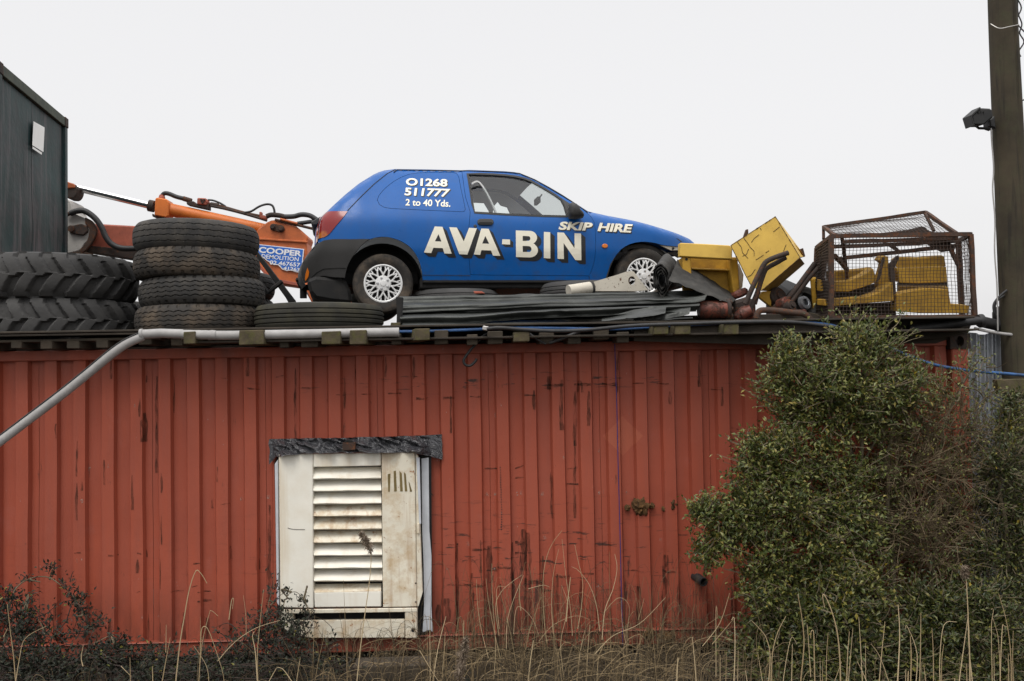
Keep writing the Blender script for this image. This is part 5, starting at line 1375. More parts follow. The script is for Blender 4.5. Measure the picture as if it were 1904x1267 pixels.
def flap(u, v_):
    tx, ty = 292+(840-292)*u, 500+(845-500)*u**1.05
    bx, by = 205+(760-205)*u, 690+(900-690)*u
    q = P(*c6([(tx*(1-v_)+bx*v_, ty*(1-v_)+by*v_)])[0], .62*(1-v_)+.18*v_)
    return q+V((0, -.05*math.sin(v_*2.6)+.02*noise.noise(V((u*3, v_*3, 3))), .012*noise.noise(V((u*9, v_*4, 1)))))
mb.grid(flap, 24, 10); o = len(mb.v); fs = mb.f[:]; mb.v += [p+V((0, .014, 0)) for p in mb.v]
for f in fs: mb.f.append([i+o for i in f][::-1]); mb.mi.append(0)
mb.build('flap', M['mud'], mat_, smooth=50)
# yellow trough
tr_ = thing('steel_trough', 'battered yellow steel trough with a deep front lip beside the car bonnet', 'trough', P(1320, 540, .6))
def y6(name, pts, Y, dep, m, par, bev=.006): return MB().prism(PP(c6(pts), Y), (0, dep, 0)).build(name, m, par, bevel=bev)
y6('front_lip', [(314, 350), (540, 360), (766, 373), (788, 400), (786, 498), (560, 486), (316, 472)], .42, .10, M['yellow'], tr_)
y6('back_panel', [(330, 470), (830, 480), (850, 790), (790, 870), (340, 860)], .66, .03, M['yellow2'], tr_)
y6('end_post', [(336, 478), (412, 482), (418, 640), (340, 650)], .44, .22, M['yellow2'], tr_)
y6('end_post', [(772, 490), (838, 500), (852, 780), (800, 800), (778, 640)], .50, .18, M['yellow2'], tr_)
y6('cross_rib', [(414, 575), (776, 590), (776, 606), (414, 590)], .56, .10, M['yellow2'], tr_)
MB().lathe([(0, .004), (.012, .004), (.012, 0)], 10, Matrix.Translation(P(*c6([(372, 498)])[0], .44)) @ Matrix.Rotation(math.radians(90), 4, 'X')).build('bolt_hole', M['blk'], tr_)
y6('end_panel', [(825, 540), (850, 540), (890, 640), (880, 750), (850, 790)], .70, .03, M['paper'], tr_, .002)
# tilted yellow hopper
hp = thing('steel_hopper', 'yellow steel hopper tipped on its corner, scratched and rust-edged', 'hopper', P(1430, 520, .5))
fa_ = [(772, 374), (900, 295), (1040, 205), (1178, 112), (1255, 235), (1330, 362), (1402, 482), (1225, 640), (1050, 785), (960, 745), (905, 640), (850, 520)]
y6('front_face', fa_, .30, .012, M['yellow'], hp, .003)
def sheetq(name, pts, m, par, th=(0, .012, .006)):
    return MB().prism([P(*c6([(x_, y_)])[0], y) for x_, y_, y in pts], th).build(name, m, par, bevel=.002)
sheetq('side_face', [(1180, 112, .30), (1262, 225, .75), (1448, 472, .75), (1403, 482, .30)], M['yellow'], hp)
sheetq('lower_face', [(1402, 484, .298), (1444, 540, .62), (1150, 792, .62), (1050, 786, .298)], M['yellow2'], hp)
sheetq('upper_face', [(776, 374, .306), (1180, 113, .306), (1262, 222, .75), (850, 480, .75)], M['yellow2'], hp)
sheetq('rear_lip', [(1200, 150, .34), (1285, 260, .62), (1450, 474, .62), (1436, 482, .60), (1420, 440, .55), (1330, 330, .5)], M['yellow'], hp)
MB().prism(PP(c6([(1398, 408), (1430, 396), (1450, 472), (1420, 482)]), .58), (0, .05, 0)).build('corner_tab', M['rust'], hp, bevel=.003)
y6('leg', [(1030, 842), (1060, 790), (1146, 786), (1142, 900), (1136, 925)], .46, .06, M['yellow2'], hp, .004)
y6('leg', [(1140, 880), (1195, 940), (1252, 1040), (1222, 1042), (1134, 928)], .50, .05, M['yellow2'], hp, .004)
MB().prism(PP(c6([(893, 292), (915, 228), (932, 226), (934, 268)]), .50), (0, .04, 0)).build('tab', M['rust'], hp, bevel=.002)
for pts in ([(893, 310), (925, 350), (950, 390), (985, 425), (985, 470)], [(835, 345), (870, 390), (880, 440), (930, 490)], [(960, 345), (985, 310), (1030, 275)], [(1000, 505), (1070, 460)], [(1250, 430), (1275, 365)], [(925, 660), (960, 640), (995, 590)], [(880, 470), (915, 455), (935, 405)], [(1090, 440), (1120, 420)], [(1160, 250), (1215, 205)], [(1040, 215), (1050, 235)]):
    MB().tube([P(*p, .2985) for p in c6(pts)], .0028, 4).build('scratch', M['rust'], hp)
for a_, b_ in (((772, 374), (905, 640)), ((905, 640), (962, 745)), ((1050, 785), (1402, 483)), ((1178, 112), (1402, 482)), ((776, 372), (1178, 112))):
    A_, B_ = P(*c6([a_])[0], .299), P(*c6([b_])[0], .299)
    mb = MB(); mb.tube([A_.lerp(B_, i/24) for i in range(25)], [.002+.006*max(0, noise.noise(V((i*.6, a_[0], 0)))+.15) for i in range(25)], 5); mb.build('rusty_edge', M['rust'], hp)
# red drum
dr_ = thing('steel_drum', 'short worn red steel drum lying on its side at the end of the sheets', 'drum', P(1325, 575, .2))
a, b = P(*c6([(482, 956)])[0], .22), P(*c6([(775, 952)])[0], .22)
ax = (b-a).normalized()
def along(s_, r): return None
rr = (P(*c6([(600, 872)])[0], .22)-P(*c6([(600, 1034)])[0], .22)).length/2
MB().tube([a, a+ax*.01, a+ax*.22*((b-a).length/.35)], [rr*.94, rr, rr], 28).build('shell', M['reddrum'], dr_, smooth=50)
L_ = (b-a).length
MB().tube([a+ax*L_*.84, a+ax*L_*.96], rr*1.16, 28).build('flange', M['rust_dark'], dr_, smooth=40, bevel=.006)
MB().tube([a+ax*L_*.60, a+ax*L_*.86], rr*1.0, 28).build('neck', M['reddrum'], dr_, smooth=50)
for i in range(8):
    an = 2*math.pi*i/8; e1 = V((0, math.cos(an), math.sin(an)))*rr*1.02
    MB().tube([a+ax*L_*.955+e1, a+ax*L_*.99+e1], .016, 8).build('bolt', M['rust'], dr_, smooth=30)
# red gear housing between drum and hopper
gb = thing('gearbox', 'rusty red gearbox lump with a casting nose between the drum and the bent pipes', 'gearbox', P(1385, 580, .3))
MB().prism(PP(c6([(790, 805), (870, 762), (928, 748), (942, 810), (880, 842), (820, 862)]), .40), (0, .2, 0)).build('housing', M['reddrum'], gb, bevel=.02, wob=.008)
MB().prism(PP(c6([(782, 880), (900, 850), (1000, 870), (1010, 1040), (788, 1044)]), .34), (0, .25, 0)).build('casing', M['rust_dark'], gb, bevel=.03, wob=.02)
MB().prism(PP(c6([(835, 985), (905, 905), (985, 930), (990, 1040), (838, 1044)]), .16), (0, .16, 0)).build('foot', M['reddrum'], gb, bevel=.02, wob=.012)
MB().tube([P(*c6([(870, 1000)])[0], .14), P(*c6([(960, 960)])[0], .12)], .05, 16).build('shaft', M['reddrum'], gb, smooth=40)
# bent pipe handles
hd = thing('pipe_handle', 'pair of long bent rusty pipes leaning over the yellow hopper', 'pipe handle', P(1410, 560, .15))
for pts, y_, r in (([(905, 905), (950, 800), (1000, 690), (1040, 610), (1075, 545), (1110, 512), (1180, 480), (1294, 440)], .12, .022), ([(945, 1010), (960, 930), (1010, 810), (1050, 690), (1085, 600), (1120, 568), (1180, 535), (1272, 482)], .17, .021), ([(990, 905), (1030, 760), (1060, 660), (1088, 596)], .20, .02)):
    MB().tube(spline([P(*p, y_) for p in c6(pts)], 6), r, 12).build('pipe', M['rust_dark'], hd, smooth=50)
ax_ = c6([(1008, 1035), (1012, 1000), (1035, 968), (1080, 960), (1200, 966), (1330, 982), (1420, 990), (1462, 1010), (1490, 1040), (1508, 1062)])
ptube('bent_pipe', ax_, .026, M['rust'], 'rusty pipe bent at both ends lying low along the roof edge', 'pipe', .02, 12)
for pts, lb in (([(1265, 885), (1330, 810), (1420, 690), (1535, 535)], 'upper rusty pipe slanting up towards the cage'), ([(1318, 890), (1400, 780), (1480, 670), (1560, 580)], 'lower rusty pipe slanting up towards the cage')):
    ptube('straight_pipe', c6(pts), .022, M['rust_dark'], lb, 'pipe', .28, 12)
hub = thing('gear_cluster', 'rusty red gears and a steel hub heaped left of the cage', 'machine part', P(1480, 575, .35))
for cx, cy, r, y_, m in ((1260, 905, .06, .30, 'reddrum'), (1240, 960, .075, .36, 'rust'), (1300, 930, .05, .25, 'rust_dark'), (1190, 840, .085, .5, 'rust_dark')):
    MB().lathe([(0, .06), (r*.4, .06), (r*.45, .045), (r*.8, .045), (r, .03), (r, -.05)], 18, Matrix.Translation(P(*c6([(cx, cy)])[0], y_)) @ Matrix.Rotation(math.radians(75), 4, 'X') @ Matrix.Rotation(.4, 4, 'Y')).build('gear', M[m], hub, smooth=35, wob=.006)
MB().prism(PP(c6([(1150, 985), (1300, 955), (1460, 955), (1470, 990), (1310, 1050), (1180, 1050)]), .33), (0, .2, 0)).build('frame_rail', M['reddrum'], hub, bevel=.01, wob=.01)
p = P(*c6([(1430, 900)])[0], .45)
mb = tyre_mb(.165, .12, .10, 48, 'plain'); Mx = Matrix.Translation(P(*c6([(1425, 905)])[0], .55)) @ Matrix.Rotation(math.radians(70), 4, 'X')
mb.v = [Mx @ q_ for q_ in mb.v]; mb.build('rubber_ring', M['mud'], hub, smooth=40)
MB().lathe([(.03, .03), (.035, .035), (.06, .03), (.065, .0), (.03, 0)], 20, Matrix.Translation(p) @ Matrix.Rotation(math.radians(70), 4, 'X') @ Matrix.Rotation(.5, 4, 'Y')).build('bearing', M['zinc_light'], hub, smooth=35)
MB().prism(PP(c6([(1392, 905), (1410, 890), (1470, 870), (1482, 900), (1420, 945)]), .5), (0, .015, 0)).build('bearing_plate', M['zinc_light'], hub, bevel=.003)
mb = MB(); mb.prism([P(*c6([(x_, y_)])[0], y) for x_, y_, y in ((1165, 690, .8), (1290, 690, .8), (1462, 765, .6), (1400, 850, .5), (1165, 860, .6))], (0, .02, .005))
tag(mb.build('black_sheet', M['plastic'], bevel=.003), 'black plastic sheet propped behind the hopper and the slanting pipes', 'plastic sheet')
tag(MB().prism(PP(c6([(1150, 760), (1300, 850), (1480, 820), (1530, 800), (1530, 1045), (1150, 1045)]), .85), (0, .2, 0)).build('scrap_block', M['blk'], bevel=.02, wob=.03), 'dark heap of scrap in the gap left of the cage', 'scrap')

# ------------------------------------------------------------------ the cage
c7 = lambda pts: crop(pts, 3.619, 1460, 370)
cage = thing('wire_cage', 'bent rusty wire mesh cage with its lid pushed up, holding yellow steel tubs', 'cage', P(1680, 592, .3))
YC, YB = -.02, .62
ck = {n_: P(*c7([(x_, y_)])[0], y) for n_, x_, y_, y in (('ftl', 312, 250, YC), ('ftr', 1250, 240, YC), ('fbr', 1275, 795, YC), ('fbl', 312, 800, YC), ('btl', 210, 330, YB), ('bbl', 185, 805, YB), ('btr', 1165, 285, YB), ('bbr', 1190, 790, YB),
      ('lfl', 335, 245, .02), ('lbl', 255, 190, .55), ('lbr', 940, 90, .55), ('lfr', 1150, 235, .04))}
def cb(a, b, w_=.030, name='frame_bar', m=None, wob=.006):
    pa, pb = (ck[a] if isinstance(a, str) else a), (ck[b] if isinstance(b, str) else b)
    mb = MB(); n_ = 6
    for i in range(n_): mb.bar(pa.lerp(pb, i/n_), pa.lerp(pb, (i+1)/n_), w_)
    return mb.build(name, m or M['rust'], cage, wob=wob, weld=True)
for a, b, w_ in (('ftl', 'ftr', .034), ('fbl', 'fbr', .036), ('ftl', 'fbl', .036), ('ftr', 'fbr', .034), ('ftl', 'btl', .03), ('fbl', 'bbl', .03), ('btl', 'bbl', .03), ('ftr', 'btr', .03), ('fbr', 'bbr', .03), ('btr', 'bbr', .04), ('bbl', 'bbr', .03), ('btl', 'btr', .03), ('lfl', 'lbl', .026), ('lbl', 'lbr', .03), ('lbr', 'lfr', .03)): cb(a, b, w_)
q7 = lambda x_, y_, y: P(*c7([(x_, y_)])[0], y)
cb(q7(385, 290, .1), q7(1160, 265, .1), .030); cb(q7(385, 325, .3), q7(1170, 285, .3), .026); cb(q7(390, 398, .5), q7(1175, 315, .5), .034)
cb(q7(255, 190, .55), q7(258, 270, .5), .026); cb(q7(940, 100, .5), q7(1000, 215, .3), .022); cb(q7(380, 250, .1), q7(415, 550, .35), .028)
cb(q7(330, 380, .05), q7(415, 480, .3), .03); cb(q7(1100, 310, .3), q7(1180, 470, .3), .03)
# crumpled rusty sheet pieces caught under the lid
for pts, y_ in (([(600, 240), (830, 210), (930, 185), (985, 220), (1110, 262), (1150, 300), (960, 245), (880, 228), (700, 250)], .25), ([(880, 270), (1000, 275), (1150, 310), (1140, 345), (1050, 360), (960, 310)], .3), ([(340, 400), (385, 395), (420, 480), (415, 505)], .35), ([(660, 300), (720, 300), (770, 345), (740, 350)], .4)):
    MB().prism(PP(c7(pts), y_), (0, .03, .01)).build('torn_sheet', M['rust_dark'], cage, bevel=.003, wob=.012)
def meshpanel(A, B, C_, D, nu, nv, r=.0022, bulge=0, name='wire_mesh', nrm=(0, -1, 0), seed=0):
    """A-B bottom, D-C top"""
    mb = MB(); nrm = V(nrm)
    def pt(u, v_):
        q = A.lerp(B, u).lerp(D.lerp(C_, u), v_)
        return q + nrm*(bulge*math.sin(u*math.pi)*math.sin(v_*math.pi) + .010*noise.noise(V((u*4+seed, v_*4, seed)))) + noise.noise_vector(V((u*5, v_*5, seed+3)))*.013
    for i in range(1, nu): mb.tube([pt(i/nu, j/8) for j in range(9)], r, 4, False)
    for j in range(1, nv): mb.tube([pt(i/10, j/nv)+nrm*r*1.5 for i in range(11)], r, 4, False)
    o = mb.build(name, M['wire'], cage, kind='stuff'); return o
meshpanel(ck['fbl'], ck['fbr'], ck['ftr'], ck['ftl'], 40, 23)
meshpanel(ck['fbl'], ck['bbl'], ck['btl'], ck['ftl'], 30, 26, .0042, .02, nrm=(-1, 0, 0), seed=2)
meshpanel(ck['fbr'], ck['bbr'], ck['btr'], ck['ftr'], 20, 23, .0022, .06, nrm=(1, 0, 0), seed=4)
meshpanel(ck['lfl'], ck['lfr'], ck['lbr'], ck['lbl'], 30, 18, .0020, .02, nrm=(0, 0, 1), seed=6)
meshpanel(ck['ftl']+V((.05, .1, -.05)), ck['ftr']+V((-.1, .1, -.04)), ck['btr'], ck['btl'], 36, 12, .0020, .02, nrm=(0, 0, -1), seed=8)
# yellow tubs inside
def tub(label, pts, Y, dep, m, par=None, lip=None):
    o = MB().prism(PP(c7(pts), Y), (0, dep, .02)).build('yellow_tub', m, par, bevel=.005, wob=.004)
    if label: tag(o, label, 'steel tub', 'yellow steel tubs inside the cage')
    return o
tub('curved yellow tub half in the upper left of the cage', [(250, 545), (330, 560), (430, 552), (520, 515), (595, 468), (612, 560), (540, 590), (430, 625), (250, 625)], .22, .14, M['yellow2'])
tub('yellow plate showing behind the upper left tub in the cage', [(285, 495), (400, 488), (590, 470), (590, 520), (430, 560), (285, 550)], .42, .04, M['yellow2'])
tub('long yellow tub in the lower left of the cage, sweeping up at its end', [(268, 678), (420, 668), (560, 655), (640, 625), (690, 585), (722, 558), (732, 688), (560, 700), (320, 725), (268, 720)], .10, .20, M['yellow2'])
tub('tall yellow wedge standing in the middle of the cage', [(628, 415), (648, 390), (692, 388), (716, 556), (640, 622), (625, 560), (660, 440)], .28, .10, M['yellow2'])
tub('upper right yellow tub in the cage with a raised back', [(750, 470), (900, 466), (1085, 458), (1092, 562), (900, 570), (770, 566)], .20, .10, M['yellow2'])
tub('slanted yellow back plate above the upper right tub', [(722, 420), (760, 398), (900, 400), (1000, 392), (1072, 388), (1084, 455), (900, 462), (752, 466)], .34, .05, M['yellow2'])
tub('lower right yellow tub in the cage with a wide flange', [(752, 645), (800, 630), (950, 602), (1098, 610), (1116, 708), (1240, 716), (1234, 770), (900, 768), (752, 760)], .10, .14, M['yellow2'])
tub('dented yellow panel between the right hand tubs', [(770, 596), (1095, 596), (1105, 640), (770, 650)], .30, .04, M['yellow2'])
tub('yellow sheet end wall behind the left mesh of the cage', [(170, 540), (240, 535), (260, 800), (195, 805)], .50, .03, M['yellow2'])
for pts in ([(270, 620), (430, 615), (600, 570), (640, 620), (560, 665), (270, 690)], [(768, 560), (1092, 558), (1096, 612), (768, 650)], [(300, 720), (735, 690), (750, 780), (300, 790)]):
    MB().prism(PP(c7(pts), .40), (0, .05, 0)).build('back_sheet', M['deck'], cage, bevel=.003, wob=.004)
for pts in ([(700, 440), (760, 378), (768, 400), (735, 470), (755, 740), (735, 740)], [(620, 560), (665, 390), (672, 400), (640, 540)]):
    MB().prism(PP(c7(pts), .16), (0, .04, 0)).build('tub_strap', M['rust_dark'], cage, bevel=.003)

# ------------------------------------------------------------------ beams and pipes under the cage
ptube('black_pipe', [(1690, 612), (1740, 607), (1790, 600), (1815, 597), (1828, 596)], .035, M['cable'], 'black pipe under the cage with a coupling at its end', 'pipe', -.12, 14)
ptube('black_pipe', [(1820, 597), (1845, 603), (1880, 610), (1930, 614)], .048, M['cable'], 'thick dark pipe running right from the cage to the pole', 'pipe', .05, 16)
a = P(1824, 597, -.1); MB().lathe([(.035, -.02), (.055, -.02), (.058, .0), (.055, .02), (.035, .02)], 18, Matrix.Translation(a) @ Matrix.Rotation(math.radians(80), 4, 'Y')).build('coupling', M['cable'], smooth=40)
tag(bpy.data.objects['coupling'], 'round black coupling on the pipe at the right end of the cage', 'coupling')
ptube('grey_cable', [(1812, 611), (1840, 617), (1875, 622), (1930, 626)], .013, M['duct'], 'thin grey cable running right across the pole foot', 'cable', -.1)
for i, pts in enumerate(([(1560, 606), (1640, 610), (1720, 606), (1800, 600), (1800, 612), (1700, 622), (1560, 622)], [(1690, 620), (1760, 618), (1804, 606), (1800, 620), (1740, 632), (1690, 634)])):
    tag(MB().prism(PP(pts, -.05-.03*i), (0, .5, 0)).build('timber_beam', M['deck'], bevel=.008, wob=.01), ('long dark beam carrying the right end of the cage', 'short dark beam wedged under the cage above the container corner')[i], 'beam')

# ------------------------------------------------------------------ zinc sheet, pole, lamp
def zs(u, v_):
    a = P(1788+78*u, 622-5*u-3*math.sin(u*9), .12); b = P(1800+78*u, 1240, .12)
    q = a.lerp(b, v_); return q+V((0, .018*math.sin(u*5.2*2*math.pi)+.01*noise.noise(V((u*3, v_*5, 0))), 0))
mb = MB(); mb.grid(zs, 60, 12); o = len(mb.v); fs = mb.f[:]; mb.v += [p+V((0, .004, 0)) for p in mb.v]
for f in fs: mb.f.append([i+o for i in f][::-1]); mb.mi.append(0)
tag(mb.build('zinc_sheet', M['zinc_light'], smooth=60), 'upright galvanised corrugated sheet between the container end and the pole', 'metal sheet')
# more sheets to the right, behind the pole and bush
def zs2(u, v_):
    a = P(1880+160*u, 730, .6); b = P(1880+170*u, 1220, .6)
    q = a.lerp(b, v_); return q+V((0, .018*math.sin(u*10*2*math.pi), 0))
tag(MB().grid(zs2, 80, 4).build('fence_sheet', M['zinc'], smooth=60), 'dark corrugated fence sheet behind the pole at the right edge', 'metal sheet')
pole = thing('utility_pole', 'thick weathered timber pole leaning at the right edge with a floodlight near its top', 'utility pole', P(1890, 1230, -.05))
pc = [(1861, -60), (1866, 60), (1877, 300), (1887, 500), (1897, 700), (1905, 900), (1910, 1240)]
pw = [26, 26, 27, 30, 34, 36, 38]
q = [P(x_+pw[i]*.0, y_, -.02) for i, (x_, y_) in enumerate(pc)]
mb = MB(); qs = spline(q, 8); n_ = 36
rs_ = [(.108+.045*(i/(len(qs)-1))) for i in range(len(qs))]
o = len(mb.v)
for i, p in enumerate(qs):
    for k_ in range(n_):
        a = 2*math.pi*k_/n_
        r = rs_[i]*(1+.018*noise.noise(V((math.cos(a)*3, math.sin(a)*3, p.z*.7)))+.012*noise.noise(V((math.cos(a)*14, math.sin(a)*14, p.z*.5))))
        if abs(((a-4.95+.10*math.sin(p.z*.8)) + math.pi) % (2*math.pi) - math.pi) < .08: r -= .014      # long drying crack
        mb.v.append(p+V((r*math.cos(a), r*math.sin(a), 0)))
for i in range(len(qs)-1):
    for k_ in range(n_): mb.f.append([o+i*n_+k_, o+i*n_+(k_+1) % n_, o+(i+1)*n_+(k_+1) % n_, o+(i+1)*n_+k_]); mb.mi.append(0)
mb.build('shaft', M['pole'], pole, smooth=40)
MB().tube(spline([P(1842, 45, -.14), P(1858, 53, -.17), P(1876, 50, -.17), P(1895, 46, -.12)], 5), .004, 5).build('wire_tie', M['clamp'], pole)
tag(MB().prism(PP([(1853, 706), (1960, 703), (1960, 728), (1858, 731)], -.30), (0, .07, 0)).build('cross_board', M['moss'], bevel=.004, wob=.003), 'mossy horizontal board nailed across the foot of the pole', 'board')
fl = thing('floodlight', 'black floodlight tilted down on the left side of the pole', 'floodlight', P(1832, 222, -.05))
c8 = lambda pts: crop(pts, 1.667, 1700, 0)
Fa, Fb, Fc, Fd = [P(*c8([p])[0], -.22) for p in ((176, 361), (204, 332), (232, 370), (208, 400))]
bk = [P(*c8([p])[0], .02) for p in ((196, 356), (205, 334), (243, 338), (244, 362))]
f4 = [P(*c8([p])[0], -.20) for p in ((176, 360), (205, 335), (240, 337), (246, 362), (216, 388), (184, 388))]
MB().prism(f4, (0.02, .16, .02)).build('housing', M['rubber'], fl, bevel=.012)
MB().prism([P(*c8([p])[0], -.21) for p in ((174, 358), (205, 331), (207, 337), (180, 361), (188, 390), (184, 391))], (0.02, .18, .02)).build('bezel', M['rubber'], fl, bevel=.003)
MB().tube([P(*c8([p])[0], -.10) for p in ((190, 390), (200, 398), (236, 399), (250, 396))], .011, 6).build('bracket', M['rubber'], fl, smooth=40)
MB().prism([P(*c8([p])[0], -.12) for p in ((234, 372), (250, 358), (254, 398), (236, 392))], (0, .12, 0)).build('mount', M['rubber'], fl, bevel=.008)
for p_ in ((198, 352), (206, 352), (214, 351)): MB().bar(P(*c8([(p_[0], 346)])[0], -.206), P(*c8([(p_[0]+2, 352)])[0], -.206), .006).build('cooling_slot', M['blk'], fl)
ptube('lamp_cable', c8([(238, 398), (240, 440), (246, 520), (243, 590), (250, 680), (249, 780), (256, 880), (258, 960), (259, 1025)]), .006, M['duct'], 'thin grey cable hanging from the floodlight beside the pole', 'cable', -.12, 6)
ptube('cable_loop', [(1872, 540), (1858, 552), (1848, 566), (1849, 582), (1856, 592), (1858, 604)], .010, M['cable'], 'black cable loop bulging from the left side of the pole', 'cable', -.1, 8)
ptube('cable_loop', [(1870, 548), (1854, 560), (1850, 575), (1856, 590)], .008, M['cable'], 'thinner second cable loop inside the one beside the pole', 'cable', -.06, 8)
mb = MB(); pcn = P(1862, 588, .1); mb.lathe([(0, -.09), (.05, -.075), (.072, -.03), (.072, .03), (.05, .075), (0, .09)], 18, Matrix.Translation(pcn)); 
tag(mb.build('black_float', M['rubber'], smooth=50), 'dark rounded lump tied at the left foot of the pole above the pipe', 'float')
for i, (pts, lb) in enumerate((([(1892, 2), (1893, 25), (1900, 45), (1896, 62), (1904, 78), (1895, 95), (1898, 106)], 'tangled black wire hanging beside the top of the pole'), ([(1889, -5), (1899, 15), (1890, 40), (1905, 60)], 'second tangled wire close to the pole top'))):
    ptube('tangled_wire', pts, .006, M['cable'], lb, 'wire', -.05, 6)
ptube('wire_stub', [(1898, 188), (1904, 186), (1925, 176)], .006, M['cable'], 'short wire leaving the right side of the pole', 'wire', -.05, 6)

# ================================================================== vegetation
def leaf_into(mb, p, d, nrm, ln, wd, fold=.25):
    d = d.normalized(); s_ = d.cross(nrm)
    if s_.length < 1e-4: s_ = d.orthogonal()
    s_.normalize(); n_ = s_.cross(d)
    b, t_ = p, p+d*ln - n_*ln*.12
    m1 = p+d*ln*.45
    mb.add([b, m1+s_*wd/2+n_*wd*fold, t_, m1-s_*wd/2+n_*wd*fold, m1], [(0, 4, 1), (1, 4, 2), (2, 4, 3), (3, 4, 0)])
def rvec(k=1): return V((random.gauss(0, k), random.gauss(0, k), random.gauss(0, k)))
def shrub(name, label, base_px, base_y, limbs, clusters, leafm, seed, twigm=None, leaflen=.042, group=None, cat='bush', leaf2=None, dense=2.1):
    """limbs: polylines in photo points; clusters: (px, py, rx, ry, depth y, n twigs, leaves per twig, kind)"""
    random.seed(seed)
    root = thing(name, label, cat, P(*base_px, base_y), group)
    wood = MB(); tw = MB(); lf = MB(); lf2 = MB()
    nodes = []
    for pts, r0, r1 in limbs:
        q = spline([P(x_, y_, y) for x_, y_, y in pts], 6)
        q = [p+noise.noise_vector(p*5)*.02 for p in q]
        wood.tube(q, [r0+(r1-r0)*i/(len(q)-1) for i in range(len(q))], 7)
        nodes += q
    for cx, cy, rx, ry, yy, nt_, nl, kind in clusters:
        if kind == 'bare': nt_ = int(nt_*1.9); nl += 1
        elif dense: rx *= 1.18; ry *= 1.18; nt_ = int(nt_*dense)
        c_ = P(cx, cy, yy); sx, sz = rx/222, ry/222; sy = min(.42, (sx+sz)*.5)
        near = sorted(nodes, key=lambda n_: (n_-c_).length)[:6]
        # a side branch into the cluster
        st = near[0]; bq = spline([st, st.lerp(c_, .5)+rvec(.04), c_+rvec(.03)], 5)
        wood.tube(bq, [.010-.006*i/(len(bq)-1) for i in range(len(bq))], 5)
        loc_nodes = near[:3]+bq[3:]
        for _ in range(nt_):
            e = rvec(.56)
            if e.length > 1.8: e *= 1.8/e.length
            if random.random() < .08: e *= rnd(1.2, 1.5)
            tip = c_+V((e.x*sx, e.y*sy, e.z*sz))
            if tip.y > -.06: tip.y = -.06-random.random()*.1
            s0 = min(random.sample(loc_nodes, min(4, len(loc_nodes))), key=lambda n_: (n_-tip).length)
            s0 = s0.lerp(tip, rnd(.25, .6))
            upw = V((0, -.02, rnd(.0, .10)))
            q = spline([s0, s0.lerp(tip, .5)+rvec(.02), tip+upw*.3], 3)
            tw.tube(q, [.0048, .0045, .004, .0034, .0028, .0022, .0016][:len(q)], 3, False)
            dirn_ = (q[-1]-q[-3]).normalized()
            if kind == 'bare':
                for _k in range(5):
                    a = random.choice(q[2:]); b = a+(dirn_*1.1+V((0, 0, .25))+rvec(.45)).normalized()*rnd(.06, .18)
                    tw.tube([a, a.lerp(b, .5)+rvec(.008), b], [.0022, .0018, .001], 3, False)
                    if random.random() < .4: leaf_into(lf2 if random.random() < .35 else lf, b, rvec(), V((0, -.3, 1))+rvec(.5), rnd(.5, .9)*leaflen, rnd(.3, .5)*leaflen)
            for k_ in range(nl):
                t_ = rnd(.0, 1.05); i = min(len(q)-1, int(t_*(len(q)-1)))
                p = q[i]+rvec(.022)
                dd = (dirn_*.6+rvec(.6)); dd.z += .15
                nn = V((0, -.35, 1))+rvec(.45)
                tgt = lf2 if (kind == 'yel' and random.random() < .5) or random.random() < .03 else lf
                leaf_into(tgt, p, dd, nn, leaflen*rnd(.65, 1.15), leaflen*rnd(.36, .52))
    wood.build('branch', M['bark'], root, smooth=60, kind='stuff')
    tw.build('twig', twigm or M['bark'], root, kind='stuff')
    if lf.f: lf.build('foliage', leafm, root, kind='stuff')
    if lf2.f: lf2.build('yellow_foliage', leaf2 or M['leaf_y'], root, kind='stuff')
    return root
D = -.55
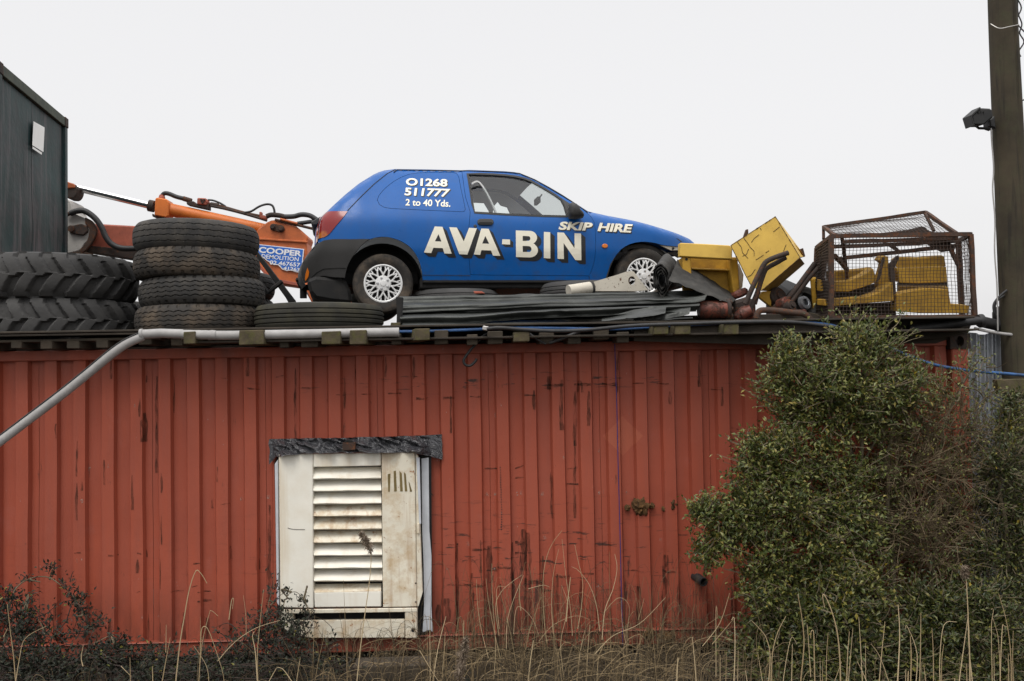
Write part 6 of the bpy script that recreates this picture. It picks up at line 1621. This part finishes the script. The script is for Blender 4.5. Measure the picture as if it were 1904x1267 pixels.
shrub('privet_bush', 'tall green privet bush growing in front of the right half of the red wall', (1595, 1225), D,
  [([(1598, 1235, D), (1594, 1100, D), (1590, 960, D), (1586, 860, D), (1572, 800, D), (1552, 755, D-.05)], .030, .012),
   ([(1600, 1230, D), (1604, 1050, D), (1598, 900, D), (1606, 800, D-.1), (1610, 710, D-.1), (1600, 640, D-.05)], .026, .007),
   ([(1588, 900, D), (1550, 850, D-.1), (1500, 800, D-.1), (1465, 730, D-.1), (1450, 680, D-.1)], .014, .006),
   ([(1594, 1080, D), (1540, 1000, D-.1), (1470, 970, D-.2), (1400, 960, D-.2), (1330, 960, D-.2)], .016, .006),
   ([(1592, 1000, D), (1540, 930, D-.15), (1480, 890, D-.2), (1420, 860, D-.2)], .014, .006),
   ([(1600, 1180, D), (1540, 1110, D-.2), (1460, 1060, D-.25), (1400, 1030, D-.2)], .013, .005),
   ([(1606, 860, D), (1650, 780, D), (1690, 720, D), (1720, 690, D)], .012, .005)],
  [(1585, 632, 45, 38, D, 46, 12, 'n'), (1625, 655, 50, 38, D, 50, 12, 'n'), (1560, 672, 40, 40, D-.1, 46, 12, 'n'), (1680, 690, 45, 40, D, 36, 11, 'n'),
   (1465, 648, 20, 18, D-.1, 18, 11, 'n'), (1480, 680, 45, 32, D-.1, 38, 11, 'n'), (1440, 712, 32, 24, D-.1, 26, 11, 'n'), (1520, 720, 55, 45, D-.1, 60, 12, 'n'), (1600, 725, 70, 55, D-.15, 80, 12, 'n'), (1670, 750, 50, 50, D-.05, 40, 11, 'n'),
   (1470, 770, 45, 45, D-.1, 46, 12, 'n'), (1540, 780, 60, 45, D-.1, 50, 12, 'n'), (1490, 745, 30, 30, D, 26, 11, 'n'), (1620, 790, 50, 40, D-.1, 34, 10, 'n'),
   (1415, 828, 38, 26, D-.2, 34, 12, 'n'), (1460, 830, 45, 35, D-.2, 46, 13, 'n'), (1395, 880, 30, 35, D-.2, 30, 12, 'n'), (1450, 890, 55, 45, D-.25, 60, 12, 'n'), (1530, 860, 50, 45, D-.2, 52, 12, 'n'), (1590, 890, 35, 40, D-.2, 34, 11, 'n'),
   (1300, 948, 26, 18, D-.2, 24, 12, 'n'), (1345, 955, 40, 24, D-.2, 40, 12, 'n'), (1400, 945, 45, 30, D-.25, 46, 12, 'n'), (1310, 1030, 24, 26, D-.2, 24, 12, 'n'), (1345, 1005, 35, 26, D-.2, 34, 12, 'n'), (1385, 990, 35, 26, D-.25, 34, 12, 'n'),
   (1470, 950, 60, 45, D-.3, 70, 12, 'n'), (1550, 950, 60, 50, D-.25, 64, 12, 'n'), (1440, 1020, 50, 36, D-.3, 46, 11, 'n'), (1520, 1020, 55, 40, D-.3, 54, 11, 'n'), (1600, 990, 55, 50, D-.2, 52, 11, 'n'),
   (1405, 1075, 34, 34, D-.3, 26, 10, 'n'), (1420, 1130, 40, 36, D-.35, 34, 10, 'n'), (1390, 915, 40, 30, D-.2, 30, 11, 'n'), (1480, 1140, 50, 36, D-.4, 40, 10, 'yel'), (1430, 1085, 40, 36, D-.3, 32, 10, 'yel'), (1490, 1080, 45, 36, D-.3, 40, 11, 'n'), (1525, 1020, 30, 20, D-.35, 12, 9, 'yel'), (1460, 1110, 40, 24, D-.3, 22, 10, 'yel'), (1575, 1075, 34, 22, D-.45, 24, 11, 'yel'), (1560, 1060, 50, 36, D-.2, 40, 11, 'n'), (1625, 1085, 40, 40, D-.3, 28, 10, 'yel')],
  M['leaf'], 11)
shrub('bare_shrub', 'twiggy half-bare shrub between the privet and the zinc sheet', (1665, 1225), D,
  [([(1665, 1235, D), (1662, 1100, D), (1655, 980, D), (1649, 885, D), (1660, 800, D), (1685, 752, D-.05), (1702, 740, D)], .026, .008),
   ([(1649, 890, D), (1640, 820, D), (1660, 770, D), (1670, 730, D)], .013, .006),
   ([(1720, 1235, D), (1730, 1100, D), (1740, 960, D), (1745, 880, D), (1760, 780, D), (1790, 710, D)], .020, .005),
   ([(1740, 980, D), (1780, 930, D), (1830, 900, D-.1), (1870, 880, D)], .012, .005),
   ([(1735, 1050, D), (1690, 1000, D-.1), (1660, 960, D-.1)], .010, .004)],
  [(1720, 800, 55, 55, D, 40, 1, 'bare'), (1700, 870, 55, 50, D-.05, 44, 1, 'bare'), (1760, 870, 55, 60, D, 46, 1, 'bare'), (1690, 960, 60, 55, D-.1, 46, 1, 'bare'), (1770, 970, 60, 60, D, 46, 1, 'bare'), (1720, 1030, 70, 40, D-.1, 44, 1, 'bare'), (1800, 800, 40, 60, D, 30, 2, 'bare'),
   (1650, 800, 50, 50, D+.15, 40, 9, 'n'), (1700, 830, 50, 55, D+.2, 34, 8, 'n'), (1640, 900, 50, 55, D+.15, 40, 9, 'n'), (1750, 780, 45, 45, D+.15, 26, 7, 'n'), (1720, 920, 60, 50, D+.2, 36, 8, 'yel'), (1790, 860, 45, 60, D+.15, 30, 7, 'n'), (1660, 1030, 60, 45, D+.1, 44, 9, 'n'), (1780, 1000, 55, 50, D+.15, 34, 8, 'yel'), (1640, 740, 40, 40, D+.1, 30, 8, 'n'), (1830, 940, 40, 50, D+.1, 30, 8, 'n'),
   (1620, 760, 60, 60, D+.3, 40, 9, 'n'), (1690, 790, 60, 60, D+.3, 40, 9, 'n'), (1760, 860, 60, 70, D+.3, 44, 9, 'n'), (1660, 870, 60, 60, D+.3, 44, 9, 'n'), (1700, 960, 70, 60, D+.3, 50, 9, 'n'), (1770, 960, 60, 60, D+.3, 44, 9, 'n'), (1650, 960, 60, 60, D+.3, 44, 9, 'n'), (1690, 1060, 70, 50, D+.3, 50, 9, 'n'), (1780, 1060, 60, 50, D+.3, 44, 9, 'n'), (1840, 860, 40, 70, D+.2, 34, 8, 'n'), (1740, 730, 40, 40, D+.3, 22, 8, 'n'),
   (1790, 700, 40, 45, D, 24, 6, 'n'), (1815, 665, 14, 26, D, 8, 7, 'n'), (1760, 720, 35, 30, D, 18, 5, 'n'), (1830, 740, 26, 45, D, 18, 6, 'n'), (1640, 830, 45, 45, D, 24, 5, 'n'), (1670, 900, 50, 40, D+.1, 22, 5, 'n'), (1690, 740, 36, 36, D, 20, 6, 'yel'), (1650, 1000, 40, 40, D, 20, 5, 'n'), (1710, 980, 60, 40, D-.2, 10, 3, 'yel'), (1760, 1050, 55, 30, D-.1, 26, 5, 'n')],
  M['leaf'], 12, M['twig'], .032, dense=1.4)
shrub('privet_bush', 'dark green bush at the right edge in front of the pole foot', (1880, 1225), D-.1,
  [([(1885, 1240, D-.1), (1880, 1120, D-.1), (1870, 1000, D-.1), (1862, 900, D-.1), (1870, 800, D), (1882, 745, D)], .026, .006),
   ([(1880, 1100, D-.1), (1840, 1020, D-.1), (1820, 950, D-.1)], .013, .005), ([(1875, 1000, D-.1), (1920, 920, D-.1), (1940, 830, D-.1)], .014, .005)],
  [(1885, 750, 26, 20, D, 18, 9, 'n'), (1885, 795, 36, 45, D, 40, 9, 'yel'), (1870, 860, 50, 50, D-.1, 56, 10, 'n'), (1890, 930, 50, 55, D-.1, 60, 11, 'n'), (1840, 960, 40, 50, D, 30, 8, 'n'), (1870, 1030, 60, 50, D-.1, 60, 10, 'n'), (1820, 1040, 50, 40, D-.1, 36, 8, 'n'), (1910, 1000, 40, 60, D-.1, 40, 10, 'n'), (1900, 1100, 50, 50, D-.2, 56, 11, 'n'), (1840, 900, 30, 50, D, 24, 3, 'bare')],
  M['leaf_d'], 13, None, .038)
shrub('low_bush', 'low dark leafy bush at the foot of the privet behind the reeds', (1500, 1245), -.9,
  [([(1480, 1270, -.9), (1470, 1200, -.9), (1450, 1140, -1.0)], .012, .005), ([(1560, 1270, -.9), (1570, 1200, -.9), (1580, 1140, -1.0)], .012, .005), ([(1640, 1270, -.9), (1650, 1180, -.9)], .010, .005), ([(1420, 1270, -.9), (1420, 1200, -.9)], .010, .005)],
  [(1440, 1150, 45, 36, -.9, 50, 11, 'n'), (1500, 1150, 50, 40, -1.0, 60, 11, 'n'), (1560, 1150, 50, 40, -1.0, 60, 11, 'n'), (1620, 1160, 45, 40, -.9, 46, 11, 'n'), (1430, 1210, 50, 36, -1.0, 56, 11, 'n'), (1500, 1220, 60, 40, -1.1, 66, 11, 'n'), (1580, 1220, 60, 40, -1.1, 66, 11, 'n'), (1650, 1225, 50, 40, -1.0, 50, 11, 'n'), (1570, 1130, 40, 24, -1.1, 26, 10, 'yel'), (1450, 1262, 60, 26, -1.2, 40, 10, 'n'), (1560, 1265, 80, 26, -1.2, 50, 10, 'n')],
  M['leaf_d'], 14, None, .048)
shrub('low_bush', 'broad dark bush below the bare shrub in the bottom right corner', (1780, 1245), -.9,
  [([(1740, 1270, -.9), (1745, 1200, -.9), (1750, 1120, -1.0)], .012, .005), ([(1840, 1270, -.9), (1840, 1180, -.9), (1830, 1110, -1.0)], .012, .005)],
  [(1710, 1130, 45, 30, -.9, 50, 11, 'n'), (1770, 1120, 50, 32, -.9, 56, 11, 'n'), (1830, 1120, 50, 36, -.9, 56, 11, 'n'), (1720, 1180, 55, 40, -1.0, 60, 11, 'n'), (1800, 1180, 60, 40, -1.0, 66, 11, 'n'), (1870, 1180, 50, 50, -1.0, 56, 11, 'n'), (1730, 1240, 60, 36, -1.1, 56, 10, 'n'), (1820, 1245, 70, 36, -1.1, 60, 10, 'n'), (1895, 1240, 40, 40, -1.1, 40, 10, 'n')],
  M['leaf_d'], 15, None, .044)
# brambles on the left and by the cabinet
shrub('bramble', 'dark bramble with one long arching shoot at the left edge of the red wall', (40, 1240), -.8,
  [([(-10, 1260, -.8), (10, 1180, -.7), (22, 1110, -.5), (45, 1082, -.4), (80, 1072, -.35), (112, 1085, -.35), (135, 1108, -.35), (150, 1135, -.4), (165, 1160, -.4), (182, 1172, -.45)], .006, .003),
   ([(60, 1260, -.8), (80, 1190, -.7), (70, 1150, -.6), (40, 1130, -.6)], .006, .003), ([(140, 1265, -.8), (160, 1210, -.8), (210, 1180, -.7)], .006, .003)],
  [(98, 1062, 12, 14, -.35, 4, 7, 'n'), (60, 1078, 16, 8, -.38, 3, 5, 'n'), (130, 1082, 12, 10, -.35, 4, 6, 'n'), (142, 1115, 16, 14, -.36, 7, 7, 'n'), (152, 1142, 18, 14, -.4, 8, 7, 'n'), (175, 1163, 20, 14, -.42, 8, 7, 'n'), (15, 1120, 26, 24, -.6, 16, 8, 'n'), (50, 1130, 30, 20, -.6, 14, 8, 'n'), (30, 1170, 40, 30, -.7, 34, 9, 'n'), (90, 1180, 45, 30, -.7, 34, 8, 'n'), (20, 1230, 50, 36, -.9, 50, 9, 'n'), (100, 1235, 60, 34, -.9, 56, 9, 'n'), (180, 1235, 60, 32, -.9, 46, 9, 'n'), (215, 1205, 40, 22, -.7, 22, 8, 'n'), (60, 1268, 80, 26, -1.1, 50, 9, 'n')],
  M['bramble'], 16, M['stem'], .040, dense=1.5)
shrub('bramble', 'dark bramble tangle growing up against the left side of the white cabinet', (480, 1240), -.7,
  [([(480, 1260, -.7), (495, 1200, -.6), (520, 1150, -.45), (535, 1110, -.35), (552, 1100, -.3), (572, 1118, -.3)], .005, .002), ([(440, 1265, -.7), (470, 1200, -.6), (500, 1130, -.4), (512, 1060, -.3)], .005, .002), ([(540, 1260, -.7), (560, 1200, -.6), (580, 1170, -.5)], .005, .002)],
  [(540, 1105, 16, 10, -.3, 5, 6, 'n'), (562, 1115, 14, 12, -.3, 6, 6, 'n'), (572, 1145, 14, 14, -.35, 6, 6, 'n'), (510, 1120, 16, 40, -.35, 12, 6, 'n'), (500, 1160, 30, 24, -.45, 24, 8, 'n'), (545, 1165, 34, 24, -.45, 26, 8, 'n'), (480, 1190, 40, 28, -.6, 36, 8, 'n'), (545, 1200, 45, 26, -.6, 36, 8, 'n'), (440, 1215, 45, 26, -.7, 36, 8, 'n'), (520, 1235, 60, 30, -.8, 50, 8, 'n'), (610, 1235, 50, 26, -.8, 26, 7, 'n'), (430, 1255, 60, 24, -.9, 40, 8, 'n')],
  M['bramble'], 17, M['stem'], .036, dense=1.2)
shrub('ground_ivy', 'low dark bramble carpet along the foot of the wall between the two tangles', (310, 1250), -.8,
  [([(240, 1270, -.8), (260, 1240, -.8)], .005, .003), ([(330, 1270, -.8), (340, 1240, -.8)], .005, .003), ([(390, 1270, -.8), (395, 1240, -.8)], .005, .003)],
  [(260, 1232, 45, 22, -.7, 36, 8, 'n'), (320, 1228, 45, 20, -.6, 36, 8, 'n'), (380, 1232, 40, 22, -.7, 34, 8, 'n'), (280, 1260, 60, 24, -1.0, 46, 8, 'n'), (370, 1260, 60, 24, -1.0, 46, 8, 'n'), (290, 1215, 30, 10, -.5, 10, 6, 'n')],
  M['bramble'], 18, M['stem'], .038, dense=1.5)

# ------------------------------------------------------------------ reeds and dead grass
random.seed(31)
REEDS = {}
def reed(pts, Y, r, label, plume=None, group='dry reed stalks in the foreground', leafblade=0):
    q = spline([P(x_, y_, Y) for x_, y_ in pts], 5)
    n_ = len(q); root = q[0]
    r *= .58
    mb = MB().tube(q, [r*(1-.55*i/(n_-1)) for i in range(n_)], 5)
    if not plume and not leafblade:
        o = tag(mb.build('dry_reed', M['reed'], smooth=60), label, 'reed', group)
        REEDS.setdefault(group, []).append((pts, r, o)); return o
    t_ = thing('dry_reed', label, 'reed', root, group)
    mb.build('stalk', M['reed'], t_, smooth=60)
    if plume:
        pm = MB(); i0, dens, rad = plume
        for _ in range(dens):
            k_ = rnd(i0, 1)**1; i = k_*(n_-1); a = q[int(i)].lerp(q[min(n_-1, int(i)+1)], i-int(i))
            env = math.sin(min(1, (k_-i0)/(1-i0)*.9+.1)*math.pi)**.6
            d = rvec(); d = (d + V((0, 0, -.6))).normalized()
            leaf_into(pm, a+rvec(rad*.25*env), d, rvec(), rad*rnd(.5, 1.2)*env+.006, .006, 0)
        pm.build('seed_head', M['seed'], t_, kind='stuff')
    return t_
r5 = lambda pts: crop(pts, 3.1125, 0, 860)
r6 = lambda pts: crop(pts, 2.975, 760, 860)
r8 = lambda pts: crop(pts, 2.783, 1220, 900)
rc = lambda pts: crop(pts, 2.88, 460, 780)
reed(rc([(585, 1420), (605, 1230), (630, 1040), (650, 900), (660, 800), (662, 730), (650, 672), (628, 630), (600, 606)]), -1.6, .0065, 'tall reed with two drooping brown plumes in front of the louvres', (.66, 420, .035))
reed(r6([(268, 1330), (280, 1180), (300, 1050), (318, 965)]), -3.2, .0075, 'stout pale reed plume, out of focus near the bottom edge below the cabinet', (.25, 700, .030))
reed(r8([(1624, 1100), (1622, 900), (1615, 700), (1606, 520), (1595, 425)]), -2.2, .0075, 'tallest reed with a feathery head in front of the right bush', (.82, 260, .028))
B1 = 'dry reed stalks before the left part of the wall'; B2 = 'dry reed stalks before the middle of the wall'; B3 = 'dry reed stalks before the green bushes'
L1 = 'bare dry reed stalk before the left part of the red wall'; L2 = 'thin dry reed stalk in the thicket before the middle of the wall'; L3 = 'pale dry reed stalk standing before the dark green bushes'
for pts, r in (([(1015, 1290), (1040, 1060), (1066, 900), (1095, 740), (1132, 632), (1160, 640), (1198, 700)], .007), ([(92, 1290), (78, 1120), (60, 980), (42, 820)], .006), ([(88, 1290), (110, 1150), (145, 1020), (265, 950)], .005), ([(935, 1290), (960, 1150), (985, 1015)], .006), ([(960, 1100), (962, 940)], .004),
               ([(1150, 1290), (1160, 1100), (1165, 980), (1182, 950), (1205, 970), (1240, 1060), (1285, 1200), (1300, 1290)], .006), ([(1150, 1270), (1170, 1050), (1210, 880), (1225, 860), (1262, 890)], .004), ([(1492, 1270), (1490, 1100), (1510, 880), (1526, 735)], .005), ([(1425, 1000), (1422, 880), (1408, 770)], .003), ([(1260, 1150), (1360, 1040), (1480, 960), (1620, 915)], .004), ([(1490, 1270), (1478, 1100), (1462, 1010), (1472, 980)], .006),
               ([(1715, 1280), (1730, 1180), (1738, 1130)], .005), ([(755, 1280), (752, 1130)], .005), ([(885, 1290), (882, 1180)], .007), ([(1210, 1290), (1195, 1180), (1120, 1060)], .004), ([(480, 1180), (470, 1130), (482, 1060)], .006), ([(700, 1180), (760, 1240)], .004), ([(1545, 1290), (1600, 1190)], .005), ([(1690, 1270), (1640, 1200), (1600, 1185)], .005), ([(1160, 1060), (1160, 895)], .003), ([(1325, 910), (1340, 800), (1352, 792), (1345, 850)], .005), ([(20, 1010), (45, 960)], .004)):
    reed(r5(pts), -1.8, r, L1, group=B1)
for pts, r in (([(765, 1000), (748, 860), (744, 640), (765, 520), (800, 440), (848, 378)], .0045), ([(800, 950), (790, 800), (800, 620), (830, 480)], .0035), ([(905, 960), (895, 820), (868, 620), (848, 425)], .0035), ([(935, 920), (955, 800), (962, 660), (940, 560), (918, 455)], .004), ([(1055, 930), (1040, 800), (1000, 680), (940, 600), (905, 580)], .004), ([(1070, 980), (1085, 820), (1130, 700), (1152, 590), (1140, 508)], .0045),
               ([(1270, 870), (1290, 800), (1302, 752)], .003), ([(1030, 1060), (1130, 960), (1280, 890), (1420, 748)], .004), ([(505, 1080), (470, 920), (440, 760), (428, 640)], .004), ([(440, 1080), (400, 920), (380, 780), (375, 648)], .004), ([(540, 1030), (545, 880), (580, 760), (635, 625)], .004), ([(500, 960), (480, 800), (510, 720), (560, 670), (628, 622)], .0035), ([(500, 920), (485, 760), (492, 690), (535, 690)], .0035), ([(120, 1260), (118, 1050), (116, 845)], .005), ([(128, 1260), (160, 1040), (206, 852)], .007), ([(180, 1250), (195, 1060), (202, 940)], .006),
               ([(655, 1270), (672, 1110), (690, 985)], .009), ([(980, 1270), (990, 1050), (1002, 900)], .006), ([(620, 820), (612, 740), (615, 670)], .006), ([(870, 880), (880, 760), (895, 635)], .009), ([(580, 950), (600, 800), (680, 860), (720, 960)], .003), ([(860, 1200), (840, 1000), (880, 800), (845, 680)], .0035), ([(720, 990), (800, 900), (920, 850), (1000, 870)], .003), ([(1080, 830), (1160, 750), (1220, 800), (1200, 960)], .003), ([(660, 700), (740, 680), (780, 690)], .003), ([(470, 1200), (480, 1010), (462, 730), (460, 560)], .004), ([(1200, 1000), (1180, 880), (1175, 760)], .003), ([(930, 1210), (948, 1050), (975, 930)], .006), ([(1040, 1250), (1050, 1080), (1090, 990)], .006), ([(60, 1040), (150, 1190), (200, 1250)], .005), ([(1480, 1280), (1482, 1150), (1495, 1080)], .009), ([(1180, 1260), (1190, 1150), (1250, 1100)], .004), ([(300, 1060), (305, 880), (302, 900)], .003), ([(700, 1200), (735, 1090), (750, 1100)], .004)):
    reed(r6(pts), -1.3, r, L2, group=B2)
for pts, r in (([(742, 1080), (760, 900), (765, 800), (752, 680), (733, 572)], .008), ([(955, 1080), (950, 900), (935, 760), (905, 650), (872, 578), (862, 585), (872, 640)], .008), ([(575, 1080), (590, 900), (570, 800), (535, 750), (494, 708)], .006), ([(1246, 1080), (1256, 900), (1260, 760), (1252, 625)], .008), ([(1362, 1080), (1368, 850), (1370, 668)], .006), ([(1778, 1080), (1784, 880), (1792, 740), (1800, 735), (1818, 742)], .006), ([(1842, 1080), (1832, 850), (1810, 700), (1772, 568)], .006), ([(1475, 1080), (1478, 920), (1488, 830)], .005), ([(1436, 1080), (1434, 880), (1427, 745)], .006), ([(1150, 1080), (1165, 900), (1184, 712)], .006), ([(1070, 1080), (1060, 880), (1049, 690)], .005), ([(822, 1080), (818, 900), (815, 770), (802, 765), (800, 800)], .007), ([(598, 1080), (600, 900), (625, 780), (672, 684)], .006), ([(1560, 1080), (1590, 860), (1612, 700)], .006), ([(1850, 1080), (1845, 900), (1848, 760)], .005), ([(985, 1080), (990, 900), (1000, 765)], .006), ([(990, 1080), (1005, 900), (1018, 745)], .004), ([(880, 1080), (882, 900), (890, 770)], .005),
               ([(700, 1080), (705, 830)], .005), ([(650, 1080), (672, 920), (700, 795), (728, 830)], .004), ([(800, 1000), (790, 840), (782, 730)], .005), ([(330, 1080), (332, 885)], .005), ([(210, 1080), (200, 930), (187, 795)], .007), ([(105, 1080), (112, 900)], .007), ([(400, 1080), (408, 860), (404, 700), (390, 705)], .006), ([(360, 1060), (363, 870)], .004), ([(420, 1060), (425, 860)], .004), ([(560, 1080), (525, 870)], .005), ([(590, 1060), (588, 870)], .005), ([(1110, 1080), (1075, 990), (1042, 920)], .006), ([(1215, 1060), (1160, 900), (1112, 828)], .005), ([(1315, 1080), (1320, 900), (1315, 790)], .008), ([(1340, 1080), (1350, 880), (1300, 740), (1290, 750)], .005), ([(1290, 1080), (1292, 960)], .006), ([(1300, 1090), (1305, 970)], .012), ([(1470, 1060), (1468, 900), (1490, 730), (1555, 715)], .005), ([(1740, 1060), (1735, 750), (1745, 655), (1732, 650)], .004), ([(1780, 1000), (1770, 800), (1740, 690)], .004), ([(1540, 1100), (1545, 1005)], .010), ([(910, 1060), (960, 920)], .004), ([(1085, 1040), (1083, 825)], .004), ([(480, 1080), (462, 965)], .006), ([(1640, 1060), (1620, 860), (1612, 690)], .006), ([(1400, 1060), (1385, 940)], .005), ([(1825, 1060), (1822, 880)], .005), ([(850, 1060), (848, 900)], .004), ([(860, 1060), (862, 915)], .004), ([(1610, 1060), (1606, 930)], .005), ([(1750, 1060), (1748, 880)], .004), ([(310, 1000), (310, 645), (320, 700)], .004), ([(240, 840), (330, 720), (380, 565)], .004), ([(290, 830), (400, 700)], .004)):
    reed(r8(pts), -2.0, r, L3, group=B3)
ORD = 'first second third fourth fifth sixth seventh eighth ninth tenth eleventh twelfth thirteenth fourteenth fifteenth sixteenth seventeenth eighteenth nineteenth'.split()
TENS = {2: 'twent', 3: 'thirt', 4: 'fort', 5: 'fift'}
def ordinal(n):
    if n <= 19: return ORD[n-1]
    a, b = divmod(n, 10)
    return TENS[a]+'ieth' if b == 0 else TENS[a]+'y-'+ORD[b-1]
WHERE = {B1: "by the red wall's left part", B2: "by the red wall's middle", B3: 'before the dark bushes'}
for g_, l in REEDS.items():
    l.sort(key=lambda e: e[0][-1][0])
    for i, (pts, r, o) in enumerate(l):
        hooked = any(pts[k][1] > pts[k-1][1]+2 for k in range(1, len(pts)))
        lean = pts[-1][0]-pts[0][0]
        how = 'bent-over' if hooked else ('upright' if abs(lean) < 14 else ('right-leaning' if lean > 0 else 'left-leaning'))
        o['label'] = f"{'stout' if r > .0045 else 'thin'} {how} dry reed {WHERE[g_]}, {ordinal(i+1)} from left by tip"
# dead grass tangle along the foot of the wall, and litter on the bank: nobody could count it
random.seed(5)
gm = MB()
def blade(x, y, h, lean, r, sx=0):
    z0 = .0
    b = V((x, y, z0)); t_ = V((x+lean*rnd(.3, 1), y-rnd(-.1, .15), h)); m = b.lerp(t_, .55)+V((-lean*.25, 0, h*.22))
    e = t_+V((lean*rnd(.2, .7), 0, -h*rnd(.1, .5)))
    q = spline([b, m, t_, e], 3); gm.tube(q, [r*(1-.7*i/(len(q)-1)) for i in range(len(q))], 3, False)
for _ in range(1500):
    px = random.choice((rnd(560, 1480), rnd(700, 1420), rnd(780, 1300)))
    y = rnd(-1.5, -.1); x = P(px, 1200, y).x
    blade(x, y, abs(random.gauss(.16, .10))+.04, random.gauss(0, .18), rnd(.0015, .0035))
for _ in range(700):
    px = rnd(-60, 1960); y = rnd(-1.9, -.5); x = P(px, 1200, y).x
    blade(x, y, abs(random.gauss(.13, .08))+.04, random.gauss(0, .14), rnd(.0015, .003))
for _ in range(150):
    px = rnd(560, 1480); y = rnd(-1.6, -.2); x = P(px, 1200, y).x; h = abs(random.gauss(.3, .2))+.1; ln_ = random.gauss(0, .12)
    gm.tube([V((x, y, 0)), V((x+ln_*.5, y, h*.55)), V((x+ln_*1.1, y, h))], [.0028, .0024, .001], 3, False)
for _ in range(220):
    px = rnd(850, 1350); y = rnd(-.7, -.15); x = P(px, 1200, y).x
    blade(x, y, abs(random.gauss(.42, .16))+.1, random.gauss(0, .16), rnd(.0015, .0024))
gm.build('dead_grass', M['grass'], kind='stuff')
tag(bpy.data.objects['dead_grass'], 'tangle of dead straw-coloured grass along the foot of the red wall', 'grass')
# leaf litter and low ground cover
lm = MB()
for _ in range(5000):
    px = rnd(-100, 2000); y = rnd(-2.2, -.1); x = P(px, 1230, y).x
    zz = .02 + .03*random.random() - (min(.5, (-1.2-y)*.22) if y < -1.2 else 0)
    leaf_into(lm, V((x, y, zz)), rvec(), V((0, 0, 1))+rvec(.4), rnd(.02, .05), rnd(.012, .025))
o = lm.build('leaf_litter', M['bramble'], kind='stuff'); tag(o, 'dark fallen leaves and creepers covering the ground', 'leaf litter')
# weathered sleeper in the grass
a, b = P(640, 1252, -.75), P(790, 1250, -.75)
tag(MB().prism([P(655, 1240, -.8), P(800, 1236, -.8), P(802, 1275, -.8), P(655, 1280, -.8)], (0, .25, 0)).build('timber_sleeper', M['wood'], bevel=.01, wob=.01), 'weathered timber sleeper lying in the grass below the cabinet', 'sleeper')
